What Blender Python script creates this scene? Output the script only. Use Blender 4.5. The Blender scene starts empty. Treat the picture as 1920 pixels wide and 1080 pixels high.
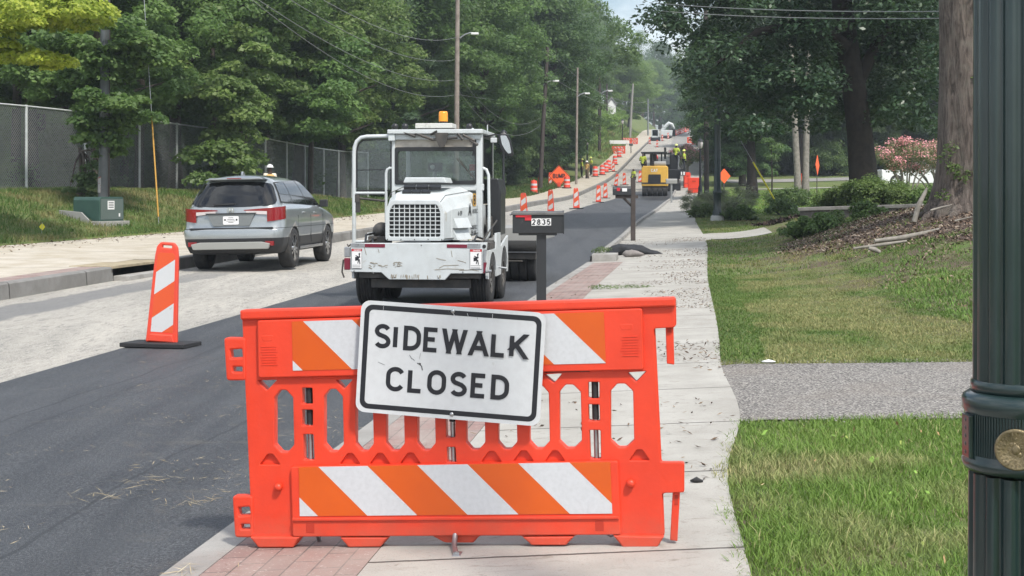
import bpy, bmesh, math, random
import numpy as np
from mathutils import Vector, Matrix, Euler
rnd = random.Random(7)
rng = np.random.default_rng(11)
PI = math.pi
scene = bpy.context.scene
COL = scene.collection
F = 2560.0; EYE = 1.42; HZ = 369.0      # lens of the photograph in its own pixels, eye height, eye level
R = math.radians

# ------------------------------------------------------------------ mesh builder
class MB:
    def __init__(s):
        s.v = []; s.f = []; s.m = []; s.sm = []; s.M = Matrix.Identity(4)
    def add(s, vs, fs, m=0, smooth=False):
        b = len(s.v)
        s.v.extend([tuple(s.M @ Vector(p)) for p in vs])
        for f in fs:
            s.f.append(tuple(b + i for i in f)); s.m.append(m); s.sm.append(smooth)
        return s
    def box(s, c, d, m=0, rot=None):
        x, y, z = d[0]/2, d[1]/2, d[2]/2
        vs = [Vector((i, j, k)) for i in (-x, x) for j in (-y, y) for k in (-z, z)]
        if rot is not None:
            E = Euler(rot).to_matrix(); vs = [E @ p for p in vs]
        c = Vector(c)
        s.add([p + c for p in vs], [(0,1,3,2),(4,6,7,5),(0,4,5,1),(2,3,7,6),(0,2,6,4),(1,5,7,3)], m); return s
    def bx(s, x0, x1, y0, y1, z0, z1, m=0):
        return s.box(((x0+x1)/2, (y0+y1)/2, (z0+z1)/2), (abs(x1-x0), abs(y1-y0), abs(z1-z0)), m)
    def tube(s, pts, r, n=10, m=0, caps=True, smooth=True):
        pts = [Vector(p) for p in pts]; N = len(pts)
        if not hasattr(r, '__len__'): r = [r]*N
        vs = []; prev = None
        for i, p in enumerate(pts):
            t = (pts[min(i+1, N-1)] - pts[max(i-1, 0)]).normalized()
            if prev is None:
                a = Vector((0,0,1)) if abs(t.z) < .9 else Vector((1,0,0))
                u = t.cross(a).normalized()
            else:
                u = (prev - t*prev.dot(t)).normalized()
            prev = u; w = t.cross(u)
            for k in range(n):
                a = 2*PI*k/n
                vs.append(p + (u*math.cos(a) + w*math.sin(a))*r[i])
        fs = [(i*n+k, i*n+(k+1) % n, (i+1)*n+(k+1) % n, (i+1)*n+k) for i in range(N-1) for k in range(n)]
        s.add(vs, fs, m, smooth)
        if caps:
            s.add(vs[:n], [tuple(range(n))[::-1]], m); s.add(vs[-n:], [tuple(range(n))], m)
        return s
    def cyl(s, p0, p1, r0, r1=None, n=16, m=0):
        return s.tube([p0, p1], [r0, r0 if r1 is None else r1], n, m)
    def lathe(s, prof, c=(0,0,0), n=24, m=0, axis='z', smooth=True, flute=None, caps=True):
        vs = []
        for (r, z) in prof:
            for k in range(n):
                a = 2*PI*k/n
                rr = r
                if flute: rr = r*(1 - flute[1]*(0.5+0.5*math.cos(flute[0]*a))**2)
                if axis == 'z': p = (rr*math.cos(a), rr*math.sin(a), z)
                elif axis == 'x': p = (z, rr*math.cos(a), rr*math.sin(a))
                else: p = (rr*math.cos(a), z, rr*math.sin(a))
                vs.append((p[0]+c[0], p[1]+c[1], p[2]+c[2]))
        N = len(prof)
        fs = [(i*n+k, i*n+(k+1) % n, (i+1)*n+(k+1) % n, (i+1)*n+k) for i in range(N-1) for k in range(n)]
        if axis == 'y': fs = [f[::-1] for f in fs]
        s.add(vs, fs, m, smooth)
        if caps and prof[0][0] > 1e-5: s.add(vs[:n], [tuple(range(n))[::-1] if axis != 'y' else tuple(range(n))], m)
        if caps and prof[-1][0] > 1e-5: s.add(vs[-n:], [tuple(range(n)) if axis != 'y' else tuple(range(n))[::-1]], m)
        return s
    def sphere(s, c, r, sc=(1,1,1), n=14, m=0):
        prof = [(r*math.sin(PI*i/8), -r*math.cos(PI*i/8)) for i in range(9)]
        vs = []; fs = []
        for (rr, z) in prof:
            rr = max(rr, 1e-4)
            for k in range(n):
                a = 2*PI*k/n
                vs.append((c[0]+rr*math.cos(a)*sc[0], c[1]+rr*math.sin(a)*sc[1], c[2]+z*sc[2]))
        for i in range(8):
            for k in range(n): fs.append((i*n+k, i*n+(k+1) % n, (i+1)*n+(k+1) % n, (i+1)*n+k))
        return s.add(vs, fs, m, True)
    def prism(s, poly, a, b, axis='y', m=0, m_side=None):
        """poly in 2-D: axis y -> (x,z); axis x -> (y,z); axis z -> (x,y)"""
        n = len(poly)
        def P(q, t):
            if axis == 'y': return (q[0], t, q[1])
            if axis == 'x': return (t, q[0], q[1])
            return (q[0], q[1], t)
        vs = [P(q, a) for q in poly] + [P(q, b) for q in poly]
        ar = sum(poly[i][0]*poly[(i+1) % n][1]-poly[(i+1) % n][0]*poly[i][1] for i in range(n))
        flip = (ar > 0) ^ (axis == 'y') ^ (b < a)
        f1 = tuple(range(n)); f2 = tuple(range(n, 2*n))
        if flip: f1 = f1[::-1]
        else: f2 = f2[::-1]
        sd = [(i, (i+1) % n, n+(i+1) % n, n+i) for i in range(n)]
        if not flip: sd = [q[::-1] for q in sd]
        s.add(vs, [f1, f2], m); s.add(vs, sd, m if m_side is None else m_side)
        return s
    def mesh(s, name):
        me = bpy.data.meshes.new(name); me.from_pydata(s.v, [], s.f)
        me.polygons.foreach_set('material_index', s.m)
        me.polygons.foreach_set('use_smooth', s.sm)
        me.update(); return me
    def build(s, name, mats, parent=None, bevel=0, seg=2, **kw):
        me = s.mesh(name)
        for m_ in (mats if isinstance(mats, (list, tuple)) else [mats]): me.materials.append(m_)
        o = bpy.data.objects.new(name, me); COL.objects.link(o)
        if parent is not None: o.parent = parent
        if bevel:
            bm = bmesh.new(); bm.from_mesh(me)
            bmesh.ops.remove_doubles(bm, verts=bm.verts, dist=1e-5); bm.to_mesh(me); bm.free()
            md = o.modifiers.new('bevel', 'BEVEL'); md.width = bevel; md.segments = seg
            md.limit_method = 'ANGLE'; md.angle_limit = R(35)
        tag(o, **kw)
        return o

def tag(o, label=None, cat=None, group=None, kind=None):
    if label: o['label'] = label
    if cat: o['category'] = cat
    if group: o['group'] = group
    if kind: o['kind'] = kind
    return o
def thing(name, label, cat, loc=(0,0,0), rz=0, group=None):
    o = bpy.data.objects.new(name, None); COL.objects.link(o)
    o.location = loc; o.rotation_euler = (0, 0, rz); o.empty_display_size = .2
    return tag(o, label, cat, group)
def kids(o): return [c for c in bpy.data.objects if c.parent == o]
def dup(root, loc, rz, label=None, scale=None, group=None):
    def cp(o, par):
        c = o.copy(); COL.objects.link(c); c.parent = par
        for ch in kids(o): cp(ch, c)
        return c
    ch0 = kids(root)
    r = root.copy(); COL.objects.link(r); r.location = loc; r.rotation_euler = (root.rotation_euler.x, root.rotation_euler.y, rz)
    if label: r['label'] = label
    if group: r['group'] = group
    if scale is not None: r.scale = scale if hasattr(scale, '__len__') else (scale,)*3
    for ch in ch0: cp(ch, r)
    return r
def bake(o):
    """turn the modifiers of o into plain mesh"""
    dg = bpy.context.evaluated_depsgraph_get(); dg.update()
    me = bpy.data.meshes.new_from_object(o.evaluated_get(dg))
    o.modifiers.clear(); o.data = me
    return o
def fast(name, V, Fq, mats, col=None, parent=None, smooth=False, midx=None, uv=None):
    V = np.asarray(V, dtype=np.float32); Fq = np.asarray(Fq, dtype=np.int32); k = Fq.shape[1]
    me = bpy.data.meshes.new(name)
    me.vertices.add(len(V)); me.vertices.foreach_set('co', V.ravel())
    me.loops.add(Fq.size); me.loops.foreach_set('vertex_index', Fq.ravel())
    me.polygons.add(len(Fq))
    me.polygons.foreach_set('loop_start', np.arange(0, Fq.size, k, dtype=np.int32))
    me.polygons.foreach_set('loop_total', np.full(len(Fq), k, dtype=np.int32))
    if midx is not None: me.polygons.foreach_set('material_index', np.asarray(midx, dtype=np.int32))
    me.update(calc_edges=True)
    me.polygons.foreach_set('use_smooth', np.full(len(Fq), smooth))
    if col is not None:
        at = me.color_attributes.new('lv', 'FLOAT_COLOR', 'POINT')
        c = np.ones((len(V), 4), dtype=np.float32); c[:, :col.shape[1]] = col
        at.data.foreach_set('color', c.ravel())
    if uv is not None:
        ul = me.uv_layers.new(name='UVMap'); uv = np.asarray(uv, dtype=np.float32)
        ul.data.foreach_set('uv', uv[Fq.ravel()].ravel())
    for m_ in (mats if isinstance(mats, (list, tuple)) else [mats]): me.materials.append(m_)
    o = bpy.data.objects.new(name, me); COL.objects.link(o)
    if parent is not None: o.parent = parent
    return o

# ------------------------------------------------------------------ materials
class NT:
    def __init__(s, name):
        s.mat = bpy.data.materials.new(name); s.mat.use_nodes = True
        s.t = s.mat.node_tree; s.t.nodes.clear()
        s.out = s.n('ShaderNodeOutputMaterial'); s.b = s.n('ShaderNodeBsdfPrincipled')
        s.l(s.b.outputs[0], s.out.inputs[0])
    def n(s, typ, **kw):
        x = s.t.nodes.new(typ)
        for k, v in kw.items(): setattr(x, k, v)
        return x
    def l(s, a, b): s.t.links.new(a, b)
    def coord(s, kind='Object'):
        if kind == 'World': return s.n('ShaderNodeNewGeometry').outputs['Position']
        return s.n('ShaderNodeTexCoord').outputs[kind]
    def noise(s, vec, scale, detail=4, rough=.55, dist=0, sc=None):
        if sc is not None:
            mp = s.n('ShaderNodeMapping'); mp.inputs['Scale'].default_value = sc; s.l(vec, mp.inputs[0]); vec = mp.outputs[0]
        x = s.n('ShaderNodeTexNoise'); s.l(vec, x.inputs['Vector'])
        x.inputs['Scale'].default_value = scale; x.inputs['Detail'].default_value = detail
        x.inputs['Roughness'].default_value = rough; x.inputs['Distortion'].default_value = dist
        return x.outputs['Fac']
    def ramp(s, fac, a, b, lo=0., hi=1.):
        x = s.n('ShaderNodeMapRange'); x.clamp = True; s.l(fac, x.inputs[0])
        x.inputs[1].default_value = a; x.inputs[2].default_value = b; x.inputs[3].default_value = lo; x.inputs[4].default_value = hi
        return x.outputs[0]
    def mix(s, fac, a, b, mode='MIX'):
        x = s.n('ShaderNodeMix'); x.data_type = 'RGBA'; x.blend_type = mode
        for sock, v in ((x.inputs[0], fac), (x.inputs[6], a), (x.inputs[7], b)):
            if isinstance(v, bpy.types.NodeSocket): s.l(v, sock)
            elif isinstance(v, (int, float)): sock.default_value = v
            else: sock.default_value = (*v, 1)
        return x.outputs[2]
    def math(s, op, a, b=None, c=None):
        x = s.n('ShaderNodeMath'); x.operation = op
        for i, v in enumerate((a, b, c)):
            if v is None: continue
            if isinstance(v, bpy.types.NodeSocket): s.l(v, x.inputs[i])
            else: x.inputs[i].default_value = v
        return x.outputs[0]
    def bump(s, h, strength=.3, dist=.01):
        x = s.n('ShaderNodeBump'); s.l(h, x.inputs['Height'])
        x.inputs['Strength'].default_value = strength; x.inputs['Distance'].default_value = dist
        s.l(x.outputs[0], s.b.inputs['Normal'])
    def base(s, c):
        if isinstance(c, bpy.types.NodeSocket): s.l(c, s.b.inputs['Base Color'])
        else: s.b.inputs['Base Color'].default_value = (*c, 1)
    def rough(s, r):
        if isinstance(r, bpy.types.NodeSocket): s.l(r, s.b.inputs['Roughness'])
        else: s.b.inputs['Roughness'].default_value = r

def M(name, c, rough=.5, metal=0, c2=None, sc=6, lo=.4, hi=.7, bump=0, bsc=40, coat=0, coord='Object', trans=0, spec=.5, dirt=None, dsc=3, dlo=.55, dhi=.75):
    t = NT(name)
    col = c
    if c2 is not None or bump or dirt is not None: v = t.coord(coord)
    if c2 is not None: col = t.mix(t.ramp(t.noise(v, sc, 5, .6), lo, hi), c, c2)
    if dirt is not None: col = t.mix(t.ramp(t.noise(v, dsc, 8, .7, .6), dlo, dhi), col, dirt)
    t.base(col); t.rough(rough)
    t.b.inputs['Metallic'].default_value = metal
    t.b.inputs['Specular IOR Level'].default_value = spec
    if coat: t.b.inputs['Coat Weight'].default_value = coat; t.b.inputs['Coat Roughness'].default_value = .05
    if trans: t.b.inputs['Transmission Weight'].default_value = trans
    if bump: t.bump(t.noise(v, bsc, 4), bump, .01)
    return t.mat

def glass_mat(name, tint=(.5,.55,.55), alpha=.5, rough=.02):
    """thin tinted sheet: mirror-like gloss over a see-through tint"""
    t = NT(name); t.t.nodes.remove(t.b)
    tr = t.n('ShaderNodeBsdfTransparent'); tr.inputs[0].default_value = (*tint, 1)
    df = t.n('ShaderNodeBsdfDiffuse'); df.inputs[0].default_value = (*[x*.25 for x in tint], 1)
    gl = t.n('ShaderNodeBsdfGlossy'); gl.inputs['Roughness'].default_value = rough; gl.inputs[0].default_value = (.9,.95,1,1)
    m1 = t.n('ShaderNodeMixShader'); m1.inputs[0].default_value = alpha; t.l(df.outputs[0], m1.inputs[1]); t.l(tr.outputs[0], m1.inputs[2])
    lw = t.n('ShaderNodeFresnel'); lw.inputs[0].default_value = 1.55
    m2 = t.n('ShaderNodeMixShader'); t.l(lw.outputs[0], m2.inputs[0]); t.l(m1.outputs[0], m2.inputs[1]); t.l(gl.outputs[0], m2.inputs[2])
    t.l(m2.outputs[0], t.out.inputs[0]); return t.mat

def leaf_mat(name, dark, light, rough=.5, trans=.35, attr=True):
    t = NT(name)
    a = t.n('ShaderNodeAttribute'); a.attribute_name = 'lv'
    sep = t.n('ShaderNodeSeparateColor'); t.l(a.outputs['Color'], sep.inputs[0])
    oi = t.n('ShaderNodeObjectInfo')
    f = t.math('ADD', t.math('MULTIPLY', sep.outputs[0], .6), t.math('MULTIPLY', sep.outputs[1], .4))
    c = t.mix(f, dark, light)
    hv = t.n('ShaderNodeHueSaturation'); t.l(c, hv.inputs['Color'])
    t.l(t.ramp(oi.outputs['Random'], 0, 1, .475, .505), hv.inputs['Hue'])
    t.l(t.ramp(t.math('FRACT', t.math('MULTIPLY', oi.outputs['Random'], 7.3)), 0, 1, .85, 1.3), hv.inputs['Value'])
    c = hv.outputs[0]
    t.base(c); t.rough(rough); t.b.inputs['Specular IOR Level'].default_value = .35
    tl = t.n('ShaderNodeBsdfTranslucent'); t.l(t.mix(.5, c, (.20,.36,.09)), tl.inputs[0])
    mx = t.n('ShaderNodeMixShader'); mx.inputs[0].default_value = trans
    t.l(t.b.outputs[0], mx.inputs[1]); t.l(tl.outputs[0], mx.inputs[2]); t.l(mx.outputs[0], t.out.inputs[0])
    return t.mat

K = {}
K['orange'] = M('orange_plastic', (.70,.050,.018), .42, c2=(.63,.043,.016), sc=5, bump=.06, bsc=60, dirt=(.55,.10,.06), dsc=6, dlo=.60, dhi=.8)
K['orange_far'] = M('faded_orange_plastic', (.72,.065,.03), .5, c2=(.60,.06,.035), sc=4)
def _wear():
    t = NT('worn_orange_plastic'); v = t.coord('Object'); c = t.mix(t.ramp(t.noise(v, 5, 5, .6), .4, .7), (.70,.050,.018), (.62,.042,.016))
    sp = t.n('ShaderNodeSeparateXYZ'); t.l(v, sp.inputs[0])
    low = t.ramp(t.math('ADD', sp.outputs[2], t.math('MULTIPLY', t.noise(v, 9, 5, .7), .3)), .10, .30, 1, 0)
    c = t.mix(t.math('MULTIPLY', low, .5), c, (.30,.12,.08))
    c = t.mix(t.ramp(t.noise(v, 22, 6, .8, 1.5), .62, .70, 0, .55), c, (.40,.13,.09))
    c = t.mix(t.ramp(t.noise(v, 1.0, 6, .8, .4, sc=(40,40,5)), .66, .72, 0, .5), c, (.80,.30,.24))
    t.base(c); t.rough(t.ramp(t.noise(v, 12, 4), .3, .7, .34, .55)); t.bump(t.noise(v, 60, 3), .07, .01); return t.mat
K['orange'] = _wear()
K['sheet_orange'] = M('orange_sheeting', (.60,.095,.008), .35, c2=(.55,.082,.008), sc=3)
K['sheet_white'] = M('white_sheeting', (.54,.55,.575), .3, c2=(.49,.50,.52), sc=60, bump=.05, bsc=300)
K['sheet_white_worn'] = M('worn_white_sheeting', (.54,.55,.56), .4, dirt=(.3,.3,.28), dsc=14, dlo=.62, dhi=.68)
K['sheet_orange_worn'] = M('worn_orange_sheeting', (.64,.085,.022), .4, dirt=(.5,.07,.02), dsc=10, dlo=.6, dhi=.7)
K['black'] = M('black_rubber', (.018,.018,.02), .75, bump=.2, bsc=50)
K['blackp'] = M('black_paint', (.015,.016,.018), .35)
K['steel'] = M('galvanised_steel', (.42,.43,.44), .4, metal=.85, c2=(.3,.31,.32), sc=12)
K['signwhite'] = M('sign_white', (.57,.585,.60), .38, c2=(.53,.54,.555), sc=30, dirt=(.36,.35,.33), dsc=9, dlo=.68, dhi=.78)
K['signblack'] = M('sign_black', (.012,.013,.018), .4)
K['lampgreen'] = M('dark_green_enamel', (.010,.024,.024), .28, c2=(.014,.03,.03), sc=9, coat=.3, dirt=(.05,.065,.06), dsc=26, dlo=.7, dhi=.76)
K['brass'] = M('aged_brass', (.25,.20,.115), .48, metal=.7, c2=(.13,.105,.065), sc=25, bump=.5, bsc=50)
K['wpaint'] = M('dirty_white_paint', (.53,.565,.575), .4, c2=(.46,.485,.49), sc=4, dirt=(.38,.35,.3), dsc=5, dlo=.62, dhi=.74, bump=.05, bsc=12)
K['beige'] = M('sun_worn_visor', (.48,.45,.40), .6, c2=(.33,.29,.25), sc=5)
K['tyre'] = M('tyre_rubber', (.022,.022,.023), .82, c2=(.06,.056,.05), sc=7, lo=.5, hi=.8)
K['greyframe'] = M('grey_frame_paint', (.17,.17,.165), .6, dirt=(.07,.06,.05), dsc=6, dlo=.5, dhi=.7)
K['darkmetal'] = M('dark_greasy_metal', (.035,.034,.033), .55, c2=(.08,.07,.06), sc=6)
K['glass'] = glass_mat('cab_glass', (.75,.8,.78), .93)
K['glass_dark'] = M('tinted_car_glass', (.004,.005,.006), .03, spec=.6)
K['galv'] = M('dull_galvanised_tube', (.50,.52,.52), .6, c2=(.40,.42,.42), sc=5)
K['polegrey'] = M('grey_pole_metal', (.10,.11,.115), .45, c2=(.075,.08,.085), sc=3, metal=.3)
K['mirror'] = M('mirror_glass', (.42,.44,.45), .12, metal=1)
K['amber'] = M('amber_lens', (.75,.28,.02), .25)
K['red'] = M('red_lens', (.21,.008,.012), .15, coat=.5)
K['redpaint'] = M('red_paint', (.5,.02,.03), .45)
K['maroon'] = M('maroon_reflector', (.16,.012,.03), .35)
K['lens'] = M('clear_lens', (.55,.5,.5), .15, coat=.5)
K['silver'] = None
K['wood'] = M('weathered_pole_wood', (.27,.23,.20), .85, c2=(.17,.14,.12), sc=3, bump=.4, bsc=20)
K['woodred'] = M('brown_painted_wood', (.055,.042,.036), .7, c2=(.035,.028,.025), sc=6)
K['concrete'] = M('cast_concrete', (.34,.33,.31), .85, c2=(.24,.23,.21), sc=4, bump=.3, bsc=60, coord='World')
K['green_box'] = M('green_enclosure_paint', (.022,.06,.048), .5, c2=(.03,.075,.06), sc=3)
K['grey_plate'] = M('grey_side_plate', (.26,.26,.25), .7)
K['yellow'] = M('machine_yellow', (.70,.42,.07), .45, c2=(.62,.36,.06), sc=5)
K['flag'] = M('yellow_marker_plastic', (.75,.68,.03), .5)
K['guard'] = M('yellow_guard_plastic', (.48,.27,.05), .5)
K['guard2'] = M('bright_yellow_guard', (.78,.70,.04), .5)
K['hivis'] = M('hi_vis_yellow', (.42,.52,.05), .8, c2=(.30,.36,.05), sc=9)
K['hivis_or'] = M('hi_vis_pale_orange', (.55,.36,.12), .8, c2=(.38,.24,.09), sc=9)
K['skin'] = M('dark_skin', (.06,.032,.022), .5)
K['skin2'] = M('tan_skin', (.3,.17,.11), .5)
K['cloth_dark'] = M('dark_trousers', (.02,.022,.03), .85)
K['cloth_tan'] = M('tan_trousers', (.16,.12,.08), .85)
K['cloth_white'] = M('cream_shirt', (.62,.58,.48), .85)
K['hatwhite'] = M('white_hard_hat', (.8,.8,.8), .3)
K['hatyellow'] = M('lime_hard_hat', (.7,.75,.2), .35)
K['label_white'] = M('white_label', (.72,.72,.72), .5)
K['mailbox'] = M('black_mailbox_enamel', (.022,.024,.027), .38, dirt=(.07,.07,.07), dsc=12, dlo=.6, dhi=.8)

# ------------------------------------------------------------------ stroke lettering
GL = {}
def arc(cx, cy, rx, ry, a0, a1, n=10):
    return [(cx+rx*math.cos(R(a0+(a1-a0)*i/n)), cy+ry*math.sin(R(a0+(a1-a0)*i/n))) for i in range(n+1)]
GL['I'] = (.16, [[(0,0),(0,1)]])
GL['L'] = (.52, [[(0,1),(0,0),(.5,0)]])
GL['E'] = (.54, [[(.52,1),(0,1),(0,0),(.52,0)], [(0,.52),(.42,.52)]])
GL['F'] = (.52, [[(.5,1),(0,1),(0,0)], [(0,.52),(.4,.52)]])
GL['D'] = (.6, [[(0,0),(0,1),(.22,1)] + arc(.22,.62,.38,.38,90,0,6)[1:] + arc(.22,.38,.38,.38,0,-90,6) + [(0,0)]])
GL['O'] = (.64, [arc(.32,.66,.32,.34,0,180,10) + arc(.32,.34,.32,.34,180,360,10) + [(.64,.66)]])
GL['C'] = (.62, [arc(.32,.68,.32,.32,25,180,9) + arc(.32,.32,.32,.32,180,335,9)])
GL['S'] = (.58, [arc(.3,.75,.27,.25,25,180,8) + arc(.3,.76,.27,.23,180,235,3)[1:] + [(.42,.47)] + arc(.3,.24,.28,.24,40,-155,11)])
GL['W'] = (.92, [[(0,1),(.22,0)],[(.22,0),(.46,1)],[(.46,1),(.70,0)],[(.70,0),(.92,1)]])
GL['A'] = (.68, [[(0,0),(.34,1)],[(.34,1),(.68,0)], [(.14,.27),(.54,.27)]])
GL['K'] = (.6, [[(0,0),(0,1)], [(.55,1),(.03,.4)], [(.19,.58),(.6,0)]])
GL['B'] = (.56, [[(0,0),(0,1),(.28,1)] + arc(.28,.76,.24,.24,90,-90,8)[1:] + [(0,.52)], [(.28,.52)] + arc(.28,.26,.28,.26,90,-90,8)[1:] + [(0,0)]])
GL['U'] = (.6, [[(0,1),(0,.3)] + arc(.3,.3,.3,.3,180,360,9)[1:] + [(.6,1)]])
GL['M'] = (.74, [[(0,0),(0,1)],[(0,1),(.37,.15)],[(.37,.15),(.74,1)],[(.74,1),(.74,0)]])
GL['P'] = (.56, [[(0,0),(0,1),(.3,1)] + arc(.3,.74,.26,.26,90,-90,8)[1:] + [(0,.48)]])
GL['T'] = (.56, [[(0,1),(.56,1)], [(.28,1),(.28,0)]])
GL['R'] = (.58, [[(0,0),(0,1),(.3,1)] + arc(.3,.75,.25,.25,90,-90,8)[1:] + [(0,.5)], [(.3,.5),(.58,0)]])
GL['-'] = (.3, [[(0,.5),(.3,.5)]])
GL['G'] = (.64, [arc(.32,.68,.32,.32,30,180,9) + arc(.32,.32,.32,.32,180,360,9) + [(.64,.48),(.36,.48)]])
GL['N'] = (.62, [[(0,0),(0,1),(.62,0),(.62,1)]])
GL['0'] = (.56, [arc(.28,.7,.28,.3,0,180,8) + arc(.28,.3,.28,.3,180,360,8) + [(.56,.7)]])
GL['1'] = (.3, [[(0,.8),(.18,1),(.18,0)]])
GL['2'] = (.56, [arc(.28,.72,.27,.28,170,-30,9) + [(0,0),(.56,0)]])
GL['3'] = (.56, [arc(.26,.76,.25,.24,160,-80,9), arc(.26,.27,.29,.27,85,-165,10)])
GL['5'] = (.56, [[(.5,1),(.06,1),(.02,.55)] + arc(.26,.32,.29,.32,120,-160,10)])
GL['6'] = (.56, [arc(.3,.3,.27,.3,0,360,14), arc(.36,.38,.34,.62,190,95,7)])
GL['8'] = (.56, [arc(.28,.76,.23,.24,0,360,12), arc(.28,.27,.28,.27,0,360,12)])
GL['9'] = (.56, [arc(.27,.7,.27,.3,0,360,14), arc(.2,.62,.34,.62,10,-85,7)])
GL[' '] = (.3, [])
def text_strokes(txt, h, sw, gap=.2, sx=1.):
    out = []; x = 0
    for ch in txt:
        w, st = GL[ch]
        for s_ in st: out.append([((x+p[0]*sx)*h, p[1]*h) for p in s_])
        x += w*sx + gap
    tot = (x-gap)*h
    return out, tot
def ribbon(mb, pts, sw, y, m=0, dy=.002, diag=None):
    """flat-ended stroke of width sw in the local XZ plane, facing -Y"""
    P_ = [Vector(p) for p in pts]; n = len(P_); L_ = []; R_ = []
    if n == 2 and diag is not None:
        a, b = P_; up = Vector((-math.sin(diag), math.cos(diag))); rt = Vector((up.y, -up.x)); d = (b-a).normalized(); s_ = d.dot(up)
        if abs(d.dot(rt)) > .08 and abs(s_) > .5:
            hw = rt*(sw/2/abs(s_)); e = d*(sw/2/abs(s_))
            vs = [(p.x, y, p.y) for p in (a-e-hw, a-e+hw, b+e+hw, b+e-hw)]
            mb.add(vs, [(0,1,2,3) if s_ > 0 else (3,2,1,0)], m); return
    closed = (P_[0]-P_[-1]).length < 1e-6
    for i in range(n):
        if closed: a = P_[(i-1) % (n-1)]; b = P_[(i+1) % (n-1)] if i < n-1 else P_[1]
        else: a = P_[max(i-1, 0)]; b = P_[min(i+1, n-1)]
        d1 = (P_[i]-a); d2 = (b-P_[i])
        if d1.length < 1e-9: d1 = d2
        if d2.length < 1e-9: d2 = d1
        d1 = d1.normalized(); d2 = d2.normalized(); n1 = Vector((-d1.y, d1.x)); n2 = Vector((-d2.y, d2.x))
        bis = (n1+n2)
        if bis.length < .3: bis = n1
        bis = bis.normalized(); k = min(1/max(bis.dot(n1), .3), 2.2)
        L_.append(P_[i]+bis*sw/2*k); R_.append(P_[i]-bis*sw/2*k)
    vs = [(p.x, y, p.y) for p in L_] + [(p.x, y, p.y) for p in R_]
    fs = [(i, i+1, n+i+1, n+i) for i in range(n-1)]
    mb.add(vs, fs, m)
    mb.add([(v[0], v[1]+dy, v[2]) for v in vs], [f[::-1] for f in fs], m)
def write(mb, txt, cx, cz, h, sw, y, m=0, gap=.2, sx=1., rot=0, left=False):
    st, w = text_strokes(txt, h, sw, gap, sx); k = 0
    for s_ in st:
        q = []
        for (a, b) in s_:
            a -= 0 if left else w/2; b -= h/2
            q.append((cx + a*math.cos(rot) - b*math.sin(rot), cz + a*math.sin(rot) + b*math.cos(rot)))
        ribbon(mb, q, sw, y - .0003*k, m, dy=.0001, diag=rot); k += 1
# ------------------------------------------------------------------ shape of the street
def interp(tab):
    xs = np.array([a for a, b in tab], float); ys = np.array([b for a, b in tab], float)
    # monotone-ish cubic (Catmull slopes, limited)
    d = np.diff(ys)/np.diff(xs); m = np.zeros_like(xs); m[0] = d[0]; m[-1] = d[-1]
    for i in range(1, len(xs)-1):
        m[i] = 0 if d[i-1]*d[i] < 0 else (d[i-1]*(xs[i+1]-xs[i])+d[i]*(xs[i]-xs[i-1]))/(xs[i+1]-xs[i-1])
    def f(x):
        x = np.asarray(x, float); xc = np.clip(x, xs[0], xs[-1])
        i = np.clip(np.searchsorted(xs, xc, side='right')-1, 0, len(xs)-2)
        h = xs[i+1]-xs[i]; t = (xc-xs[i])/h
        y = (2*t**3-3*t**2+1)*ys[i]+(t**3-2*t**2+t)*h*m[i]+(-2*t**3+3*t**2)*ys[i+1]+(t**3-t**2)*h*m[i+1]
        return y if y.ndim else float(y)
    return f
P = interp([(-60,0),(0,0),(22,0),(30,.06),(40,.22),(50,.44),(60,.68),(80,1.10),(100,1.46),(115,2.15),(130,3.1),(150,4.8),(170,6.5),(215,9.6),(244,11.6),(290,15.4),(330,17.5),(420,18),(700,14),(1500,8)])
xR = interp([(-60,-8.8),(0,-2.02),(5.5,-1.37),(9,-.95),(19.9,.25),(29.5,1.6),(40,3.1),(52,4.73),(66,6.9),(85,9.6),(101,11.8),(125,15.2),(150,19),(215,27.3),(250,32),(290,38),(400,56),(1500,230)])
xL = interp([(-60,-16.8),(0,-9.9),(21.1,-7.95),(25.8,-7.5),(42,-5.1),(63,-1.0),(78,1.2),(100,4.4),(116,6.9),(130,9.3),(151,12.5),(173,15.6),(215,21),(250,25.5),(290,31),(400,49),(1500,223)])
xG = interp([(-60,-23),(0,-17),(34,-12.8),(42,-10.2),(52,-7.2),(88,-.4),(100,1.5),(116,4.1),(130,6.4),(151,9.8),(173,12.8),(215,18.2),(290,28),(400,46),(1500,220)])
xE = interp([(-60,-4.5),(0,.35),(5.1,.89),(7.1,1.12),(8.5,1.42),(11.5,1.76),(13.3,2.02),(23,3.3),(38,5.4),(49.5,6.7),(79,10.5),(104,14.2),(125,17.2),(150,21.3),(215,29.5),(290,41),(400,58.5),(1500,233)])
xM = interp([(-60,-12),(0,-5.3),(11.4,-4.35),(18.2,-3.65),(24.6,-2.95),(45,-.4),(65,2.5),(98,7.3),(114,9.8)])
Rl = interp([(-60,1.1),(45,1.12),(62,.68),(81,-.1),(100,0),(130,.4),(170,2),(260,4.5),(400,5),(1500,0)])
def sst(t): t = np.clip(t, 0, 1); return t*t*(3-2*t)
def H(X, Y):
    """height of the open ground (lawns, verges, woods floor)"""
    X = np.asarray(X, float); Y = np.asarray(Y, float)
    z = P(Y)
    t = X - xE(Y)
    right = .02 + sst(t/4.5)*(1.28*np.exp(-((X-10.2)/4.6)**2-((Y-27)/9.5)**2)) + sst(t/3)*.75*np.exp(-((X-11.2)/3.2)**2-((Y-40.5)/5.5)**2) + sst((t-2)/25)*.5*sst((Y-40)/60)
    w = xG(Y) - X
    left = .12 + Rl(Y)*sst(w/6.5) + sst((w-20)/80)*3
    return z + np.where(t > 0, right, np.where(w > 0, left, 0))
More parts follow.
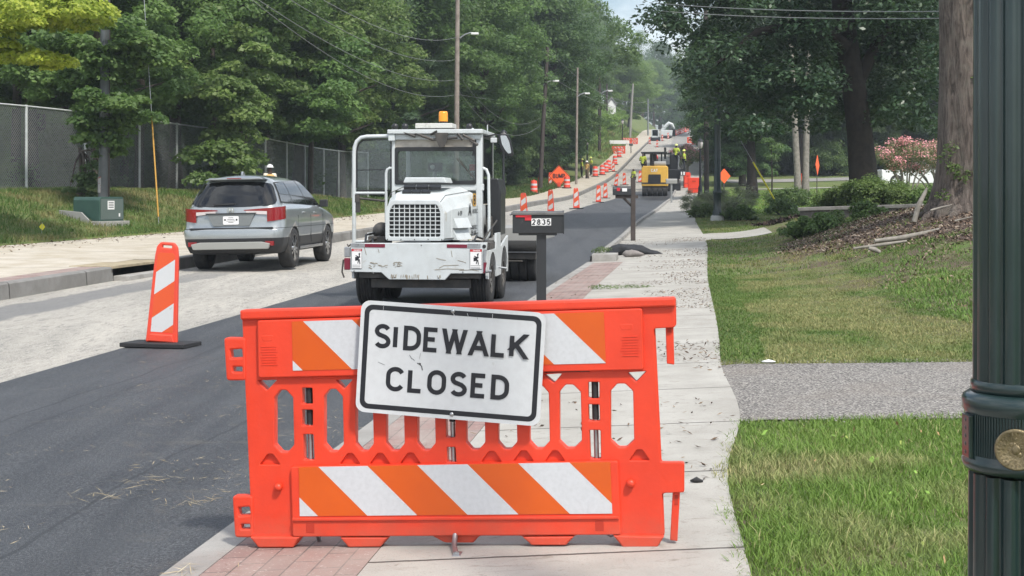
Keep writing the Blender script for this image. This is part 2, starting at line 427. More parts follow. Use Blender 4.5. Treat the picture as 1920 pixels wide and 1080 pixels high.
def S(X, Y):
    """height of paved surfaces: right walk falls to the road, road level, left walk"""
    X = np.asarray(X, float); Y = np.asarray(Y, float)
    a = xR(Y); b = xE(Y); z = P(Y)
    f = np.clip((X-a)/(b-a), 0, 1); right = -.07 + .095*f
    l = xL(Y); road = -.10 - .04*sst((a-X)/4)
    return z + np.where(X >= a, right, np.where(X > l, road, .08))
def HH(X, Y): 
    return float(H(X, Y)) if (X > xE(Y) or X < xG(Y)) else float(S(X, Y))
def px(p, Y): return (p-960)/F*Y
def pz(p, Y): return EYE-(p-HZ)/F*Y
def gp(ppx, ppy, surf=None):
    """the spot on the ground seen at a place of the photograph"""
    surf = surf or HH
    Y = 3.0; prev = None
    while Y < 600:
        X = px(ppx, Y); d = pz(ppy, Y) - surf(X, Y)
        if d <= 0 : 
            lo, hi = (Y*.99-.02 if prev is None else prev), Y
            for _ in range(20):
                m = (lo+hi)/2
                if pz(ppy, m) - surf(px(ppx, m), m) > 0: lo = m
                else: hi = m
            return px(ppx, hi), hi, surf(px(ppx, hi), hi)
        prev = Y; Y = Y*1.004+.02
    return px(ppx, Y), Y, surf(px(ppx, Y), Y)
def head(Y): return math.atan2(xR(Y+3)-xR(Y-3), 6)      # heading of the street, clockwise from +Y
YS = np.concatenate([[-260.,-150,-90,-60], np.arange(-40, 3, 4.), np.arange(3, 20, .5), np.arange(20, 60, 1.), np.arange(60, 140, 2.), np.arange(140, 340, 4.), np.array([360,400,450,500,600,800,1100,1500.])])

# ------------------------------------------------------------------ ground materials
def m_asphalt():
    t = NT('fresh_asphalt'); v = t.coord('World')
    c = t.mix(t.ramp(t.noise(v, 1.1, 5, .6), .35, .65), (.030,.032,.036), (.047,.050,.055))
    c = t.mix(t.ramp(t.noise(v, 75, 2, .5), .42, .62), c, (.082,.086,.092))
    tr = t.noise(v, 1.0, 4, .6, .4, sc=(1.9, .10, 1))
    c = t.mix(t.ramp(tr, .48, .62, 0, .5), c, (.026,.029,.035))
    c = t.mix(t.ramp(t.noise(v, 260, 1, .5), .69, .72), c, (.3,.3,.3))
    uv = t.coord('UV'); sp = t.n('ShaderNodeSeparateXYZ'); t.l(uv, sp.inputs[0])
    u = t.math('ADD', sp.outputs[0], t.math('MULTIPLY', t.noise(v, .35, 3), .5))
    for u0, w_, k_, cc in ((1.25,.012,.7,(.022,.024,.027)),(1.52,.010,.6,(.024,.026,.029)),(2.9,.012,.6,(.022,.024,.027)),(3.2,.16,.3,(.028,.03,.034)),(1.38,.13,.25,(.065,.068,.074))):
        c = t.mix(t.ramp(t.math('ABSOLUTE', t.math('SUBTRACT', u, u0)), w_*.6, w_*1.4, k_, 0), c, cc)
    c = t.mix(t.math('MULTIPLY', t.ramp(t.noise(v, 1.6, 6, .75, 1.2), .55, .72, 0, .4), t.ramp(sp.outputs[1], 20, 6)), c, (.16,.14,.11))
    t.base(c); t.rough(.62); t.b.inputs['Specular IOR Level'].default_value = .4
    t.bump(t.noise(v, 130, 3), .55, .008); return t.mat
def m_milled():
    t = NT('milled_road'); v = t.coord('World')
    g = t.noise(v, 1.0, 6, .7, 1.0, sc=(1.1, .2, 1))
    c = t.mix(t.ramp(g, .38, .62), (.41,.385,.34), (.29,.275,.245))
    f = t.noise(v, 1.0, 6, .75, .3, sc=(14, 3.2, 1))
    c = t.mix(t.ramp(f, .5, .66, 0, .8), c, (.15,.145,.135))
    c = t.mix(t.ramp(t.noise(v, 60, 3, .6), .55, .66), c, (.55,.53,.48))
    c = t.mix(t.ramp(t.noise(v, 35, 3, .6), .62, .7), c, (.1,.1,.1))
    # one old strip of darker bitumen near the gutter
    uv = t.coord('UV'); sp = t.n('ShaderNodeSeparateXYZ'); t.l(uv, sp.inputs[0])
    wob = t.math('ADD', sp.outputs[0], t.math('MULTIPLY', t.noise(v, .6, 4), .9))
    band = t.math('MULTIPLY', t.ramp(wob, 1.0, 1.12), t.ramp(wob, 2.05, 1.9))
    band = t.math('MULTIPLY', band, t.ramp(sp.outputs[1], 33, 24))
    c = t.mix(t.math('MULTIPLY', band, .8), c, (.135,.137,.14))
    far = t.ramp(sp.outputs[1], 114, 118)
    c = t.mix(t.math('MULTIPLY', t.math('MULTIPLY', far, t.ramp(sp.outputs[0], 3.8, 4.1)), .55), c, (.17,.17,.175))
    t.base(c); t.rough(.9); t.bump(t.noise(v, 45, 4, .7), .7, .02); return t.mat
def m_concrete(name, c1, c2, joint=1.55, off=0., stain=.5, dark=(.05,.045,.04)):
    t = NT(name); v = t.coord('World'); uv = t.coord('UV')
    c = t.mix(t.ramp(t.noise(v, 1.6, 5, .6), .35, .7), c1, c2)
    c = t.mix(t.ramp(t.noise(v, 120, 2, .5), .6, .7, 0, .5), c, (.2,.19,.17))
    c = t.mix(t.ramp(t.noise(v, 5, 6, .75, 1.5, sc=(.7,1.6,1)), .57, .72, 0, stain), c, (.16,.135,.105))
    sp = t.n('ShaderNodeSeparateXYZ'); t.l(uv, sp.inputs[0])
    q = t.math('FRACT', t.math('DIVIDE', t.math('ADD', sp.outputs[1], off), joint))
    w = t.math('ADD', q, t.math('MULTIPLY', t.math('SUBTRACT', t.noise(v, 9, 3), .5), .012))
    j = t.ramp(t.math('ABSOLUTE', t.math('SUBTRACT', w, .5)), .003, .009, 1, 0)
    c = t.mix(j, c, dark)
    t.base(c); t.rough(.88)
    t.bump(t.math('ADD', t.noise(v, 70, 4), t.math('MULTIPLY', j, -1.5)), .35, .008); return t.mat
def m_brick():
    t = NT('brick_pavers'); uv = t.coord('UV'); v = t.coord('World')
    mp = t.n('ShaderNodeMapping'); t.l(uv, mp.inputs[0]); mp.inputs['Rotation'].default_value = (0,0,R(90))
    b = t.n('ShaderNodeTexBrick'); t.l(mp.outputs[0], b.inputs[0]); b.offset = .5
    b.inputs['Scale'].default_value = 1; b.inputs['Brick Width'].default_value = .22; b.inputs['Row Height'].default_value = .11
    b.inputs['Mortar Size'].default_value = .004; b.inputs['Mortar Smooth'].default_value = .2
    b.inputs['Color1'].default_value = (.27,.175,.155,1); b.inputs['Color2'].default_value = (.215,.15,.135,1); b.inputs['Mortar'].default_value = (.06,.05,.045,1)
    c = t.mix(t.ramp(t.noise(v, 2.2, 5, .6), .4, .65, 0, .75), b.outputs[0], (.32,.27,.24))
    c = t.mix(t.ramp(t.noise(v, 60, 3), .6, .7, 0, .6), c, (.46,.42,.38))
    t.base(c); t.rough(.85); t.bump(t.math('ADD', b.outputs['Fac'], t.math('MULTIPLY', t.noise(v, 80, 3), -.4)), -.5, .006); return t.mat
def m_soil():
    t = NT('lawn_ground'); v = t.coord('World')
    c = t.mix(t.ramp(t.noise(v, .55, 6, .65), .38, .62), (.085,.135,.028), (.14,.17,.05))
    c = t.mix(t.ramp(t.noise(v, 2.4, 6, .7), .52, .66), c, (.17,.135,.075))
    c = t.mix(t.ramp(t.noise(v, 14, 4, .7), .5, .72, 0, .6), c, (.04,.06,.018))
    sp = t.n('ShaderNodeSeparateXYZ'); t.l(v, sp.inputs[0])
    bare = t.math('MULTIPLY', t.ramp(sp.outputs[0], 3.8, 5.2), t.math('MULTIPLY', t.ramp(sp.outputs[1], 12.5, 14), t.ramp(sp.outputs[1], 46, 38)))
    c = t.mix(t.math('MULTIPLY', bare, t.ramp(t.noise(v, 1.3, 6, .7, .5), .44, .56)), c, (.105,.075,.052))
    t.base(c); t.rough(.95); t.bump(t.noise(v, 30, 5, .7), .8, .03); return t.mat
def m_chip():
    t = NT('loose_aggregate'); v = t.coord('World')
    vo = t.n('ShaderNodeTexVoronoi'); vo.inputs['Scale'].default_value = 64; t.l(v, vo.inputs['Vector'])
    bw = t.n('ShaderNodeSeparateColor'); t.l(vo.outputs['Color'], bw.inputs[0])
    c = t.mix(bw.outputs[0], (.13,.12,.105), (.43,.405,.37))
    c = t.mix(t.ramp(vo.outputs['Distance'], .35, .75), c, (.05,.045,.045))
    c = t.mix(t.ramp(t.noise(v, 1.3, 5), .5, .75, 0, .4), c, (.2,.17,.14))
    t.base(c); t.rough(.85); t.bump(vo.outputs['Distance'], -.8, .012); return t.mat
G = dict(asphalt=m_asphalt(), milled=m_milled(), brick=m_brick(), soil=m_soil(), chip=m_chip(),
    walk=m_concrete('sidewalk_concrete', (.40,.385,.35), (.29,.275,.245), 1.55, -.02, .85),
    walkl=m_concrete('left_walk_concrete', (.49,.45,.385), (.37,.32,.24), 3.0, 0, .6),
    curb=m_concrete('curb_concrete', (.33,.32,.30), (.23,.22,.205), 3.0, 1., .6),
    curbl=m_concrete('dark_kerb_concrete', (.22,.215,.205), (.13,.125,.115), 3.0, 1., .8),  # darker grey for the whole left kerb
    mulch=M('bark_mulch', (.055,.04,.032), .95, c2=(.13,.085,.06), sc=28, lo=.4, hi=.65, bump=1, bsc=40, coord='World'))

def strip(name, fa, fb, mat, ys=YS, zf=S, dz=0., nu=5, kind='structure', **kw):
    """a sheet of the street between two lateral curves; UV = metres across, metres along"""
    V = []; UV = []; n = nu+1
    for y in ys:
        a, b = fa(y), fb(y)
        for i in range(n):
            x = a+(b-a)*i/nu; V.append((x, y, float(zf(x, y))+dz)); UV.append((x-a, y))
    Fq = [(r*n+i, r*n+i+1, (r+1)*n+i+1, (r+1)*n+i) for r in range(len(ys)-1) for i in range(nu)]
    o = fast(name, V, Fq, mat, uv=UV, smooth=True); o['kind'] = kind; tag(o, **kw); return o
def yr(a, b): 
    m = YS[(YS > a) & (YS < b)]; return np.concatenate([[a], m, [b]])

# open ground: one sheet, sunk under the paving
cols = [('G', -600), ('G', -300), ('G', -150), ('G', -80), ('G', -50), ('G', -35), ('G', -25), ('G', -18), ('G', -13), ('G', -9), ('G', -7), ('G', -5.5), ('G', -4.2), ('G', -3), ('G', -2), ('G', -1), ('G', -.4), ('G', -.001), ('g', .05), ('e', -.05),
        ('E', .001), ('E', .5), ('E', 1), ('E', 1.7), ('E', 2.4), ('E', 3.2), ('E', 4), ('E', 5), ('E', 6), ('E', 7.2), ('E', 8.5), ('E', 10), ('E', 12), ('E', 15), ('E', 20), ('E', 28), ('E', 40), ('E', 60), ('E', 100), ('E', 200), ('E', 400), ('E', 700)]
V = []
for y in YS:
    for k, o_ in cols:
        if k == 'G': x = xG(y)+o_; z = float(H(x, y))
        elif k == 'g': x = xG(y)+o_; z = P(y)-.45
        elif k == 'e': x = xE(y)+o_; z = P(y)-.45
        else: x = xE(y)+o_; z = float(H(x, y))
        V.append((x, y, z))
n = len(cols)
Fq = [(r*n+i, r*n+i+1, (r+1)*n+i+1, (r+1)*n+i) for r in range(len(YS)-1) for i in range(n-1)]
g = fast('ground', V, Fq, G['soil'], smooth=True); g['kind'] = 'structure'

strip('fresh_asphalt_road', xM, xR, G['asphalt'], yr(-20, 112), nu=8)
def mil_z(X, Y): return S(X, Y)-.045
strip('milled_road', lambda y: xL(y)+.006, lambda y: xR(y) if y > 112 else xM(y)+.06, G['milled'], yr(-20, 420), zf=mil_z, nu=12)
# edge of the fresh mat, slightly ragged
def prof_strip(name, fx, offs, mat, ys, kind='structure', zf=S):
    V = []; UV = []
    for y in ys:
        x0 = fx(y); z0 = float(zf(x0+.001, y)); s_ = 0; q = None
        for (dx, dz) in offs:
            if q is not None: s_ += math.hypot(dx-q[0], dz-q[1])
            q = (dx, dz); V.append((x0+dx, y, z0+dz)); UV.append((s_, y))
    n = len(offs)
    Fq = [(r*n+i, r*n+i+1, (r+1)*n+i+1, (r+1)*n+i) for r in range(len(ys)-1) for i in range(n-1)]
    o = fast(name, V, Fq, mat, uv=UV); o['kind'] = kind; return o
# ------------------------------------------------------------------ kerbs, walks
prof_strip('right_kerb', xR, [(0,-.09),(0,.006),(.16,.012),(.165,-.02)], G['curb'], yr(-20, 29.9))
prof_strip('right_kerb', xR, [(-.02,-.09),(0,.085),(.02,.10),(.15,.10),(.165,.0)], G['curb'], yr(30.6, 112))
prof_strip('right_kerb', xR, [(-.02,-.19),(0,.085),(.02,.10),(.15,.10),(.165,.0)], G['curb'], yr(112, 330))
strip('brick_band', lambda y: xR(y)+.16, lambda y: xR(y)+.8, G['brick'], yr(-20, 29.4), dz=.004)
strip('right_sidewalk', lambda y: xR(y)+.803, xE, G['walk'], yr(-20, 29.4), dz=.004)
strip('right_sidewalk', lambda y: xR(y)+.165, xE, G['walk'], yr(29.4, 330), dz=.004)
for a, b in ((-20, 25.7), (28.3, 330)):
    prof_strip('left_kerb', xL, [(.01,-.12),(-.01,.19),(-.04,.215),(-.18,.22),(-.182,.1)], G['curbl'], yr(a, b), zf=S)
def lw(X, Y): return P(Y)+.08
strip('left_brick_band', lambda y: xL(y)-.62, lambda y: xL(y)-.18, G['brick'], yr(-20, 25.7), zf=lw)
strip('left_sidewalk', xG, lambda y: xL(y)-.622, G['walkl'], yr(-20, 28.3), zf=lw)
strip('left_sidewalk', xG, lambda y: xL(y)-.18, G['walkl'], yr(28.3, 330), zf=lw)
# storm drain inlet in the left kerb
t = thing('storm_drain', 'dark open storm drain inlet cut in the left kerb', 'drain', (xL(27), 27, P(27)), -math.atan(.13))
MB().bx(-.85, .02, -1.32, 1.3, .03, .083, 0).build('cover_slab', M('stained_slab', (.36,.30,.2), .85, c2=(.22,.18,.12), sc=4, bump=.3), t, bevel=.008)
MB().bx(-1.0,-.9,-1.3,1.3,-.6,.03).bx(-.9,.3,-1.3,1.3,-.62,-.5).bx(-.9,.02,-1.36,-1.3,-.6,.03).bx(-.9,.02,1.3,1.36,-.6,.03).build('chamber', K['darkmetal'], t)
MB().bx(-.02,.30,-1.2,1.3,-.2,-.105).build('throat_lip', K['concrete'], t, bevel=.01)

# driveway of loose aggregate crossing to the right, walk to the house
def patch(name, poly_fn, mat, nu, nv, dz, kind='structure', zf=H):
    V = []; UV = []
    for j in range(nv+1):
        for i in range(nu+1):
            x, y = poly_fn(i/nu, j/nv); V.append((x, y, float(zf(x, y))+dz)); UV.append((x, y))
    n = nu+1
    Fq = [(j*n+i, j*n+i+1, (j+1)*n+i+1, (j+1)*n+i) for j in range(nv) for i in range(nu)]
    o = fast(name, V, Fq, mat, uv=UV, smooth=True)
    if kind: o['kind'] = kind
    return o
patch('gravel_driveway', lambda u, v: (xE(8.55+2.9*v)-.12+11*u, 8.55+2.9*v+.35*u*(v*2-1)*0+.5*u), G['chip'], 40, 10, .014)
patch('house_path', lambda u, v: (xE(38.3+3.6*v)+1.9*u, 38.3+3.6*v+.2*u), G['walk'], 8, 6, .02)
def mul(u, v):
    a = 2*PI*v; r = u*(1+.12*math.sin(3*a+1)+.08*math.sin(7*a)+.05*math.sin(13*a))
    return 9.3+3.1*r*math.cos(a)-.35*r*math.sin(a)*3, 26.2+6.3*r*math.sin(a)
patch('mulch_bed', mul, G['mulch'], 16, 90, .010)

# ------------------------------------------------------------------ plastic barricade
bO = Vector((px(470,5.78), 5.78, pz(1025,5.78))); bR = Vector((px(1245,5.53), 5.53, pz(1024,5.53))); bT = Vector((px(452,5.78), 5.78, pz(582,5.78)))
bU = (bR-bO).normalized(); bW = (bT-bO); bW = (bW - bU*bW.dot(bU)).normalized(); bN = bU.cross(bW).normalized()   # bN points away from the camera? fixed below
if bN.y < 0: bN = -bN
EYEV = Vector((0, 0, EYE))
def bl(x, y, off=0.):
    """photograph place -> (u, w) in the barricade's own plane, off metres in front of it"""
    d = Vector(((x-960)/F, 1, -(y-HZ)/F)); o = bO - bN*off
    t_ = (o-EYEV).dot(bN)/d.dot(bN); p = EYEV + d*t_ - bO
    return (p.dot(bU), p.dot(bW))
BM = Matrix(((bU.x, bN.x, bW.x, bO.x), (bU.y, bN.y, bW.y, bO.y), (bU.z, bN.z, bW.z, bO.z), (0,0,0,1)))
bar = bpy.data.objects.new('safety_barricade', None); COL.objects.link(bar); bar.matrix_world = BM
tag(bar, 'orange plastic barricade with slots and striped sheets across the sidewalk', 'barricade')
def curve2d(name, loops, y, th, mat, parent, bev=.004, kw={}):
    cu = bpy.data.curves.new(name, 'CURVE'); cu.dimensions = '2D'; cu.fill_mode = 'BOTH'
    cu.extrude = th/2-bev; cu.bevel_depth = bev; cu.bevel_resolution = 1; cu.offset = -bev
    for lp in loops:
        sp = cu.splines.new('POLY'); sp.points.add(len(lp)-1); sp.use_cyclic_u = True
        for i, q in enumerate(lp): sp.points[i].co = (q[0], q[1], 0, 1)
    o = bpy.data.objects.new(name, cu); COL.objects.link(o)
    dg = bpy.context.evaluated_depsgraph_get(); dg.update()
    me = bpy.data.meshes.new_from_object(o.evaluated_get(dg)); bpy.data.objects.remove(o)
    me.transform(Matrix(((1,0,0,0),(0,0,-1,y),(0,1,0,0),(0,0,0,1))))
    me.materials.clear(); me.materials.append(mat); me.name = name
    for p_ in me.polygons: p_.use_smooth = False
    o = bpy.data.objects.new(name, me); COL.objects.link(o)
    if parent: o.parent = parent
    tag(o, **kw); return o
def rnd_poly(pts, r=.008, n=3):
    out = []; N = len(pts)
    for i in range(N):
        a = Vector(pts[i-1]); b = Vector(pts[i]); c = Vector(pts[(i+1) % N])
        d1 = (a-b); d2 = (c-b); k = min(r, d1.length*.45, d2.length*.45)
        p = b+d1.normalized()*k; q = b+d2.normalized()*k
        for j in range(n+1):
            t_ = j/n; out.append(tuple((p*(1-t_)**2 + b*2*t_*(1-t_) + q*t_*t_)))
    return out
L = lambda pts, off=0: [bl(a, b, off) for a, b in pts]
outline = [(452,582),(1267,558),(1268,612),(1228,614),(1237,800),(1240,868),(1283,868),(1283,925),(1243,926),(1246,1005),(1233,1024),(1168,1025),(1149,1000),(1110,1000),(1079,1005),(1060,1021),(997,1021),(980,1006),(898,1006),(887,1019),(833,1019),(807,1005),(732,1005),(715,1024),(655,1025),(638,1007),(568,1005),(554,1024),(487,1025),(471,1006)]
def slot(x0, x1, yt, yb, c=14): 
    k = (x1-x0)*.32
    return [(x0+2-k*0,yt+c),(x0+k,yt),(x1-k-2,yt),(x1-2,yt+c),(x1,yb-c),(x1-k,yb),(x0+k+2,yb),(x0+2,yb-c)]
slots = []
for x0, x1 in ((513,552),(606,645),(665,701),(722,759),(781,817),(872,910),(932,970),(991,1031),(1047,1091),(1143,1189)):
    f = (x0-513)/630; slots.append(slot(x0, x1, 731-12*f, 848-9*f))
wins = [[(567,727),(586,727),(587,757),(567,757)],[(567,768),(587,768),(587,798),(567,798)],[(569,814),(588,814),(590,862),(570,862)],
        [(836,770),(854,770),(854,820),(837,820)],[(838,838),(854,838),(856,866),(839,866)],
        [(1103,716),(1124,716),(1124,747),(1103,747)],[(1103,758),(1124,758),(1125,789),(1104,789)],[(1105,806),(1126,806),(1127,860),(1107,860)]]
tris = [[(484,713),(520,712),(501,732)],[(630,712),(662,711),(646,729)],[(1020,702),(1054,700),(1039,718)],[(1176,698),(1212,696),(1193,716)]]
eyes = [[(501,607),(508,607),(509,618),(502,618)],[(1170,587),(1178,587),(1179,601),(1171,601)]]
ind = [[(c-19,y+20),(c+19,y+20),(c+5,y),(c-5,y)] for c, y in ((507,851),(657,850),(713,850),(770,849),(922,846),(982,845),(1041,845),(1199,843))]
RP = lambda pts, r=.006: rnd_poly(L(pts), r)
holes = [RP(q) for q in slots+wins+tris+eyes]
curve2d('panel_core', [rnd_poly(L(outline), .01)]+holes, .028, .034, K['orange'], bar, .004)
curve2d('panel_face', [rnd_poly(L([(p[0]+(1 if p[0]<860 else -1)*2, p[1]+(2 if p[1]<700 else -2)) for p in outline]), .01)]+holes+[RP(q) for q in ind], .004, .020, K['orange'], bar, .004)
# raised beams that carry the sheeting, top lip, bottom rail
m_ = MB()
def beam(mb, pts, y0, y1, m=0): 
    mb.prism(L(pts), y0, y1, 'y', m)
o = curve2d('upper_beam', [rnd_poly(L([(486,600),(1205,577),(1208,692),(488,707)]), .012)], -.014, .026, K['orange'], bar, .005)
o = curve2d('lower_beam', [rnd_poly(L([(548,873),(1160,862),(1165,1000),(552,1004)]), .012)], -.014, .024, K['orange'], bar, .005)
o = curve2d('top_lip', [rnd_poly(L([(453,581),(1266,557),(1267,574),(454,599)]), .008)], .010, .072, K['orange'], bar, .008)
o = curve2d('foot_ledge', [rnd_poly(L([(472,1004),(566,1004),(553,1024),(488,1024)]), .006)], -.012, .03, K['orange'], bar, .006)
o = curve2d('foot_ledge', [rnd_poly(L([(1150,1001),(1246,1003),(1233,1023),(1169,1024)]), .006)], -.012, .03, K['orange'], bar, .006)
for q in ([(640,1005),(730,1005),(716,1023),(656,1024)],[(981,1004),(1078,1003),(1062,1020),(998,1020)]):
    curve2d('foot_ledge', [rnd_poly(L(q), .006)], -.010, .028, K['orange'], bar, .006)
curve2d('lower_lip', [rnd_poly(L([(552,968),(1160,964),(1162,970),(552,974)]), .002)], -.026, .016, K['orange'], bar, .003)
# small pockets, knobs, moulded text ridges
M('shaded_plastic', (.42,.03,.012), .6)  # darker orange: shade of pockets, slots and recesses put into the colour
for (x, y) in ((585,987),(1125,983)):
    a = bl(x, y); MB().bx(a[0]-.017, a[0]+.017, -.0275, -.026, a[1]-.02, a[1]+.02).build('pocket', bpy.data.materials['shaded_plastic'], bar)
for (x, y) in ((505,633),(1175,612)):
    a = bl(x, y); MB().prism(rnd_poly([(a[0]-.028,a[1]+.012),(a[0]+.028,a[1]+.012),(a[0]+.02,a[1]-.012),(a[0]-.02,a[1]-.012)], .008), -.008, -.028, 'y').build('hook_ledge', K['orange'], bar, bevel=.003)
for (x, y) in ((524,912),(1183,905)):
    a = bl(x, y); MB().lathe([(.017,-.008),(.017,-.022),(.013,-.03),(.0001,-.031)][::-1], (a[0],0,a[1]), 16, axis='y').build('round_knob', K['orange'], bar)
for (x, y) in ((508,658),(1182,640)):
    a = bl(x, y); m_ = MB()
    for k in range(8): 
        w_ = .03+.014*rnd.random(); m_.bx(a[0]-w_, a[0]+w_, -.0292, -.0265, a[1]+.02-.011*k, a[1]+.023-.011*k)
    m_.build('moulded_ridges', K['orange'], bar)
# hinge lugs
def lug(x0, x1, y0, y1):
    f = lambda a, b: bl(x0+(x1-x0)*a, y0+(y1-y0)*b)
    ol = [f(0,0),(f(1,0)),f(1,1),f(.12,1)]
    h1 = [f(.28,.28),f(.82,.26),f(.86,.46),f(.32,.48)]; h2 = [f(.42,.68),f(.84,.68),f(.84,.80),(f(.42,.80))]
    curve2d('hinge_lug', [rnd_poly(ol, .014), rnd_poly(h1, .006), rnd_poly(h2, .005)], .014, .05, K['orange'], bar, .007)
lug(421, 462, 633, 713); lug(437, 476, 929, 1007)
for (x0,x1,x2,x3,y0,y1) in ((1247,1262,1264,1250,598,685),(1261,1275,1270,1256,922,1017)):
    q = L([(x0,y0),(x1,y0),(x2,y1),(x3,y1-2)])
    curve2d('hinge_pin', [rnd_poly(q, .004)], .03, .03, K['orange'], bar, .004)
    a = L([(x0+4,y0+8),(x1-4,y0+8),(x1-4,y0+26),(x0+4,y0+26)])
    MB().prism(a, .013, .0145, 'y').build('pin_slot', bpy.data.materials['shaded_plastic'], bar)
# sheeting with diagonal stripes
def clip(poly, a, b, keep_left=True):
    out = []; n = len(poly)
    sd = lambda p: ((b[0]-a[0])*(p[1]-a[1])-(b[1]-a[1])*(p[0]-a[0]))*(1 if keep_left else -1)
    for i in range(n):
        p, q = poly[i], poly[(i+1) % n]; dp, dq = sd(p), sd(q)
        if dp >= 0: out.append(p)
        if dp*dq < 0:
            t_ = dp/(dp-dq); out.append((p[0]+(q[0]-p[0])*t_, p[1]+(q[1]-p[1])*t_))
    return out
def stripes(name, quad, x_first, period, shift, first_white, y, parent, mo, mw, lab=None):
    """quad in own plane TL TR BR BL; stripe borders start at x_first on the top edge, step period, lean by shift"""
    mb = MB(); zt = quad[0][1]; zb = quad[3][1]
    k = 0; x = x_first-period*6; white = first_white if 6 % 2 == 0 else not first_white
    while x < quad[1][0]+abs(shift)+period*2:
        p = [q for q in quad]
        p = clip(p, (x, zt), (x+shift, zb), True); 
        if p: p = clip(p, (x+period, zt), (x+period+shift, zb), False)
        if p and len(p) >= 3: mb.prism(p, y, y-.0016, 'y', 1 if white else 0)
        x += period; white = not white
    return mb.build(name, [mo, mw], parent, label=lab)
q = L([(547,603),(1132,585),(1136,681),(549,695)], .03); t0 = bl(568,602,.03)[0]
stripes('upper_striped_sheet', q, t0, .2125, bl(660,690,.03)[0]-t0, True, -.0275, bar, K['sheet_orange'], K['sheet_white'])
q = L([(560,876),(1144,866),(1148,963),(562,968)], .03); t0 = bl(597,876,.03)[0]
stripes('lower_striped_sheet', q, t0, .2125, bl(689,967,.03)[0]-t0, True, -.0275, bar, K['sheet_orange'], K['sheet_white'])
# steel legs folded in the panel
for (x, yt, yb, hasleg) in ((577,705,870,0),(845,700,866,1),(1114,694,862,0)):
    a = bl(x, yt); b = bl(x+4, yb); c = ((a[0]*.45+b[0]*.55), (a[1]*.45+b[1]*.55))
    MB().cyl((a[0],.018,a[1]),(c[0],.018,c[1]),.014).build('grip_sleeve', K['black'], bar)
    MB().cyl((c[0],.018,c[1]),(b[0],.018,b[1]-.03),.010).build('steel_rod', K['steel'], bar)
a = bl(480,708)[1]
for x0, x1, yy, dark in ((586,655,708,0),(1022,1106,696,1)):
    p, q_ = bl(x0, yy), bl(x1, yy-2)
    MB().cyl((p[0],-.004,p[1]),(q_[0],-.004,q_[1]),.006).build('latch_bar', K['blackp'] if dark else K['orange'], bar)
a = bl(855,1000); b = bl(857,1043, .13)
MB().tube([(a[0],-.02,a[1]),(a[0]+.002,-.06,a[1]-.04),(b[0],-.15,b[1]+.012)], [.011,.012,.014], 10).build('steel_foot', K['steel'], bar)
MB().bx(b[0]-.017,b[0]+.019,-.165,-.10,b[1]-.001,b[1]+.013).build('foot_plate', K['steel'], bar, bevel=.004)
a = bl(586,1012); MB().cyl((a[0],.05,a[1]+.05),(a[0],.10,a[1]-.035),.009).build('steel_rod', K['steel'], bar)
a = bl(1140,1004)
MB().tube([(a[0]-.03,.05,a[1]+.04),(a[0]-.02,.06,a[1]-.005),(a[0]+.005,.07,a[1]-.02),(a[0]+.04,.08,a[1]-.012),(a[0]+.05,.09,a[1]+.02)], .005, 8).build('steel_hook', K['steel'], bar)

# ------------------------------------------------------------------ SIDEWALK CLOSED sign
c0 = Vector(bl(843.5, 680, .062)); ang = R(-5.6)
sgn = bpy.data.objects.new('sidewalk_closed_sign', None); COL.objects.link(sgn)
sgn.matrix_world = BM @ Matrix.Translation((c0.x, -.062, c0.y)) @ Matrix.Rotation(-ang, 4, 'Y') @ Matrix.Rotation(R(.7), 4, 'Z')
tag(sgn, 'white rectangular sign reading SIDEWALK CLOSED hung tilted on the orange barricade', 'sign')
def rrect(w, h, r, n=6):
    out = []
    for cx, cy, a in ((w/2-r,h/2-r,0),(-w/2+r,h/2-r,90),(-w/2+r,-h/2+r,180),(w/2-r,-h/2+r,270)):
        for i in range(n+1): out.append((cx+r*math.cos(R(a+90*i/n)), cy+r*math.sin(R(a+90*i/n))))
    return out
SW_, SH_ = .768, .462
MB().prism(rrect(SW_, SH_, .038), 0, .003, 'y').build('plate', K['signwhite'], sgn)
def ring(o_, i_, y): 
    mb = MB(); n = len(o_)
    vs = [(a, y, b) for a, b in o_]+[(a, y, b) for a, b in i_]
    mb.add(vs, [(i, (i+1) % n, n+(i+1) % n, n+i) for i in range(n)], 0); return mb
ring(rrect(SW_-.032, SH_-.032, .034), rrect(SW_-.073, SH_-.073, .018), -.0006).build('border', K['signblack'], sgn)
mb = MB(); write(mb, 'SIDEWALK', -.004, .088, .083, .0185, -.0008, gap=.345, sx=1.10); mb.build('lettering', K['signblack'], sgn)
mb = MB(); write(mb, 'CLOSED', -.006, -.085, .083, .0185, -.0008, gap=.40, sx=1.13); mb.build('lettering', K['signblack'], sgn)
# scratches and scuffs on the face
mb = MB()
for pts, w_ in (([(-.17,.02),(-.16,.005),(-.152,.002),(-.147,-.004)],.0018),([(-.135,-.012),(-.122,-.018),(-.116,-.024),(-.112,-.04)],.004),([(-.128,-.012),(-.12,-.014)],.005),([(-.124,.03),(-.127,.005)],.001),([(-.30,-.02),(-.285,-.025),(-.27,-.03)],.0015),([(.10,.205),(.104,.185)],.0012),([(-.02,.212),(0,.192)],.0014)):
    ribbon(mb, pts, w_, -.0011, 0)
mb.build('scratches', M('scratch_dark', (.06,.06,.06), .7), sgn)
mb = MB()
for pts, w_ in (([(-.005,.212),(.012,.19)],.0022),([(.06,.207),(.065,.195)],.0016),([(.165,.212),(.165,.19)],.0016),([(-.345,.18),(-.33,.18)],.0016),([(-.29,.212),(-.29,.196)],.0012)):
    ribbon(mb, pts, w_, -.0012, 0)
mb.build('chips', K['sheet_white'], sgn)
MB().lathe([(.0001,-.004),(.008,-.003),(.009,0)], (0,0,.211), 10, axis='y').build('bolt', K['steel'], sgn)
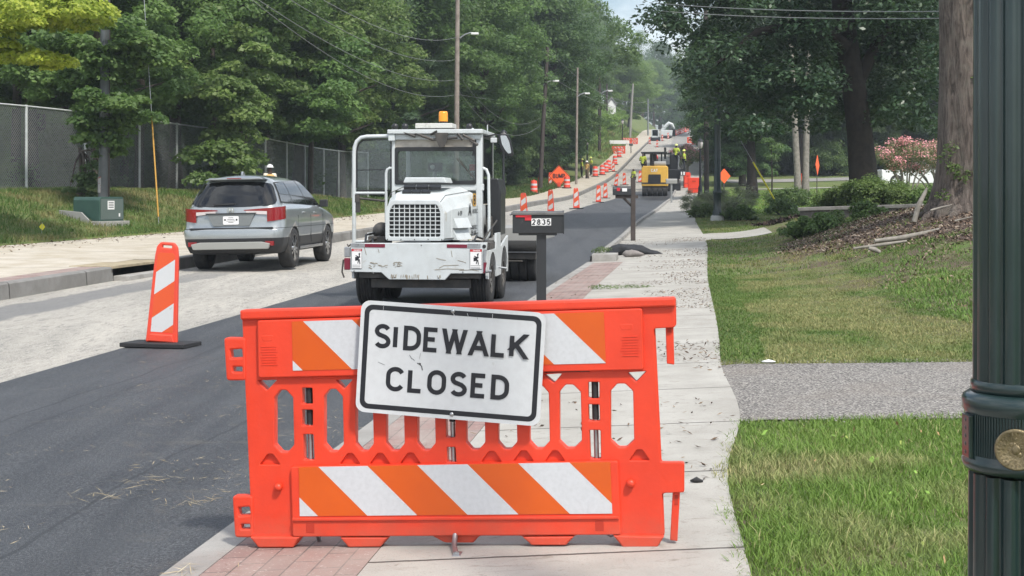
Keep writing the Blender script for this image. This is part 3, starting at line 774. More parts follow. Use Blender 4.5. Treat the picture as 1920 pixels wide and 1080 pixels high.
MB().lathe([(.0001,-.004),(.008,-.003),(.009,0)], (0.02,0,-.211), 10, axis='y').build('bolt', K['steel'], sgn)

# ------------------------------------------------------------------ near lamp post
LX, LY = 1.194, 3.2
z = lambda y: pz(y, LY)
lp = thing('lamp_post', 'dark green fluted lamp post with a brass medallion at right edge', 'lamp post', (LX, LY, float(H(LX, LY))))
g0 = float(H(LX, LY)); zz = lambda y: z(y)-g0
MB().lathe([(.110,zz(722)),(.1095,zz(700)),(.104,3.2),(.085,4.6)], n=288, flute=(16,.09), smooth=True).build('upper_shaft', K['lampgreen'], lp)
MB().lathe([(.106,zz(735)),(.114,zz(731)),(.114,zz(716)),(.110,zz(712))], n=64).build('neck_ring', K['lampgreen'], lp)
MB().lathe([(.119,zz(880)),(.127,zz(878)),(.133,zz(870)),(.134,zz(862)),(.129,zz(856)),(.128,zz(772)),(.133,zz(766)),(.134,zz(748)),(.130,zz(741)),(.117,zz(734)),(.10,zz(732))], n=96).build('collar', K['lampgreen'], lp)
mb = MB()
for k in range(-16, 17):      # ribbed belt round the collar, facing the street
    a = R(-112+k*3.0); mb.box((.129*math.cos(a), .129*math.sin(a), (zz(772)+zz(848))/2), (.003,.0035,zz(772)-zz(848)), rot=(0,0,a))
mb.build('ribbed_belt', K['lampgreen'], lp)
mb = MB()
for k in range(5): mb.sphere((-.131,-.01,zz(785+k*15)), .0085, (.7,1.2,.9), 12)
mb.box((-.129,-.01,zz(815)), (.012,.05,.10)); mb.build('hinge_block', K['lampgreen'], lp, bevel=.003)
MB().lathe([(.121,-.02),(.1205,zz(1080)),(.119,zz(885))], n=288, flute=(16,.10)).build('lower_shaft', K['lampgreen'], lp)
MB().lathe([(.19,-.02),(.19,.05),(.17,.07),(.165,.14),(.14,.17),(.121,.19)], n=48).build('base', K['lampgreen'], lp)
a = math.atan2(-.134, px(1903, LY-.13)-LX)
mb = MB(); mb.M = Matrix.Rotation(a+PI/2, 4, 'Z') @ Matrix.Translation((0,-.130,zz(826)))
mb.lathe([(.047,.006),(.047,-.004),(.044,-.0065),(.040,-.004),(.0001,-.0042)][::-1], (0,0,0), 48, axis='y')
for r_ in (.036,.026,.015): 
    for k in range(28 if r_ > .03 else 16):
        b = 2*PI*k/(28 if r_ > .03 else 16)
        mb.box((r_*math.cos(b), -.0045, r_*math.sin(b)), (.0055,.002,.0022), rot=(0,-b+(.6 if r_<.03 else 0),0))
mb.sphere((0,-.004,0), .010, (1,.3,1.2)); mb.sphere((-.006,-.004,.012), .006, (1.4,.3,.8)); mb.sphere((.007,-.004,-.011), .006, (1,.3,1))
mb.build('medallion', K['brass'], lp)
MB().lathe([(.05,4.6),(.12,4.65),(.17,4.9),(.16,5.2),(.05,5.35)], n=24).build('lantern', K['lens'], lp)

# ------------------------------------------------------------------ vertical panel channelizer (template)
def panel_xy(yf): return None
def make_panel(name, label, lean=0, worn=True, flip=False):
    t = thing(name, label, 'channelizer')
    o = [(-.17,.04),(.17,.04),(.165,.10),(.125,.95),(.11,1.05),(.07,1.095),(-.07,1.095),(-.11,1.05),(-.125,.95),(-.165,.10)]
    bd = curve2d('panel_body', [rnd_poly(o, .02), rnd_poly([(-.05,1.035),(.05,1.035),(.05,1.062),(-.05,1.062)], .01)], 0, .05, K['orange_far'], t, .012)
    o2 = [(-.118,.15),(.118,.15),(.093,.96),(.07,.985),(-.07,.985),(-.093,.96)]
    mb = MB(); zs = .15; sg = 1 if not flip else -1
    k = 0
    for z0, z1, w in ((-.3,.13,0),(.13,.36,1),(.36,.60,0),(.60,.83,1),(.83,1.3,0)):
        p = clip(o2, (-.12, z0-.09*sg+.02), (.12, z0+.09*sg+.02), True)
        if p: p = clip(p, (-.12, z1-.09*sg+.02), (.12, z1+.09*sg+.02), False)
        if p and len(p) > 2: mb.prism(p, -.0255, -.0275, 'y', w)
    mb.build('striped_face', [K['sheet_orange_worn'], K['sheet_white_worn']], t)
    MB().prism([(-.14,.05),(.14,.05),(.12,.13),(-.12,.13)], -.05, .05).build('panel_foot', K['orange_far'], t, bevel=.012)
    MB().prism([(-.38,0),(.36,0),(.36,.045),(-.38,.045)], -.2, .2).build('rubber_base', K['black'], t, bevel=.008)
    return t
X_, Y_ = px(303, 14.35), 14.35
vp0 = make_panel('channelizer_panel', 'orange and white striped panel standing nearest, where fresh asphalt meets milled road')
vp0.location = (X_, Y_, float(S(X_, Y_))+.004); vp0.rotation_euler = (0, R(3.6), R(-3))
for c_ in kids(vp0):
    if c_.name.startswith('rubber_base'): c_.rotation_euler = (0, R(-3.6), R(-12))

# ------------------------------------------------------------------ mailbox with numbers
MY = 13.6; MX = px(1015, MY)
mzb = float(S(MX, MY)); t = thing('mailbox', 'black mailbox numbered 2835 with red flag on a square black post', 'mailbox', (MX, MY, mzb))
zz = lambda y: pz(y, MY)-mzb
MB().bx(-.048,.048,-.048,.048,0,zz(437)).build('post', K['mailbox'], t, bevel=.004)
x0, x1 = px(961,MY)-MX, px(1055,MY)-MX
arch = [(-.09,zz(437)),(.09,zz(437)),(.09,zz(405))]+[(.09*math.cos(R(a)), zz(405)+.05*math.sin(R(a))) for a in range(15,180,15)]+[(-.09,zz(405))]
bd = MB().prism(arch, x0, x1, 'x').build('box', K['mailbox'], t, bevel=.004)
MB().prism([(a*1.06, (b-zz(420))*1.05+zz(420)) for a, b in arch], x1-.002, x1+.012, 'x').build('door', K['mailbox'], t, bevel=.003)
MB().bx(x0-.012, x1+.01, -.105,.105, zz(403), zz(397)).build('roof_cap', M('grey_lid', (.13,.13,.13), .5, c2=(.07,.07,.07), sc=8), t, bevel=.006)
MB().bx(x0+.06, x1-.06, -.07,.07, zz(441), zz(437)).build('bracket', K['mailbox'], t)
MB().bx(px(967,MY)-MX, px(996,MY)-MX, -.098,-.091, zz(407), zz(401)).bx(px(984,MY)-MX, px(996,MY)-MX, -.098,-.092, zz(413), zz(406)).build('flag', K['redpaint'], t)
MB().lathe([(.008,x0-.03),(.012,x0-.02),(.008,x0-.008)], (0,0,zz(402)), 10, axis='x').build('latch_knob', K['steel'], t)
cx, cz = px(1014.5,MY)-MX, zz(416)
m_ = MB()
for k in range(4): m_.bx(cx-.098+.049*k+.001, cx-.098+.049*(k+1)-.001, -.094,-.092, cz-.036+.002*(k % 2), cz+.034+.002*(k % 2))
lb = m_.build('number_plate', K['label_white'], t)
mb = MB()
for k, ch in enumerate('2835'): write(mb, ch, cx-.0735+.049*k, cz, .046, .012, -.0948, sx=.95)
mb.build('numbers', K['signblack'], t)

# second mailbox, timber post with arm
MY2 = 39.3; MX2 = px(1187, MY2); b2 = float(S(MX2, MY2)); t = thing('mailbox', 'dark mailbox on a brown timber post with diagonal brace beside the kerb', 'mailbox', (MX2, MY2, b2))
zz = lambda y: pz(y, MY2)-b2; xx = lambda x: px(x, MY2)-MX2
MB().bx(-.065,.065,-.065,.065,-.05,zz(333)).build('post', K['woodred'], t, bevel=.008)
MB().bx(xx(1154),xx(1196),-.05,.05,zz(372),zz(366)).build('arm', K['woodred'], t)
MB().tube([(xx(1168),0,zz(370)),(xx(1184),0,zz(386))], .035, 4).build('brace', K['woodred'], t)
arch = [(-.1,zz(366)),(.1,zz(366)),(.1,zz(355))]+[(.1*math.cos(R(a)), zz(355)+.09*math.sin(R(a))) for a in range(15,180,15)]+[(-.1,zz(355))]
bd = MB().prism(arch, xx(1149), xx(1183), 'x').build('box', K['mailbox'], t, bevel=.01)
MB().bx(xx(1166),xx(1175),-.108,-.104,zz(359),zz(353)).build('number_plate', K['label_white'], t)
MB().bx(xx(1156),xx(1162),-.112,-.104,zz(358),zz(352)).build('flag', K['redpaint'], t)

# kerb-end box of concrete, dark sack and pale sack
q = gp(1112, 490); 
t = thing('kerb_end_block', 'low pale concrete kerb end with weeds beside the asphalt', 'kerb block', (px(1132,29.9), 29.9, P(29.9)-.08), -head(30))
MB().bx(-.26,.27,-.05,.75,0,.19).build('block', K['concrete'], t, bevel=.012)
def blob(name, pts, rads, mat, seed=0, rough=.12, parent=None):
    """a lumpy soft shape along a spine"""
    bm = bmesh.new(); mb = MB(); mb.tube(pts, rads, 18, 0, True); me = mb.mesh(name)
    bm.from_mesh(me); bmesh.ops.remove_doubles(bm, verts=bm.verts, dist=1e-5)
    bmesh.ops.subdivide_edges(bm, edges=bm.edges, cuts=1, use_grid_fill=True)
    r_ = random.Random(seed)
    from mathutils import noise as nz
    for v in bm.verts:
        n_ = nz.noise_vector(v.co*7+Vector((seed,0,0)))*rough*max(rads); v.co += n_
    bm.to_mesh(me); bm.free(); me.materials.append(mat)
    for p_ in me.polygons: p_.use_smooth = True
    o = bpy.data.objects.new(name, me); COL.objects.link(o)
    if parent: o.parent = parent
    return o
o = blob('filter_sock', [(-.55,0,.05),(-.45,0,.17),(-.2,.05,.27),(.1,.0,.25),(.35,.02,.18),(.6,-.03,.10),(.78,0,.04)], [.03,.14,.2,.2,.16,.12,.03], M('black_mesh_fabric', (.016,.018,.022), .85, c2=(.03,.032,.035), sc=10, bump=.6, bsc=25), 3, .3)
o.location = (px(1180,32.2), 32.2, float(S(px(1180,32.2), 32.2))-.03)
o.scale = (1,1,.62); tag(o, 'slumped black mesh filter sock lying on the sidewalk', 'sack')
o = blob('sand_bag', [(-.25,0,.08),(-.15,0,.1),(0,0,.11),(.15,.02,.10),(.33,0,.07)], [.02,.11,.12,.1,.03], M('pale_bag', (.21,.19,.18), .8, c2=(.13,.12,.11), sc=9, bump=.4, bsc=30), 5, .2)
o.scale = (.85,.8,.75); o.location = (px(1184,31.3), 31.3, float(S(px(1184,31.3), 31.3)))
tag(o, 'small pale grey sandbag tucked under the black filter sock', 'sack')
# ------------------------------------------------------------------ wheels
def wheel(parent, loc, r, w_, rim_r, side=1, spokes=10, rimmat=None, dish=.0, tread=0, name='wheel'):
    """a wheel standing in x: tyre with its rim as a child; side=+1 outer face to +x"""
    mb = MB(); s = side
    pr = [(rim_r, -w_/2), (r*.93, -w_/2), (r*.985, -w_*.42), (r, -w_*.34)]
    if tread:
        for k in range(tread):
            c = -w_*.30 + w_*.60*k/(tread-1); pr += [(r, c-.012), (r-.012, c-.008), (r-.012, c+.008), (r, c+.012)]
    pr += [(r, w_*.34), (r*.985, w_*.42), (r*.93, w_/2), (rim_r, w_/2)]
    mb.lathe([(a, b*s) for a, b in pr][::(1 if s > 0 else -1)], loc, 40, axis='x', caps=False)
    t_ = mb.build(name, K['tyre'], parent)
    mb = MB(); f = s*w_/2
    mb.lathe([(rim_r*1.01, -f*.9), (rim_r*1.01, f*1.0), (rim_r*.93, f*1.02), (rim_r*.88, f*.75), (rim_r*.86, f*.2), (.001, f*.2)][::(1 if s > 0 else -1)], loc, 32, axis='x', m=1, caps=False)
    mb.lathe([(rim_r*.26, f*.3), (rim_r*.24, f*(1.0-dish)), (rim_r*.16, f*(1.05-dish)), (.001, f*(1.05-dish))][::(1 if s > 0 else -1)], loc, 20, axis='x', m=0, caps=False)
    for k in range(spokes):
        a = 2*PI*(k+(.16 if k % 2 else -.16))/spokes
        mb.box((loc[0]+f*(.9-dish*.6), loc[1]+math.cos(a)*rim_r*.56, loc[2]+math.sin(a)*rim_r*.56), (.03, rim_r*.74, rim_r*.15), 0, rot=(a,0,0))
    mb.build('rim', [rimmat or K['steel'], K['darkmetal']], t_)
    return t_

# ------------------------------------------------------------------ silver SUV
def paint():
    t = NT('silver_car_paint'); v = t.coord('Object')
    c = t.mix(t.ramp(t.noise(v, 2, 4), .4, .7), (.30,.325,.335), (.26,.285,.295))
    c = t.mix(t.ramp(t.noise(v, 400, 1), .55, .6, 0, .3), c, (.50,.52,.54))
    t.base(c); t.rough(.28); t.b.inputs['Metallic'].default_value = .45
    t.b.inputs['Coat Weight'].default_value = 1; t.b.inputs['Coat Roughness'].default_value = .03; return t.mat
K['silver'] = paint()
K['clad'] = M('black_cladding', (.02,.021,.024), .5)
K['chrome'] = M('bright_trim', (.6,.6,.6), .15, metal=1)
K['skid'] = M('silver_skid_plate', (.33,.33,.31), .35, metal=.3)
def outline_h(yr_, yf, w_, rc, rf, bow=.09, bowf=.1):
    rc = rc*1.45
    """right half in plan: rear centre -> corner -> side -> front corner -> front centre"""
    pts = []
    for f in (0, .25, .5, .75): 
        x = (w_-rc)*f; pts.append((x, yr_+bow*(x/w_)**2))
    y0 = yr_+bow*((w_-rc)/w_)**2
    for k in range(5): 
        a = R(90*k/4); pts.append((w_-rc+rc*math.sin(a), y0+rc*(1-math.cos(a))))
    ya, yb = y0+rc, yf-bowf-rf
    for k in range(1, 16): pts.append((w_, ya+(yb-ya)*k/16))
    for k in range(5):
        a = R(90*k/4); pts.append((w_-rf*(1-math.cos(a)), yb+rf*math.sin(a)))
    for f in (.66, .33, 0):
        x = (w_-rf)*f; pts.append((x, yf-bowf*(x/w_)**2))
    return pts
RINGS = [ # z, rear, front, half width, corner r rear, corner r front, material below this ring
 (.30,-2.20,2.20,.80,.16,.35,1),(.335,-2.38,2.36,.91,.16,.38,1),(.48,-2.455,2.44,.965,.16,.40,1),(.60,-2.47,2.46,.982,.16,.42,1),(.625,-2.475,2.46,.986,.16,.42,0),(.745,-2.475,2.46,.992,.16,.42,0),
 (.775,-2.44,2.45,.992,.17,.42,0),(.785,-2.385,2.45,.992,.17,.42,1),(.92,-2.385,2.43,.992,.18,.42,0),(1.03,-2.375,2.38,.985,.19,.42,0),(1.10,-2.355,2.32,.968,.19,.42,0),(1.155,-2.33,2.2,.945,.19,.42,0),
 (1.18,-2.315,1.25,.915,.19,.30,0),(1.22,-2.295,1.0,.900,.2,.30,0),(1.42,-2.195,.66,.815,.2,.30,0),(1.60,-2.07,.30,.715,.2,.30,0),(1.68,-2.02,.12,.64,.2,.28,0),(1.73,-1.98,-.02,.54,.2,.28,0),(1.77,-1.78,-.25,.36,.2,.25,0),(1.79,-1.4,-.6,.15,.1,.1,0)]
def ring_pts(rg):
    z_, a, b, w_, rc, rf, m = rg; out = []
    for (x, y) in outline_h(a, b, w_, rc, rf):
        zz_ = z_
        if .9 < z_ < 1.2 and y > .9: zz_ = z_ - (y-.9)/1.5*(.22 if z_ > 1.0 else .1)*(z_-.9)/.25
        if z_ >= 1.17 and y > .9: zz_ = z_ - .01
        out.append((x, y, zz_))
    return out
def suv():
    t = thing('parked_suv', 'silver grey SUV seen from behind driving along the left lane', 'car', (0,0,0))
    rp = [ring_pts(r_) for r_ in RINGS]; n = len(rp[0])
    V = []; 
    for q in rp: V += q + [(-x, y, z_) for x, y, z_ in q[1:-1][::-1]]
    m_ = 2*n-2; mb = MB(); fs = []; ms = []
    for r_ in range(len(rp)-1):
        for k in range(m_): fs.append((r_*m_+k, r_*m_+(k+1) % m_, (r_+1)*m_+(k+1) % m_, (r_+1)*m_+k)); ms.append(RINGS[r_+1][6])
    mb.add(V, fs, 0, True); mb.m = ms
    mb.add(V[:m_], [tuple(range(m_))[::-1]], 1); mb.add(V[-m_:], [tuple(range(m_))], 0, True)
    o = mb.build('body', [K['silver'], K['clad']], t)
    bm = bmesh.new(); bm.from_mesh(o.data); bmesh.ops.remove_doubles(bm, verts=bm.verts, dist=1e-5); bmesh.ops.recalc_face_normals(bm, faces=bm.faces); bm.to_mesh(o.data); bm.free()
    for yy in (-1.42, 1.40):
        c = MB().lathe([(.425,-1.3),(.425,-.66)], (0,yy,.37), 40, axis='x').build('c', K['clad']); c2 = MB().lathe([(.425,.66),(.425,1.3)], (0,yy,.37), 40, axis='x').build('c', K['clad'])
        for cc in (c, c2):
            b_ = o.modifiers.new('b', 'BOOLEAN'); b_.object = cc; b_.operation = 'DIFFERENCE'; b_.solver = 'EXACT'
            try: b_.material_mode = 'TRANSFER'
            except Exception: pass
            bake(o); bpy.data.objects.remove(cc)
    ws = o.modifiers.new('n', 'WEIGHTED_NORMAL'); bake(o)
    # windows: patches that follow the greenhouse, 8 mm proud
    def lerp(a, b, f): return a+(b-a)*f
    def gh(z_):                                   # ring interpolated at height z
        for i in range(12, len(RINGS)-1):
            if RINGS[i][0] <= z_ <= RINGS[i+1][0]:
                f = (z_-RINGS[i][0])/(RINGS[i+1][0]-RINGS[i][0]); return [lerp(RINGS[i][k], RINGS[i+1][k], f) for k in range(6)]
        return list(RINGS[12][:6])
    def side_pt(y, z_): return (gh(z_)[3]+.008, y, z_)
    def rear_pt(x, z_):                           # wraps round the corner
        g_ = gh(z_); a, w_, rc = g_[1], g_[3], g_[4]*1.45; s_ = 1 if x >= 0 else -1; ax = abs(x)
        if ax <= w_-rc: return (x, a+.09*(ax/w_)**2-.008, z_)
        th = min((ax-(w_-rc))/rc, 1.15); y0 = a+.05*((w_-rc)/w_)**2
        return (s_*(w_-rc+(rc+.008)*math.sin(th)), y0+rc-(rc+.008)*math.cos(th), z_)
    def grid(fn, nu, nv, flip=False):
        vs = [fn(i/nu, j/nv) for j in range(nv+1) for i in range(nu+1)]; k = nu+1
        fs = [(j*k+i, j*k+i+1, (j+1)*k+i+1, (j+1)*k+i) for j in range(nv) for i in range(nu)]
        return vs, ([f[::-1] for f in fs] if flip else fs)
    def rear(u, v):
        u_ = u*2-1; zb = 1.18+.06*abs(u_)**3; ztp = 1.655-.05*abs(u_)**3
        hw = lerp(.90, .76, v) - .05*abs(v*2-1)**6
        return rear_pt(u_*hw, lerp(zb, ztp, v))
    mb = MB(); mb.add(*grid(rear, 30, 8), 0, True); mb.build('rear_window', K['glass_dark'], t)
    def sidew(y0b, y1b, y0t, y1t, zb0, zb1, zt0, zt1):
        def f(u, v): return side_pt(lerp(lerp(y0b, y1b, u), lerp(y0t, y1t, u), v), lerp(lerp(zb0, zb1, u), lerp(zt0, zt1, u), v))
        return f
    for s_ in (1, -1):
        for nm, a in (('side_window', (-2.0,-1.20,-1.80,-1.14,1.27,1.235,1.60,1.66)), ('side_window', (-1.17,-.12,-1.11,-.18,1.235,1.20,1.66,1.68)), ('side_window', (-.09,.92,-.14,.20,1.20,1.19,1.68,1.66))):
            mb = MB(); vs, fs = grid(sidew(*a), 10, 6); vs = [(s_*x, y, z_) for x, y, z_ in vs]
            mb.add(vs, fs if s_ > 0 else [f[::-1] for f in fs], 0, True); mb.build(nm, K['glass_dark'], t)
        mb = MB(); f = sidew(-2.04,.98,-1.83,.16,1.245,1.165,1.635,1.70)
        vs, fs = grid(lambda u, v: (f(u,v)[0]-.004, f(u,v)[1], f(u,v)[2]), 14, 6); mb.add([(s_*x, y, z_) for x, y, z_ in vs], fs if s_ > 0 else [q[::-1] for q in fs], 0, True)
        mb.build('window_surround', K['clad'], t)
        # tail light wrapping the corner
        mb = MB()
        def tl(u, v): 
            x = lerp(.70,.985+.20,u); zb, zt = lerp(.90,.95,u), lerp(1.15,1.185,u)
            r5 = RINGS[9]; w_, rc, a_ = .988, .19*1.45, -2.392; ax = x
            zq = lerp(zb, zt, v)
            if ax <= w_-rc: p = (x, a_+.09*(ax/w_)**2, zq)
            else:
                th = (ax-(w_-rc))/rc*.95; y0 = a_+.09*((w_-rc)/w_)**2; p = (w_-rc+(rc+.006)*math.sin(min(th,PI/2)), y0+rc-(rc+.006)*math.cos(min(th,PI/2))+max(0, th-PI/2)*rc, zq)
            return (s_*p[0], p[1]-.012, p[2])
        vs, fs = grid(tl, 12, 3, flip=s_ < 0); mb.add(vs, fs, 0, True)
        def strip_(x0, x1, z0, z1, mm):
            q = [(s_*x, -2.392+.09*(x/.99)**2-.014, z_) for x, z_ in ((x0,z0[0]),(x1,z0[1]),(x1,z1[1]),(x0,z1[0]))]
            mb.add(q if s_ > 0 else q[::-1], [(0,1,2,3)], mm)
        strip_(.26,.71,(1.108,1.095),(1.125,1.152),0); strip_(.30,.70,(1.06,1.03),(1.106,1.093),1); strip_(.73,.80,(1.0,.99),(1.07,1.07),1)
        mb.build('tail_light', [K['red'], K['lens']], t)
        MB().box((s_*.76,-2.425,.50), (.17,.05,.085)).build('rear_reflector', K['red'], t, bevel=.008)
        mb = MB(); mb.box((s_*1.04, .86, 1.22), (.17,.10,.15)); mb.box((s_*.95,.87,1.17), (.14,.05,.04)); mb.build('side_mirror', K['clad'], t, bevel=.03)
        MB().bx(s_*.955, s_*.975, -.95, .95, .345, .40).build('sill_trim', K['chrome'], t)
        MB().bx(s_*.97, s_*1.0, -.72, -.54, 1.04, 1.065).bx(s_*.97, s_*1.0, .22, .40, 1.03, 1.055).build('door_handle', K['silver'], t, bevel=.01)
        # door seams
        for y_ in (-1.12, -.10, .95): MB().bx(s_*.985, s_*.994, y_-.004, y_+.004, .45, 1.0).build('door_seam', K['clad'], t)
        for y_ in (-1.42, 1.40): wheel(t, (s_*.86, y_, .385), .385, .255, .265, s_, 10, K['chrome'], dish=.1)
    # tailgate furniture
    mb = MB(); mb.prism([(-.47,1.055),(.47,1.055),(.36,.83),(-.36,.83)], -2.36, -2.396, 'y'); mb.build('plate_recess', M('recess_shade_paint', (.20,.215,.22), .35, metal=.3), t)  # flat plate, the shade of the recess painted as darker silver
    MB().prism([(-.50,1.07),(.50,1.07),(.485,1.05),(-.485,1.05)], -2.35, -2.415).build('plate_hood', K['clad'], t)
    MB().prism(rrect(.31,.155,.02), -2.398, -2.405, 'y').build('licence_plate', K['label_white'], t).location.z = .935
    mb = MB()
    for x, z_ in ((-.115,.945),(.115,.945)): mb.lathe([(.018,-2.4065),(.001,-2.4065)][::-1], (x,0,z_), 12, axis='y')
    for z_, w_ in ((.985,.05),(.955,.07),(.925,.09),(.90,.05)): mb.bx(-w_, w_, -2.4066, -2.4055, z_-.004, z_+.004)
    mb.build('plate_print', K['signblack'], t)
    mb = MB(); ring_ = rrect(.13,.105,.03); ri = rrect(.11,.085,.022)
    vs = [(a, -2.412, b+1.115) for a, b in ring_]+[(a, -2.412, b+1.115) for a, b in ri]; n_ = len(ring_)
    mb.add(vs, [(i, (i+1) % n_, n_+(i+1) % n_, n_+i) for i in range(n_)]); mb.bx(-.03,-.018,-2.415,-2.38,1.08,1.15).bx(.018,.03,-2.415,-2.38,1.08,1.15).bx(-.02,.02,-2.413,-2.38,1.108,1.122)
    mb.build('emblem', K['chrome'], t)
    MB().bx(-.82,.82,-2.42,-2.37,.775,.80).build('bumper_gap', K['clad'], t)
    MB().prism([(-.78,.50),(-.6,.535),(.6,.535),(.78,.50),(.74,.40),(-.74,.40)], -2.40, -2.482, 'y').build('skid_plate', K['skid'], t, bevel=.012)
    MB().box((-.15,-2.305,1.235), (.44,.02,.03), rot=(0,-.03,0)).build('rear_wiper', K['clad'], t)
    MB().prism([(-.60,1.685),(.60,1.685),(.50,1.725),(-.50,1.725)], -2.13, -1.85).build('roof_spoiler', K['silver'], t, bevel=.012)
    MB().bx(-.14,.14,-2.146,-2.13,1.705,1.72).build('brake_light', K['red'], t)
    MB().prism([(-1.62,1.78),(-1.42,1.78),(-1.55,1.85),(-1.61,1.85)], -.02, .02, 'x').build('antenna_fin', K['silver'], t, bevel=.008)
    MB().tube([(.0,-2.2,.34),(.1,-1.9,.28)], .03).box((0,-1.42,.33), (1.3,.12,.1)).box((0,0,.30), (.5,3.6,.06)).build('underbody', K['clad'], t)
    return t
sv = suv(); sv.scale = (1.075,1.075,1.12)
hd = math.atan(.10); cy_ = 28.2+2.6; cx_ = px(434, 28.2)+.10*2.6
sv.location = (cx_, cy_, float(S(cx_, cy_))-.045); sv.rotation_euler = (0, R(-1.2), -hd)

# ------------------------------------------------------------------ white road sweeper
SY = 18.75; sX = px(786, SY); sZ = float(S(sX, SY)); SH = math.atan(.115)
sw = thing('road_sweeper', 'white ride-on road sweeper with open cab door and amber beacon', 'sweeper', (sX, SY, sZ), -SH)
def sx(x, dy=0): return (px(x, SY+dy)-sX) - .0*dy          # rough local x from the photograph for a plane dy further on
def sl(x, y, dy=0.):
    """photograph place -> local (x, z) on the machine's cross plane dy ahead of its tail"""
    ca, sa = math.cos(SH), math.sin(SH)
    # plane: points (sX + u*ca + dy*sa, SY - u*sa + dy*ca)
    k = (x-960)/F; u = (k*(SY+dy*ca) - sX - dy*sa)/(ca + k*sa); Yp = SY - u*sa + dy*ca
    return u, pz(y, Yp)-sZ
SL = lambda pts, dy=0.: [sl(a, b, dy) for a, b in pts]
W_ = K['wpaint']
bmp = SL([(657,456),(913,455),(906,513),(845,513),(834,525),(729,524),(715,511),(657,510)])
MB().prism(bmp, 0, .09, 'y').build('rear_bumper', W_, sw, bevel=.008)
for a, b, c_, d_ in ((684,722,457,464),(838,876,458,465)):
    q = SL([(a,c_),(b,c_+.5),(b,d_),(a,d_-.5)]); MB().prism(q, -.002, -.006).build('reflector_strip', K['maroon'], sw)
for a, b, c_, d_ in ((659,683,456,463),(877,901,457,465)):
    q = SL([(a,c_),(b,c_+.5),(b,d_),(a,d_)]); MB().prism(q, -.002, -.006).build('reflector_strip', K['steel'], sw)
for a, b, c_ in ((659,679,466),(881,904,467)):
    st_ = MB().prism(SL([(a,c_),(b,c_),(b,c_+38),(a,c_+38)]), -.002, -.005).build('warning_sticker', K['label_white'], sw)
    MB().prism(SL([(a+.5,c_+.5),(b-.5,c_+.5),(b-.5,c_+5),(a+.5,c_+5)]), -.0052, -.0065).build('sticker_header', K['redpaint'], st_)
    mb = MB(); u, z_ = sl((a+b)/2, c_+2.8); write(mb, 'DANGER', u+.008, z_, .018, .004, -.0075, gap=.3); mb.build('header_text', K['label_white'], st_)
    mb = MB(); q0 = SL([(a+7,c_+16),(a+14,c_+15),(a+14,c_+22),(a+7,c_+23)]); mb.prism(q0, -.0055, -.0065)
    for s_ in (([(a+14,c_+9),(a+16,c_+17)]),([(a+16,c_+8),(a+14,c_+18)]),([(a+14,c_+20),(a+12,c_+28)]),([(a+15,c_+20),(a+16,c_+29)]),([(a+8,c_+13),(a+14,c_+16)])): ribbon(mb, SL(s_), .012, -.007)
    for k in (31, 34, 36.5): ribbon(mb, SL([(a+2,c_+k),(b-3,c_+k)]), .004, -.007)
    ribbon(mb, SL([(a+.4,c_+.4),(b-.4,c_+.4),(b-.4,c_+37.6),(a+.4,c_+37.6),(a+.4,c_+.4)]), .004, -.0072)
    mb.build('pictogram', K['signblack'], st_)
# scrapes and grime on the bumper
mb = MB(); r_ = random.Random(4)
for k in range(26):
    x = 733+r_.random()*98; y = 514+r_.random()*3; ribbon(mb, SL([(x,y),(x+r_.uniform(-1,1),y+3+r_.random()*5)]), .006+.006*r_.random(), -.003-.0001*k)
for k in range(34):
    x = 690+r_.random()*60; y = 490+r_.random()*12; ribbon(mb, SL([(x,y),(x+2+5*r_.random(),y+r_.uniform(-2,3))]), .004+.006*r_.random(), -.003-.0001*k)
for pts in ([(815,506),(838,504),(870,505)],[(858,488),(866,490),(874,493)],[(818,484),(828,487),(836,488)],[(861,507),(885,506),(898,508)],[(683,463),(687,478)],[(709,467),(711,474)],[(846,470),(848,482)],[(823,503),(832,498),(860,497)]):
    ribbon(mb, SL(pts), .008, -.0035)
mb.build('scrapes', M('scrape_rust', (.22,.19,.15), .8, c2=(.38,.34,.26), sc=30), sw)
# side lamps at the left tip, right tip
u, z_ = sl(650, 480); MB().bx(u-.035,u+.045,.0,.06,sl(650,482)[1],sl(650,463)[1]).build('side_lamp', K['steel'], sw, bevel=.01)
MB().bx(u-.035,u+.045,-.01,.05,sl(650,506)[1],sl(650,484)[1]).build('side_lamp', K['maroon'], sw, bevel=.01)
MB().tube([(u-.05,.02,z_-.05),(u-.07,.02,z_-.22),(u-.04,.02,z_-.30)], .012).tube([(u,.03,sl(650,458)[1]),(u+.02,.03,sl(650,462)[1]),(u+.06,.0,sl(650,458)[1])], .01).build('hook', K['darkmetal'], sw)
u, z_ = sl(908, 462); MB().lathe([(.02,-.012),(.026,-.006),(.026,0)], (u,0,z_), 14, axis='y').build('round_lamp', K['blackp'], sw)
q = SL([(907,468),(913,468),(910,492),(907,492)]); MB().prism(q, -.002, -.02).build('marker_lamp', K['steel'], sw)
q = SL([(907,492),(913,492),(909,512),(907,512)]); MB().prism(q, -.002, -.02).build('marker_lamp', K['maroon'], sw)
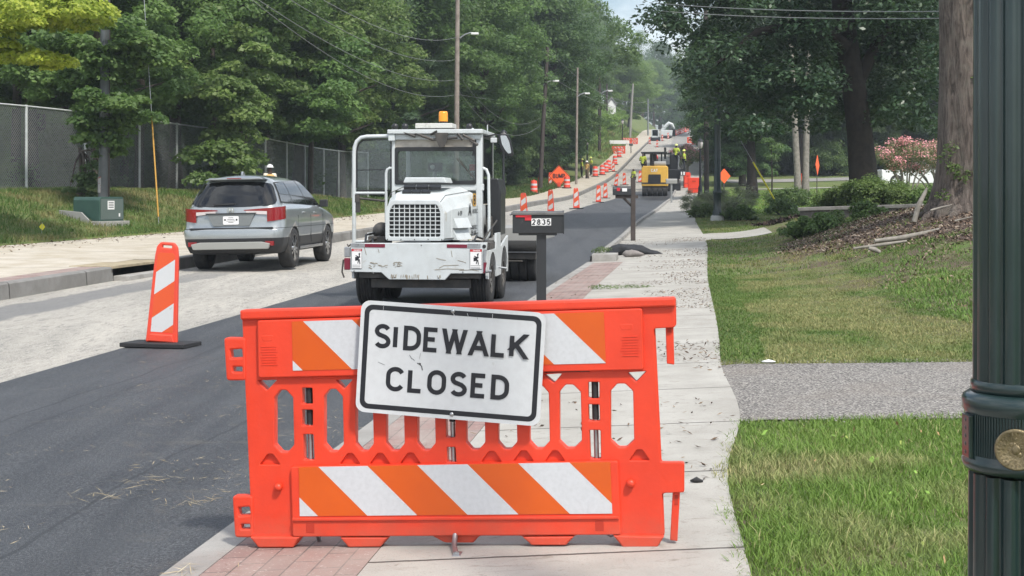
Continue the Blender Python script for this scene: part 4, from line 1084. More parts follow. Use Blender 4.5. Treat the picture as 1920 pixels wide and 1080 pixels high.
# chassis, side skirts with round wheel openings
Wd = sl(913, 480)[0]; Wl = sl(657, 480)[0]
MB().bx(Wl+.1, Wd-.1, .09, 3.4, .42, .60).bx(Wl+.25, Wd-.25, .2, .45, .28, .40).bx(Wl+.1,Wd-.1,.5,.65,.26,.36).build('chassis', K['darkmetal'], sw)
def skirt(x0, x1):
    pts = [(.09,.47),(.09,.80),(.55,.84),(.56,.92)]
    pts = [(.09,.42),(.09,.78)] + [(.62+.43*math.cos(R(a)), .40+.43*math.sin(R(a))) for a in (150,130,110,90,70,50,30)] + [(1.08,.98),(1.55,.98),(1.55,.72)]
    pts += [(1.95+.42*math.cos(R(a)), .45+.42*math.sin(R(a))) for a in (140,115,90,65,40)] + [(2.42,.80),(2.42,.62),(2.35,.60),(2.28,.40)]
    pts += [(2.28,.45)]
    # outer boundary: a plate with arches cut from below
    top = [(.09,.42),(.09,.80),(1.02,.80),(1.06,1.02),(1.52,1.02),(1.55,.80),(1.75,.84),(2.45,.95),(2.45,.40)]
    a2 = [(1.98+.40*math.cos(R(a)), .40+.41*math.sin(R(a))) for a in range(0,181,15)]
    a1 = [(.62+.40*math.cos(R(a)), .40+.37*math.sin(R(a))) for a in range(0,181,15)]
    poly = top + a2 + a1
    bm = bmesh.new(); vs0 = [bm.verts.new((x0, p[0], p[1])) for p in poly]
    f = bm.faces.new(vs0); r = bmesh.ops.extrude_face_region(bm, geom=[f])
    for v in [g_ for g_ in r['geom'] if isinstance(g_, bmesh.types.BMVert)]: v.co.x = x1
    bmesh.ops.recalc_face_normals(bm, faces=bm.faces); bmesh.ops.triangulate(bm, faces=[f for f in bm.faces if len(f.verts) > 4])
    me = bpy.data.meshes.new('side_skirt'); bm.to_mesh(me); bm.free(); me.materials.append(W_)
    o = bpy.data.objects.new('side_skirt', me); COL.objects.link(o); o.parent = sw
skirt(Wd-.03, Wd); skirt(Wl, Wl+.03)
for s_, xw in ((1, Wd-.15), (-1, Wl+.15)):
    for yy in (.62, 1.98): wheel(sw, (xw, yy, .385), .385, .27, .21, s_, 8, K['greyframe'], dish=.3, tread=5)
MB().tube([(Wd-.02,.03,.52),(Wd+.06,.03,.53)], .02).build('step_peg', K['steel'], sw)
MB().tube([(Wd-.02,1.3,.52),(Wd+.12,1.3,.50)], .015).build('step_peg', K['steel'], sw)
# engine hood
fr = SL([(728,450),(826,450),(829,380),(822,369),(808,364),(744,366),(732,372),(728,384)], .25)
zt = sl(780, 452, .25)[1]
g0_ = [(a, b) for a, b in fr]
def loft(mb, A, ya, B, yb, m=0, caps=True, smooth=False):
    n = len(A); vs = [(p[0], ya, p[1]) for p in A] + [(p[0], yb, p[1]) for p in B]
    fs = [(i, (i+1) % n, n+(i+1) % n, n+i) for i in range(n)]
    mb.add(vs, fs, m, smooth)
    if caps: mb.add(vs[:n], [tuple(range(n))[::-1]], m); mb.add(vs[n:], [tuple(range(n))], m)
xa, xb = sl(725, 400, .3)[0], sl(832, 400, .3)[0]
zb = zt
A = [(xa,zb),(xb,zb),(xb+.0,1.30),(xb-.05,1.46),(xb-.16,1.50),(xa+.12,1.50),(xa+.02,1.44),(xa,1.30)]
B = [(xa-.05,zb),(xb+.06,zb),(xb+.06,1.36),(xb+.0,1.54),(xb-.12,1.60),(xa+.08,1.60),(xa-.02,1.52),(xa-.05,1.36)]
C_ = [(xa-.10,zb),(xb+.30,zb+.05),(xb+.30,1.42),(xb+.22,1.60),(xb+.02,1.70),(xa+.1,1.68),(xa-.06,1.58),(xa-.10,1.4)]
mb = MB(); loft(mb, A, .30, B, .62, caps=True); loft(mb, B, .622, C_, 1.62, caps=True)
o = mb.build('engine_hood', W_, sw, bevel=.015)
ob = rnd_poly([(a, b) for a, b in ((xa-.012,zb+.0),(xb+.012,zb+.0),(xb+.012,1.34),(xb-.06,1.50),(xa+.07,1.50),(xa-.012,1.36))], .05, 5)
ib = rnd_poly([(xa+.045,zb+.06),(xb-.045,zb+.06),(xb-.045,1.33),(xb-.09,1.435),(xa+.10,1.435),(xa+.045,1.34)], .03, 4)
curve2d('grille_frame', [ob, ib], .285, .05, W_, sw, .008)
mb = MB(); mb.prism(rnd_poly([(xa+.02,zb+.03),(xb-.02,zb+.03),(xb-.02,1.35),(xb-.08,1.46),(xa+.08,1.46),(xa+.02,1.35)],.02), .31, .298); mb.build('radiator_core', M('radiator_black', (.012,.014,.014), .6, bump=.6, bsc=90), sw)
mb = MB(); gx0, gx1, gz0, gz1 = xa+.04, xb-.04, zb+.05, 1.44
for k in range(1, 10): x = gx0+(gx1-gx0)*k/10; mb.bx(x-.006, x+.006, .272, .284, gz0, gz1)
for k in range(1, 8): z_ = gz0+(gz1-gz0)*k/8; mb.bx(gx0, gx1, .270, .286, z_-.006, z_+.006)
mb.build('grille_bars', W_, sw)
mb = MB()
for k in range(5): mb.sphere((xa+.02+(xb-xa-.04)*k/4, .258, zb+.022), .008, n=8)
mb.build('frame_bolts', K['darkmetal'], sw)
# vents and the box on top of the hood (behind the grille)
def slopebox(x0, x1, y0, y1, z0, z1, m, nm, bev=0): return MB().bx(x0, x1, y0, y1, z0, z1).build(nm, m, sw, bevel=bev)
for r0, n_, w_ in ((0,3,.17),(1,3,.125)):
    for k in range(n_):
        u, z_ = sl(757+.5, 350+r0*9, .7); x0 = u+k*(w_+.012)
        MB().box((x0+w_/2, .60+.10*(1-r0), z_-.01), (w_,.06,.05), rot=(R(35),0,0)).build('hood_vent', K['blackp'], sw)
q = SL([(762,343),(842,343),(838,333),(766,333)], 1.0); MB().prism(q, .75, 1.35).build('intake_box', W_, sw, bevel=.012)
# louvred side panel, markings
xs = xb+.10
def side(y0, y1, z0, z1, d0, d1, m, nm):
    MB().prism([(y0,z0),(y1,z0),(y1,z1),(y0,z1)], xs+d0, xs+d1, 'x').build(nm, m, sw, bevel=.004)
# the hood's right flank leans outwards; its plane: x from xb+.06 (y .62) to xb+.30 (y 1.62)
FM = Matrix.Translation((xb+.062, .622, 0)) @ Matrix.Rotation(math.atan2(.24, 1.0)*-1+PI/2, 4, 'Z')   # local x runs along the flank
for k, (z0, z1) in enumerate(((1.10,1.24),(.93,1.07))):
    mb = MB(); mb.M = FM; mb.add([(.05,-.004,z1),(.60,-.004,z1),(.60,-.07,z0),(.05,-.07,z0),(.05,.01,z0),(.60,.01,z0)], [(0,3,2,1),(3,4,5,2),(0,4,3),(1,2,5)], 0)
    o = mb.build('louvre', W_, sw)
def mark(txt, x, z_, h, swd, nm, mt, **kw):
    mb = MB(); mb.M = FM; write(mb, txt, x, z_, h, swd, -.006, **kw); mb.build(nm, mt, sw)
mark('6-29', .30, 1.31, .055, .011, 'lettering', K['signblack'])
mark('A', .68, 1.36, .15, .026, 'lettering', K['signblack'], sx=.8)
mark('ASTEC', .88, 1.335, .055, .011, 'lettering', K['signblack'], sx=.9)
mark('ROADTEC', .83, 1.10, .05, .010, 'lettering', K['signblack'], sx=.85)
mark('FB-100', .83, 1.02, .05, .010, 'lettering', K['signblack'], sx=.9)
mb = MB(); mb.M = FM; mb.prism(rrect(.13,.19,.03), -.004, -.006); o = mb.build('round_badge', K['guard'], sw); o.location = (0,0,1.50) ; 
for v in o.data.vertices: pass
o.data.transform(Matrix.Translation(FM.to_3x3() @ Vector((.86,0,0))))
mb = MB(); mb.M = FM; write(mb, 'B', .86, 1.50, .12, .024, -.0085, sx=.8); mb.build('badge_letter', K['signblack'], sw)
mb = MB(); mb.M = FM; mb.prism([(.60,.90),(.72,.92),(.72,1.0),(.60,1.0)], -.003, -.005); mb.build('yellow_decal', M('faded_yellow_decal', (.55,.55,.3), .5), sw)
mb = MB(); mb.tube([(xa+.02,.30,1.505),(xa+.0,.62,1.605),(xa-.02,1.6,1.69)], .006, 5); mb.build('hood_seam', K['darkmetal'], sw)
MB().tube([(xb+.0,.29,zb+.03),(xb+.065,.62,zb+.03),(xb+.30,1.6,zb+.08)], .006, 5).build('hood_seam', K['darkmetal'], sw)
MB().tube([(xb-.05,.31,1.47),(xb-.03,.62,1.565),(xb+.18,1.6,1.63)], .004, 5).build('hood_seam', K['darkmetal'], sw)
for pts_ in ([(xb+.36,.4,.83),(xb+.40,.7,.98),(xb+.46,1.1,.93),(xb+.5,1.5,1.1)],[(xb+.30,.35,.82),(xb+.34,.8,.92),(xb+.5,1.3,.88)],[(xa-.30,.25,.84),(xa-.36,.6,1.0),(xa-.2,1.0,1.05),(xa-.1,1.3,1.2)],[(xa-.15,.2,.83),(xa-.25,.5,.95),(xa-.3,1.2,.9)]):
    MB().tube(pts_, .016, 6).build('hydraulic_hose', K['blackp'], sw)
for (x_, y_) in ((672,459),(700,512),(740,520),(822,521),(868,510),(895,459),(790,460),(664,508)):
    u, z_ = sl(x_, y_); MB().lathe([(.001,-.008),(.009,-.006),(.010,0)], (u,0,z_), 8, axis='y').build('bolt', K['greyframe'], sw)
# left side hydraulics beside the hood
MB().box((xa-.22,.9,.90), (.25,.5,.16)).tube([(xa-.42,.3,.86),(xa-.1,.9,1.02)], .02).sphere((xa-.2,.9,1.05), .13, (1,1.4,1)).build('hydraulics', K['darkmetal'], sw, bevel=.01)
MB().bx(xb+.34,Wd-.02,.5,1.5,.80,.90).tube([(xb+.45,.6,.84),(xb+.62,1.3,1.2)], .012).build('deck_clutter', K['darkmetal'], sw, bevel=.01)
# cab
CD = 1.65
ca0, cz0 = sl(735, 345, CD); ca1, cz1 = sl(907, 247, CD)
cr = sl(893, 300, CD)[0]
def bar_(pts, r, nm='cab_frame', mt=None, n=8): return MB().tube(pts, r, n).build(nm, mt or W_, sw)
# window opening
wx0, wz0 = sl(743, 338, CD); wx1, wz1 = sl(896, 283, CD)
mb = MB()
MB().bx(ca0-.0, ca0+.05, CD-.03, CD+.05, zb, cz1).build('cab_pillar', W_, sw, bevel=.01); mb.bx(cr, ca1-.02, CD-.03, CD+.10, zb, cz1); mb.bx(ca0, ca1, CD-.02, CD+.06, cz0-.10, cz0)
mb.build('cab_pillar', W_, sw, bevel=.01); mb = MB(); mb.bx(ca0-.02, ca0+.05, CD+1.2, CD+1.28, zb, cz1); mb.bx(ca1-.07, ca1-.02, CD+1.2, CD+1.28, zb, cz1); mb.bx(ca0, ca1-.03, CD+1.2, CD+1.28, cz0-.3, cz0-.05)
mb.build('front_cab_frame', W_, sw, bevel=.01)
MB().bx(ca0, ca1-.02, CD, CD+1.28, .75, .85).build('cab_floor', K['darkmetal'], sw)
oo = rnd_poly([(ca0+.05,cz0-.01),(cr+.0,cz0-.01),(cr+.0,wz1+.06),(ca0+.05,wz1+.06)], .03); ii = rnd_poly([(wx0+.03,cz0+.05),(wx1-.04,cz0+.05),(wx1-.04,wz1+.0),(wx0+.03,wz1+.0)], .05, 5)
curve2d('rear_window_seal', [oo, ii], CD-.022, .034, K['blackp'], sw, .004)
MB().bx(wx0+.02, wx1-.02, CD-.008, CD-.003, cz0+.04, wz1+.01).build('rear_window', K['glass'], sw)
MB().bx(ca0+.05, ca1-.06, CD+1.22, CD+1.226, cz0-.05, cz1-.05).build('windscreen', K['glass'], sw)
z262 = sl(800, 262, CD)[1]; z280 = sl(800, 280, CD)[1]
MB().bx(ca0+.05, cr-.0, CD-.01, CD+.02, z280, z262).build('sun_visor', K['beige'], sw)
MB().bx(cr-.05, cr+.0, CD-.03, CD-.012, z280-.1, z262+.05).build('seal_strip', K['blackp'], sw)
zr = cz1
MB().bx(ca0-.05, ca1+.0, CD-.12, CD+1.35, zr-.03, zr+.035).bx(ca0-.04, ca0+.06, CD-.10, CD, z262-.02, zr-.03).build('cab_roof', W_, sw, bevel=.012)
MB().bx(ca0+.02, ca1-.04, CD-.06, CD+.0, z262, zr-.04).build('roof_front', W_, sw, bevel=.01)
mb = MB(); 
for (x0,y0),(x1,y1) in (((757,248),(779,256)),((779,250),(812,262)),((806,252),(820,246)),((858,250),(868,262)),((868,253),(890,264)),((812,262),(858,258)),((880,262),(896,272))):
    a = sl(x0,y0,CD-.1); b = sl(x1,y1,CD-.1); mb.tube([(a[0],CD-.10,a[1]),(b[0],CD-.11,b[1])], .022, 6)
mb.prism(SL([(815,249),(840,249),(838,264),(833,276),(824,276),(817,262)], CD-.13), CD-.12, CD-.14)
mb.build('roof_wiring', K['darkmetal'], sw)
q = sl(776, 240, CD); q2 = sl(846, 230, CD)
MB().bx(q[0], q2[0], CD+.1, CD+.5, q[1], q2[1]).build('roof_fan_box', K['greyframe'] if 0 else M('dusty_white', (.5,.5,.47), .6, dirt=(.3,.3,.27), dsc=8), sw, bevel=.01)
MB().bx(q[0]+.03, q2[0]+.02, CD+.12, CD+.48, zr+.03, q[1]).build('fan_box_base', K['darkmetal'], sw)
q = sl(826, 225, CD+.3); q2 = sl(826, 207, CD+.3)
MB().lathe([(.058,q[1]-.05),(.058,q[1]),(.055,q[1]+.02)], (q[0],CD+.55,0), 20).build('beacon_base', K['blackp'], sw)
MB().lathe([(.07,q[1]-.01),(.07,q2[1]-.03),(.06,q2[1]),(.001,q2[1])], (q[0],CD+.55,0), 24).build('beacon', K['amber'], sw)
for x_ in (738, 757, 878):
    a = sl(x_, 237, CD); MB().sphere((a[0],CD+.1,a[1]), .052, (1,.8,1)).cyl((a[0],CD+.1,a[1]-.06),(a[0],CD+.1,zr+.02),.012).build('work_light', K['blackp'], sw)
a = sl(909, 245, CD); MB().cyl((a[0],CD+.3,zr),(a[0],CD+.3,zr+.12),.008).cyl((a[0]-.2,CD+.1,zr),(a[0]-.2,CD+.1,zr+.06),.02).build('antenna', W_, sw)
# right cab flank: glass framed in black, curved head
MB().bx(ca1-.03, ca1-.024, CD+.12, CD+1.15, cz0-.25, zr-.08).build('side_glass', K['glass'], sw)
mb = MB(); mb.bx(ca1-.035, ca1-.015, CD+.08, CD+.13, cz0-.3, zr-.05).bx(ca1-.035, ca1-.015, CD+1.13, CD+1.18, cz0-.3, zr-.05).bx(ca1-.035, ca1-.015, CD+.1, CD+1.15, zr-.09, zr-.05).bx(ca1-.035,ca1-.015,CD+.1,CD+1.15,cz0-.30,cz0-.25)
mb.build('side_seal', K['blackp'], sw)
MB().bx(ca1-.06, ca1-.02, CD+.1, CD+1.2, zb, cz0-.31).build('cab_side', W_, sw)
# seat, screen, interior
u, z_ = sl(818, 338, CD+.5); MB().cyl((u,CD+.35,z_-.10),(u,CD+.35,z_+.14),.03).build('console_post', K['steel'], sw)
q = SL([(804,305),(831,305),(831,322),(804,322)], CD+.4); MB().prism(q, CD+.32, CD+.36).build('control_screen', K['blackp'], sw, bevel=.006)
q = sl(811, 313, CD+.3); MB().sphere((q[0],CD+.30,q[1]), .04, (.9,.3,1)).build('light_cover', K['label_white'], sw)
q = SL([(870,293),(883,334),(887,334),(873,293)], CD); mb = MB()
a, b = sl(856, 297, CD), sl(889, 334, CD); mb.tube([(a[0],CD-.03,a[1]),(b[0],CD-.03,b[1])], .008, 6); a2 = sl(860,296,CD); mb.tube([(a2[0],CD-.035,a2[1]),(b[0]-.05,CD-.035,b[1]+.05)], .006, 6)
mb.build('window_wiper', K['darkmetal'], sw)
q = SL([(881,308),(892,308),(892,320),(881,320)], CD+.1); MB().prism(q, CD+.06, CD+.065).build('window_sticker', K['orange_far'], sw)
q = SL([(883,321),(893,321),(893,334),(883,334)], CD+.1); MB().prism(q, CD+.06, CD+.065).build('window_sticker', K['label_white'], sw)
mb = MB(); u1, z1 = sl(888, 327, CD+.04); write(mb, '83', u1, z1, .05, .01, CD+.055); mb.build('sticker_print', K['signblack'], sw)
MB().bx(ca0+.45, ca0+.9, CD+.55, CD+1.0, .85, 1.25).bx(ca0+.45,ca0+.9,CD+.5,CD+.6,1.2,1.5).build('driver_seat', K['cloth_dark'], sw, bevel=.05)
# open door swung out to the left, with handrails
def dr(x, y): 
    u, z_ = sl(x, y, CD); return (u, CD, z_)
door = bar_([dr(664,455),dr(664,290),dr(665,276),dr(669,265),dr(677,258),dr(688,256),dr(735,255)], .030, 'open_door', n=10)
mb = MB(); mb.tube([dr(664,362),dr(722,362)], .022, 8).tube([dr(664,453),dr(700,453)], .02, 8); o = mb.build('door_rail', W_, sw)
ol = [dr(669,352),dr(669,285),dr(672,272),dr(680,263),dr(733,261),dr(733,357),dr(669,357)]
MB().tube(ol, .014, 6).tube([dr(669,319),dr(733,318)], .008, 6).build('door_seal', K['blackp'], sw)
pl = [(p[0], p[2]) for p in ol]; MB().prism(pl, CD-.003, CD+.003).build('door_glass', K['glass'], sw)
a, b = dr(706,266), dr(733,280); MB().prism([(a[0],b[2]),(b[0],b[2]),(b[0],a[2]),(a[0],a[2])], CD-.02, CD-.012).build('door_sticker', K['glass'], sw)
MB().tube([dr(667,371),dr(724,377)], .02, 6).box(dr(670,372), (.07,.05,.12)).box(dr(671,386), (.07,.03,.2)).build('door_latch', K['darkmetal'], sw)
MB().tube([dr(700,458),dr(700,435)], .02, 6).build('door_foot', W_, sw)
for pts in ([dr(724,420),dr(724,325),dr(726,318),dr(731,315),dr(738,315)], ):
    bar_(pts, .022, 'hand_rail', n=8)
def rr_(x, y): u, z_ = sl(x, y, 1.3); return (u, 1.3, z_)
bar_([rr_(905,315),rr_(912,318),rr_(916,328),rr_(917,400),rr_(917,440),rr_(912,448)], .022, 'hand_rail', n=8)
# black tank box beyond the cab's right side
q = SL([(919,440),(942,440),(942,362),(937,335),(917,335)], CD+.5)
MB().prism(q, CD+.3, CD+.9).build('fuel_tank', K['blackp'], sw, bevel=.015)
a = sl(927, 425, CD+.3); MB().lathe([(.16,-.03),(.17,0),(.16,.04)], (a[0]-.06,CD+.2,a[1]), 20, axis='x').build('hose_reel', K['darkmetal'], sw)
# mirror
def mr_(x, y, d=.2): u, z_ = sl(x, y, CD+d); return (u, CD+d, z_)
MB().box(mr_(926,263), (.10,.06,.075)).build('mirror_bracket', W_, sw, bevel=.01)
MB().tube([mr_(909,256),mr_(930,252),mr_(936,254)], .014, 6).build('mirror_arm', K['blackp'], sw)
q = SL([(933,252),(951,251),(957,262),(963,290),(956,294),(947,288),(938,277)], CD+.15); MB().prism(rnd_poly(q, .03), CD+.15, CD+.22).build('mirror_shell', K['blackp'], sw, bevel=.008)
q = SL([(938,254),(949,254),(955,266),(959,287),(953,288),(947,281),(941,270)], CD+.14); MB().prism(rnd_poly(q, .02), CD+.135, CD+.149).build('mirror_face', K['mirror'], sw)

# ------------------------------------------------------------------ low grey equipment trailer beyond the sweeper
TY = 24.2; tX = px(968, TY); tZ = float(S(tX, TY)); tr_ = thing('equipment_trailer', 'low grey trailer with black brush roller, beyond sweeper and black mailbox', 'trailer', (tX, TY, tZ), -head(25))
zz = lambda y: pz(y, TY)-tZ; xx = lambda x: px(x, TY)-tX
MB().bx(xx(915), xx(1010), 0, 2.6, zz(452), zz(427)).build('deck_box', K['grey_plate'], tr_, bevel=.01)
MB().bx(xx(928), xx(1012), -.05, .1, zz(466), zz(453)).build('rear_beam', K['darkmetal'], tr_, bevel=.01)
MB().lathe([(.001,xx(925)),(.10,xx(925)),(.10,xx(1010)),(.001,xx(1010))], (0,-.12,zz(461)), 20, axis='x').build('brush_roller', M('brush_bristle', (.02,.02,.02), .95, bump=1, bsc=60), tr_)
MB().bx(xx(930), xx(1008), -.15, -.1, zz(473), zz(470)).build('chrome_bar', K['steel'], tr_)
MB().bx(xx(935), xx(1006), -.08, .3, zz(486), zz(474)).box((0,-.1,zz(489)), (.25,.06,.03)).build('axle_beam', K['darkmetal'], tr_, bevel=.01)
for x_ in (945, 962, 978, 994): 
    wheel(tr_, (xx(x_), .45, .33), .33, .15, .16, 1, 6, K['darkmetal'])
# ------------------------------------------------------------------ pneumatic roller
def at(x, Y): X = px(x, Y); return X, Y, float(S(X, Y))
RY = 103.; rX = px(1229, RY); rZ = float(S(rX, RY)); ro = thing('asphalt_roller', 'yellow rubber tyred asphalt roller with dark canopy on the fresh asphalt', 'road roller', (rX, RY, rZ), -head(RY))
sc_ = RY/F; z0 = pz(368, RY)-rZ
def rz(y): return pz(y, RY)-rZ-z0
def rx(x): return px(x, RY)-rX
yl = MB(); yl.prism([(rx(1203),rz(349)),(rx(1252),rz(349)),(rx(1252),rz(325)),(rx(1252),rz(314)),(rx(1250),rz(311)),(rx(1206),rz(311)),(rx(1203),rz(316))], 0, 1.3); yl.build('body', K['yellow'], ro, bevel=.05)
MB().prism(rnd_poly([(rx(1215),rz(344)),(rx(1238),rz(344)),(rx(1239),rz(341)),(rx(1239),rz(327)),(rx(1216),rz(327)),(rx(1215),rz(341))],.05), -.01, -.03).build('grille', K['blackp'], ro)
MB().bx(rx(1203), rx(1252), -.02, -.005, rz(345), rz(342)).build('stripe', K['darkmetal'], ro)
mb = MB(); write(mb, 'CAT', rx(1227), rz(319.5), .19, .05, -.012, gap=.3, sx=1.0); mb.build('lettering', K['label_white'], ro)
for k in range(5): wheel(ro, (rx(1208+k*9.7), .5, .42), .42, .34, .2, 1, 6, K['darkmetal'])
MB().bx(rx(1204), rx(1252), .1, .9, rz(354), rz(349)).build('wheel_beam', K['darkmetal'], ro)
MB().bx(rx(1206), rx(1250), 1.2, 4.2, rz(352), rz(335)).build('frame', K['darkmetal'], ro)
MB().bx(rx(1201), rx(1250), .9, 3.0, rz(287), rz(285)+.05).build('canopy', K['blackp'], ro, bevel=.03)
for x_ in (1208, 1222, 1240):
    MB().tube([(rx(x_),1.0,rz(312)),(rx(x_),1.0,rz(286))], .07 if x_ == 1208 else .05, 6).build('canopy_post', K['blackp'], ro)
MB().bx(rx(1217), rx(1230), 1.6, 1.8, rz(312), rz(288)).build('operator_console', K['darkmetal'], ro)
MB().bx(rx(1222), rx(1226), .6, .7, rz(308), rz(300)).bx(rx(1230),rx(1247),1.0,1.5,rz(311),rz(304)).build('seat', K['cloth_dark'], ro, bevel=.05)
MB().lathe([(.20,rx(1226)),(.22,rx(1228)),(.22,rx(1246)),(.2,rx(1248))], (0,.9,rz(307)), 14, axis='x').build('water_tank', K['grey_plate'], ro)
# ------------------------------------------------------------------ paver ahead of it
VY = 112.; vX = px(1246, VY); vZ = float(S(vX, VY)); pv = thing('asphalt_paver', 'black asphalt paver with flat canopy just beyond the yellow roller', 'paver', (vX, VY, vZ), -head(VY))
def vz(y): return pz(y, VY)-vZ-(pz(352,VY)-vZ)
def vx(x): return px(x, VY)-vX
MB().bx(vx(1216), vx(1258), 1.5, 3.0, vz(281), vz(279.5)+.04).build('canopy', K['blackp'], pv, bevel=.02)
for x_ in (1219, 1239, 1256): MB().bx(vx(x_)-.05, vx(x_)+.05, 1.9, 2.0, vz(300), vz(281)).build('canopy_post', K['blackp'], pv)
MB().bx(vx(1218), vx(1272), 1.0, 4.5, vz(352), vz(318)).bx(vx(1224), vx(1262), 1.4, 3.5, vz(318), vz(301)).build('body', K['darkmetal'], pv, bevel=.08)
MB().bx(vx(1252), vx(1275), .2, 1.0, vz(329), vz(311)).bx(vx(1205), vx(1276), -.3, .5, vz(352), vz(336)).build('screed', K['blackp'], pv, bevel=.05)
MB().cyl((vx(1245.5),2.6,vz(290)),(vx(1245.5),2.6,vz(268)),.09).build('exhaust_stack', K['blackp'], pv)
MB().bx(vx(1255),vx(1271),.9,1.6,vz(312),vz(282)).build('control_tower', K['blackp'], pv, bevel=.08)
MB().tube([(vx(1271),.5,vz(310)),(vx(1273),.5,vz(288)),(vx(1271),.5,vz(285))], .04, 6).build('hand_rail', K['steel'], pv)
MB().bx(vx(1275),vx(1285),-.4,.3,vz(323),vz(311)).build('screed_end', K['blackp'], pv)
mb = MB(); mb.bx(vx(1276.5),vx(1279),-.42,-.41,vz(322),vz(316)).bx(vx(1281),vx(1284),-.42,-.41,vz(322),vz(316)); mb.build('reflective_patch', K['label_white'], pv)
# ------------------------------------------------------------------ skid steer and excavator up the hill
KY = 243.; kX = px(1228, KY); kZ = float(S(kX, KY)); sk = thing('skid_steer', 'small white skid steer loader with dark bucket, high up the street', 'loader', (kX, KY, kZ), -head(KY)+PI*0)
def q_(x, y, Y, X0, Z0): return px(x, Y)-X0, pz(y, Y)-Z0-(pz(262, Y)-Z0)
g_ = lambda x, y: q_(x, y, KY, kX, kZ)
a, b = g_(1219,262), g_(1238,256); MB().bx(a[0], b[0], 0, .5, a[1], b[1]).build('bucket', K['blackp'], sk, bevel=.04)
a, b = g_(1221,256), g_(1235,240); mb = MB(); mb.bx(a[0], b[0], 1.0, 2.6, b[1]-.12, b[1]); 
mb.bx(a[0], a[0]+.16, .9, 2.8, a[1]-.1, b[1]).bx(b[0]-.16, b[0], .9, 2.8, a[1]-.1, b[1]).bx(a[0],b[0],1.0,2.8,a[1]-.1,a[1]+.35); mb.build('cab', K['wpaint'], sk, bevel=.04)
MB().bx(a[0]+.18, b[0]-.18, 1.05, 1.1, a[1]+.35, b[1]-.12).build('cab_glass', K['glass_dark'], sk)
for s_ in (-1, 1):
    for yy in (.9, 2.2): wheel(sk, (s_*.72, yy, .38), .38, .28, .2, s_, 5)
XY = 256.; eX = px(1250, XY); eZ = float(S(eX, XY)); ex = thing('excavator', 'white excavator with folded white boom beyond the skid steer', 'excavator', (eX, XY, eZ), -head(XY))
def e_(x, y): return px(x, XY)-eX, pz(y, XY)-eZ-(pz(255, XY)-eZ)
mb = MB(); mb.prism([e_(1238,251),e_(1260,251),e_(1261,240),e_(1240,240)], 0, 2.4); mb.build('house', K['wpaint'], ex, bevel=.1)
mb = MB(); mb.prism([e_(1239,255.5),e_(1259,255.5),e_(1259,251.5),e_(1239,251.5)], -.2, 3.2); mb.build('tracks', K['blackp'], ex, bevel=.15)
pts = [e_(1240,241),e_(1247,233),e_(1254,226.5),e_(1260,229),e_(1264,237)]
mb = MB(); mb.tube([(p[0], .9, p[1]) for p in pts], [.32,.36,.38,.3,.16], 6); mb.build('boom', K['wpaint'], ex)
mb = MB(); mb.bx(e_(1256,236)[0], e_(1266,236)[0], .6, 2.2, e_(0,252)[1], e_(0,238)[1]); mb.build('cab', K['glass_dark'], ex, bevel=.08)
# ------------------------------------------------------------------ chain-link fence
def link_mat():
    t = NT('chain_link'); t.t.nodes.remove(t.b); uv = t.coord('UV'); sp = t.n('ShaderNodeSeparateXYZ'); t.l(uv, sp.inputs[0])
    def wires(sg):
        q = t.math('ADD', sp.outputs[0], t.math('MULTIPLY', sp.outputs[1], sg))
        f = t.math('FRACT', t.math('DIVIDE', q, .12))
        return t.math('LESS_THAN', t.math('ABSOLUTE', t.math('SUBTRACT', f, .5)), .09)
    w_ = t.math('MAXIMUM', wires(1), wires(-1))
    df = t.n('ShaderNodeBsdfDiffuse'); df.inputs[0].default_value = (.25,.265,.27,1)
    tr = t.n('ShaderNodeBsdfTransparent'); mx = t.n('ShaderNodeMixShader')
    t.l(w_, mx.inputs[0]); t.l(tr.outputs[0], mx.inputs[1]); t.l(df.outputs[0], mx.inputs[2]); t.l(mx.outputs[0], t.out.inputs[0]); return t.mat
K['link'] = link_mat()
K['screen'] = M('fence_wind_screen', (.05,.06,.065), .9, c2=(.03,.038,.042), sc=2)
def fence(A, B, post_px, hgt, label, screen=False, zb=None):
    A = Vector(A); B = Vector(B); D = B-A
    def onl(p):
        k = (p-960)/F; f = (k*A.y-A.x)/(D.x-k*D.y); return f
    t = thing('chain_link_fence', label, 'fence', (A.x, A.y, 0))
    base = (lambda f: float(H(A.x+D.x*f, A.y+D.y*f))) if zb is None else (lambda f: zb[0]+(zb[1]-zb[0])*f)
    n = 24; V = []; UV = []; Ln = D.length
    for i in range(n+1):
        f = i/n; x, y = D.x*f, D.y*f; b = base(f)
        V += [(x,y,b),(x,y,b+hgt)]; UV += [(Ln*f,0),(Ln*f,hgt)]
    Fq = [(2*i,2*i+2,2*i+3,2*i+1) for i in range(n)]
    fast('mesh_fabric', V, Fq, K['link'], parent=t, uv=UV)
    if screen:
        V2 = [(v[0]-.06*D.y/Ln, v[1]+.06*D.x/Ln, v[2]) for v in V]; fast('wind_screen', V2, Fq, K['screen'], parent=t, uv=UV)
    MB().tube([(D.x*i/n, D.y*i/n, base(i/n)+hgt) for i in range(n+1)], .035, 6).build('top_rail', K['galv'], t)
    for p in post_px:
        f = onl(p)
        if not -.02 < f < 1.02: continue
        MB().cyl((D.x*f, D.y*f-.03, base(f)-.1),(D.x*f, D.y*f-.03, base(f)+hgt+.05), .05, n=8).build('post', K['galv'], t)
    return t
fence((-19.6,38.),(px(394,62),62.), (-60,50,160,262,332,394), 3.0, 'tall grey chain link fence on the grass bank at far left')
fence((px(452,65),65.),(px(690,84),84.), (498,538,572,607,635,660,690), 2.95, 'chain link fence behind the silver car and the sweeper')

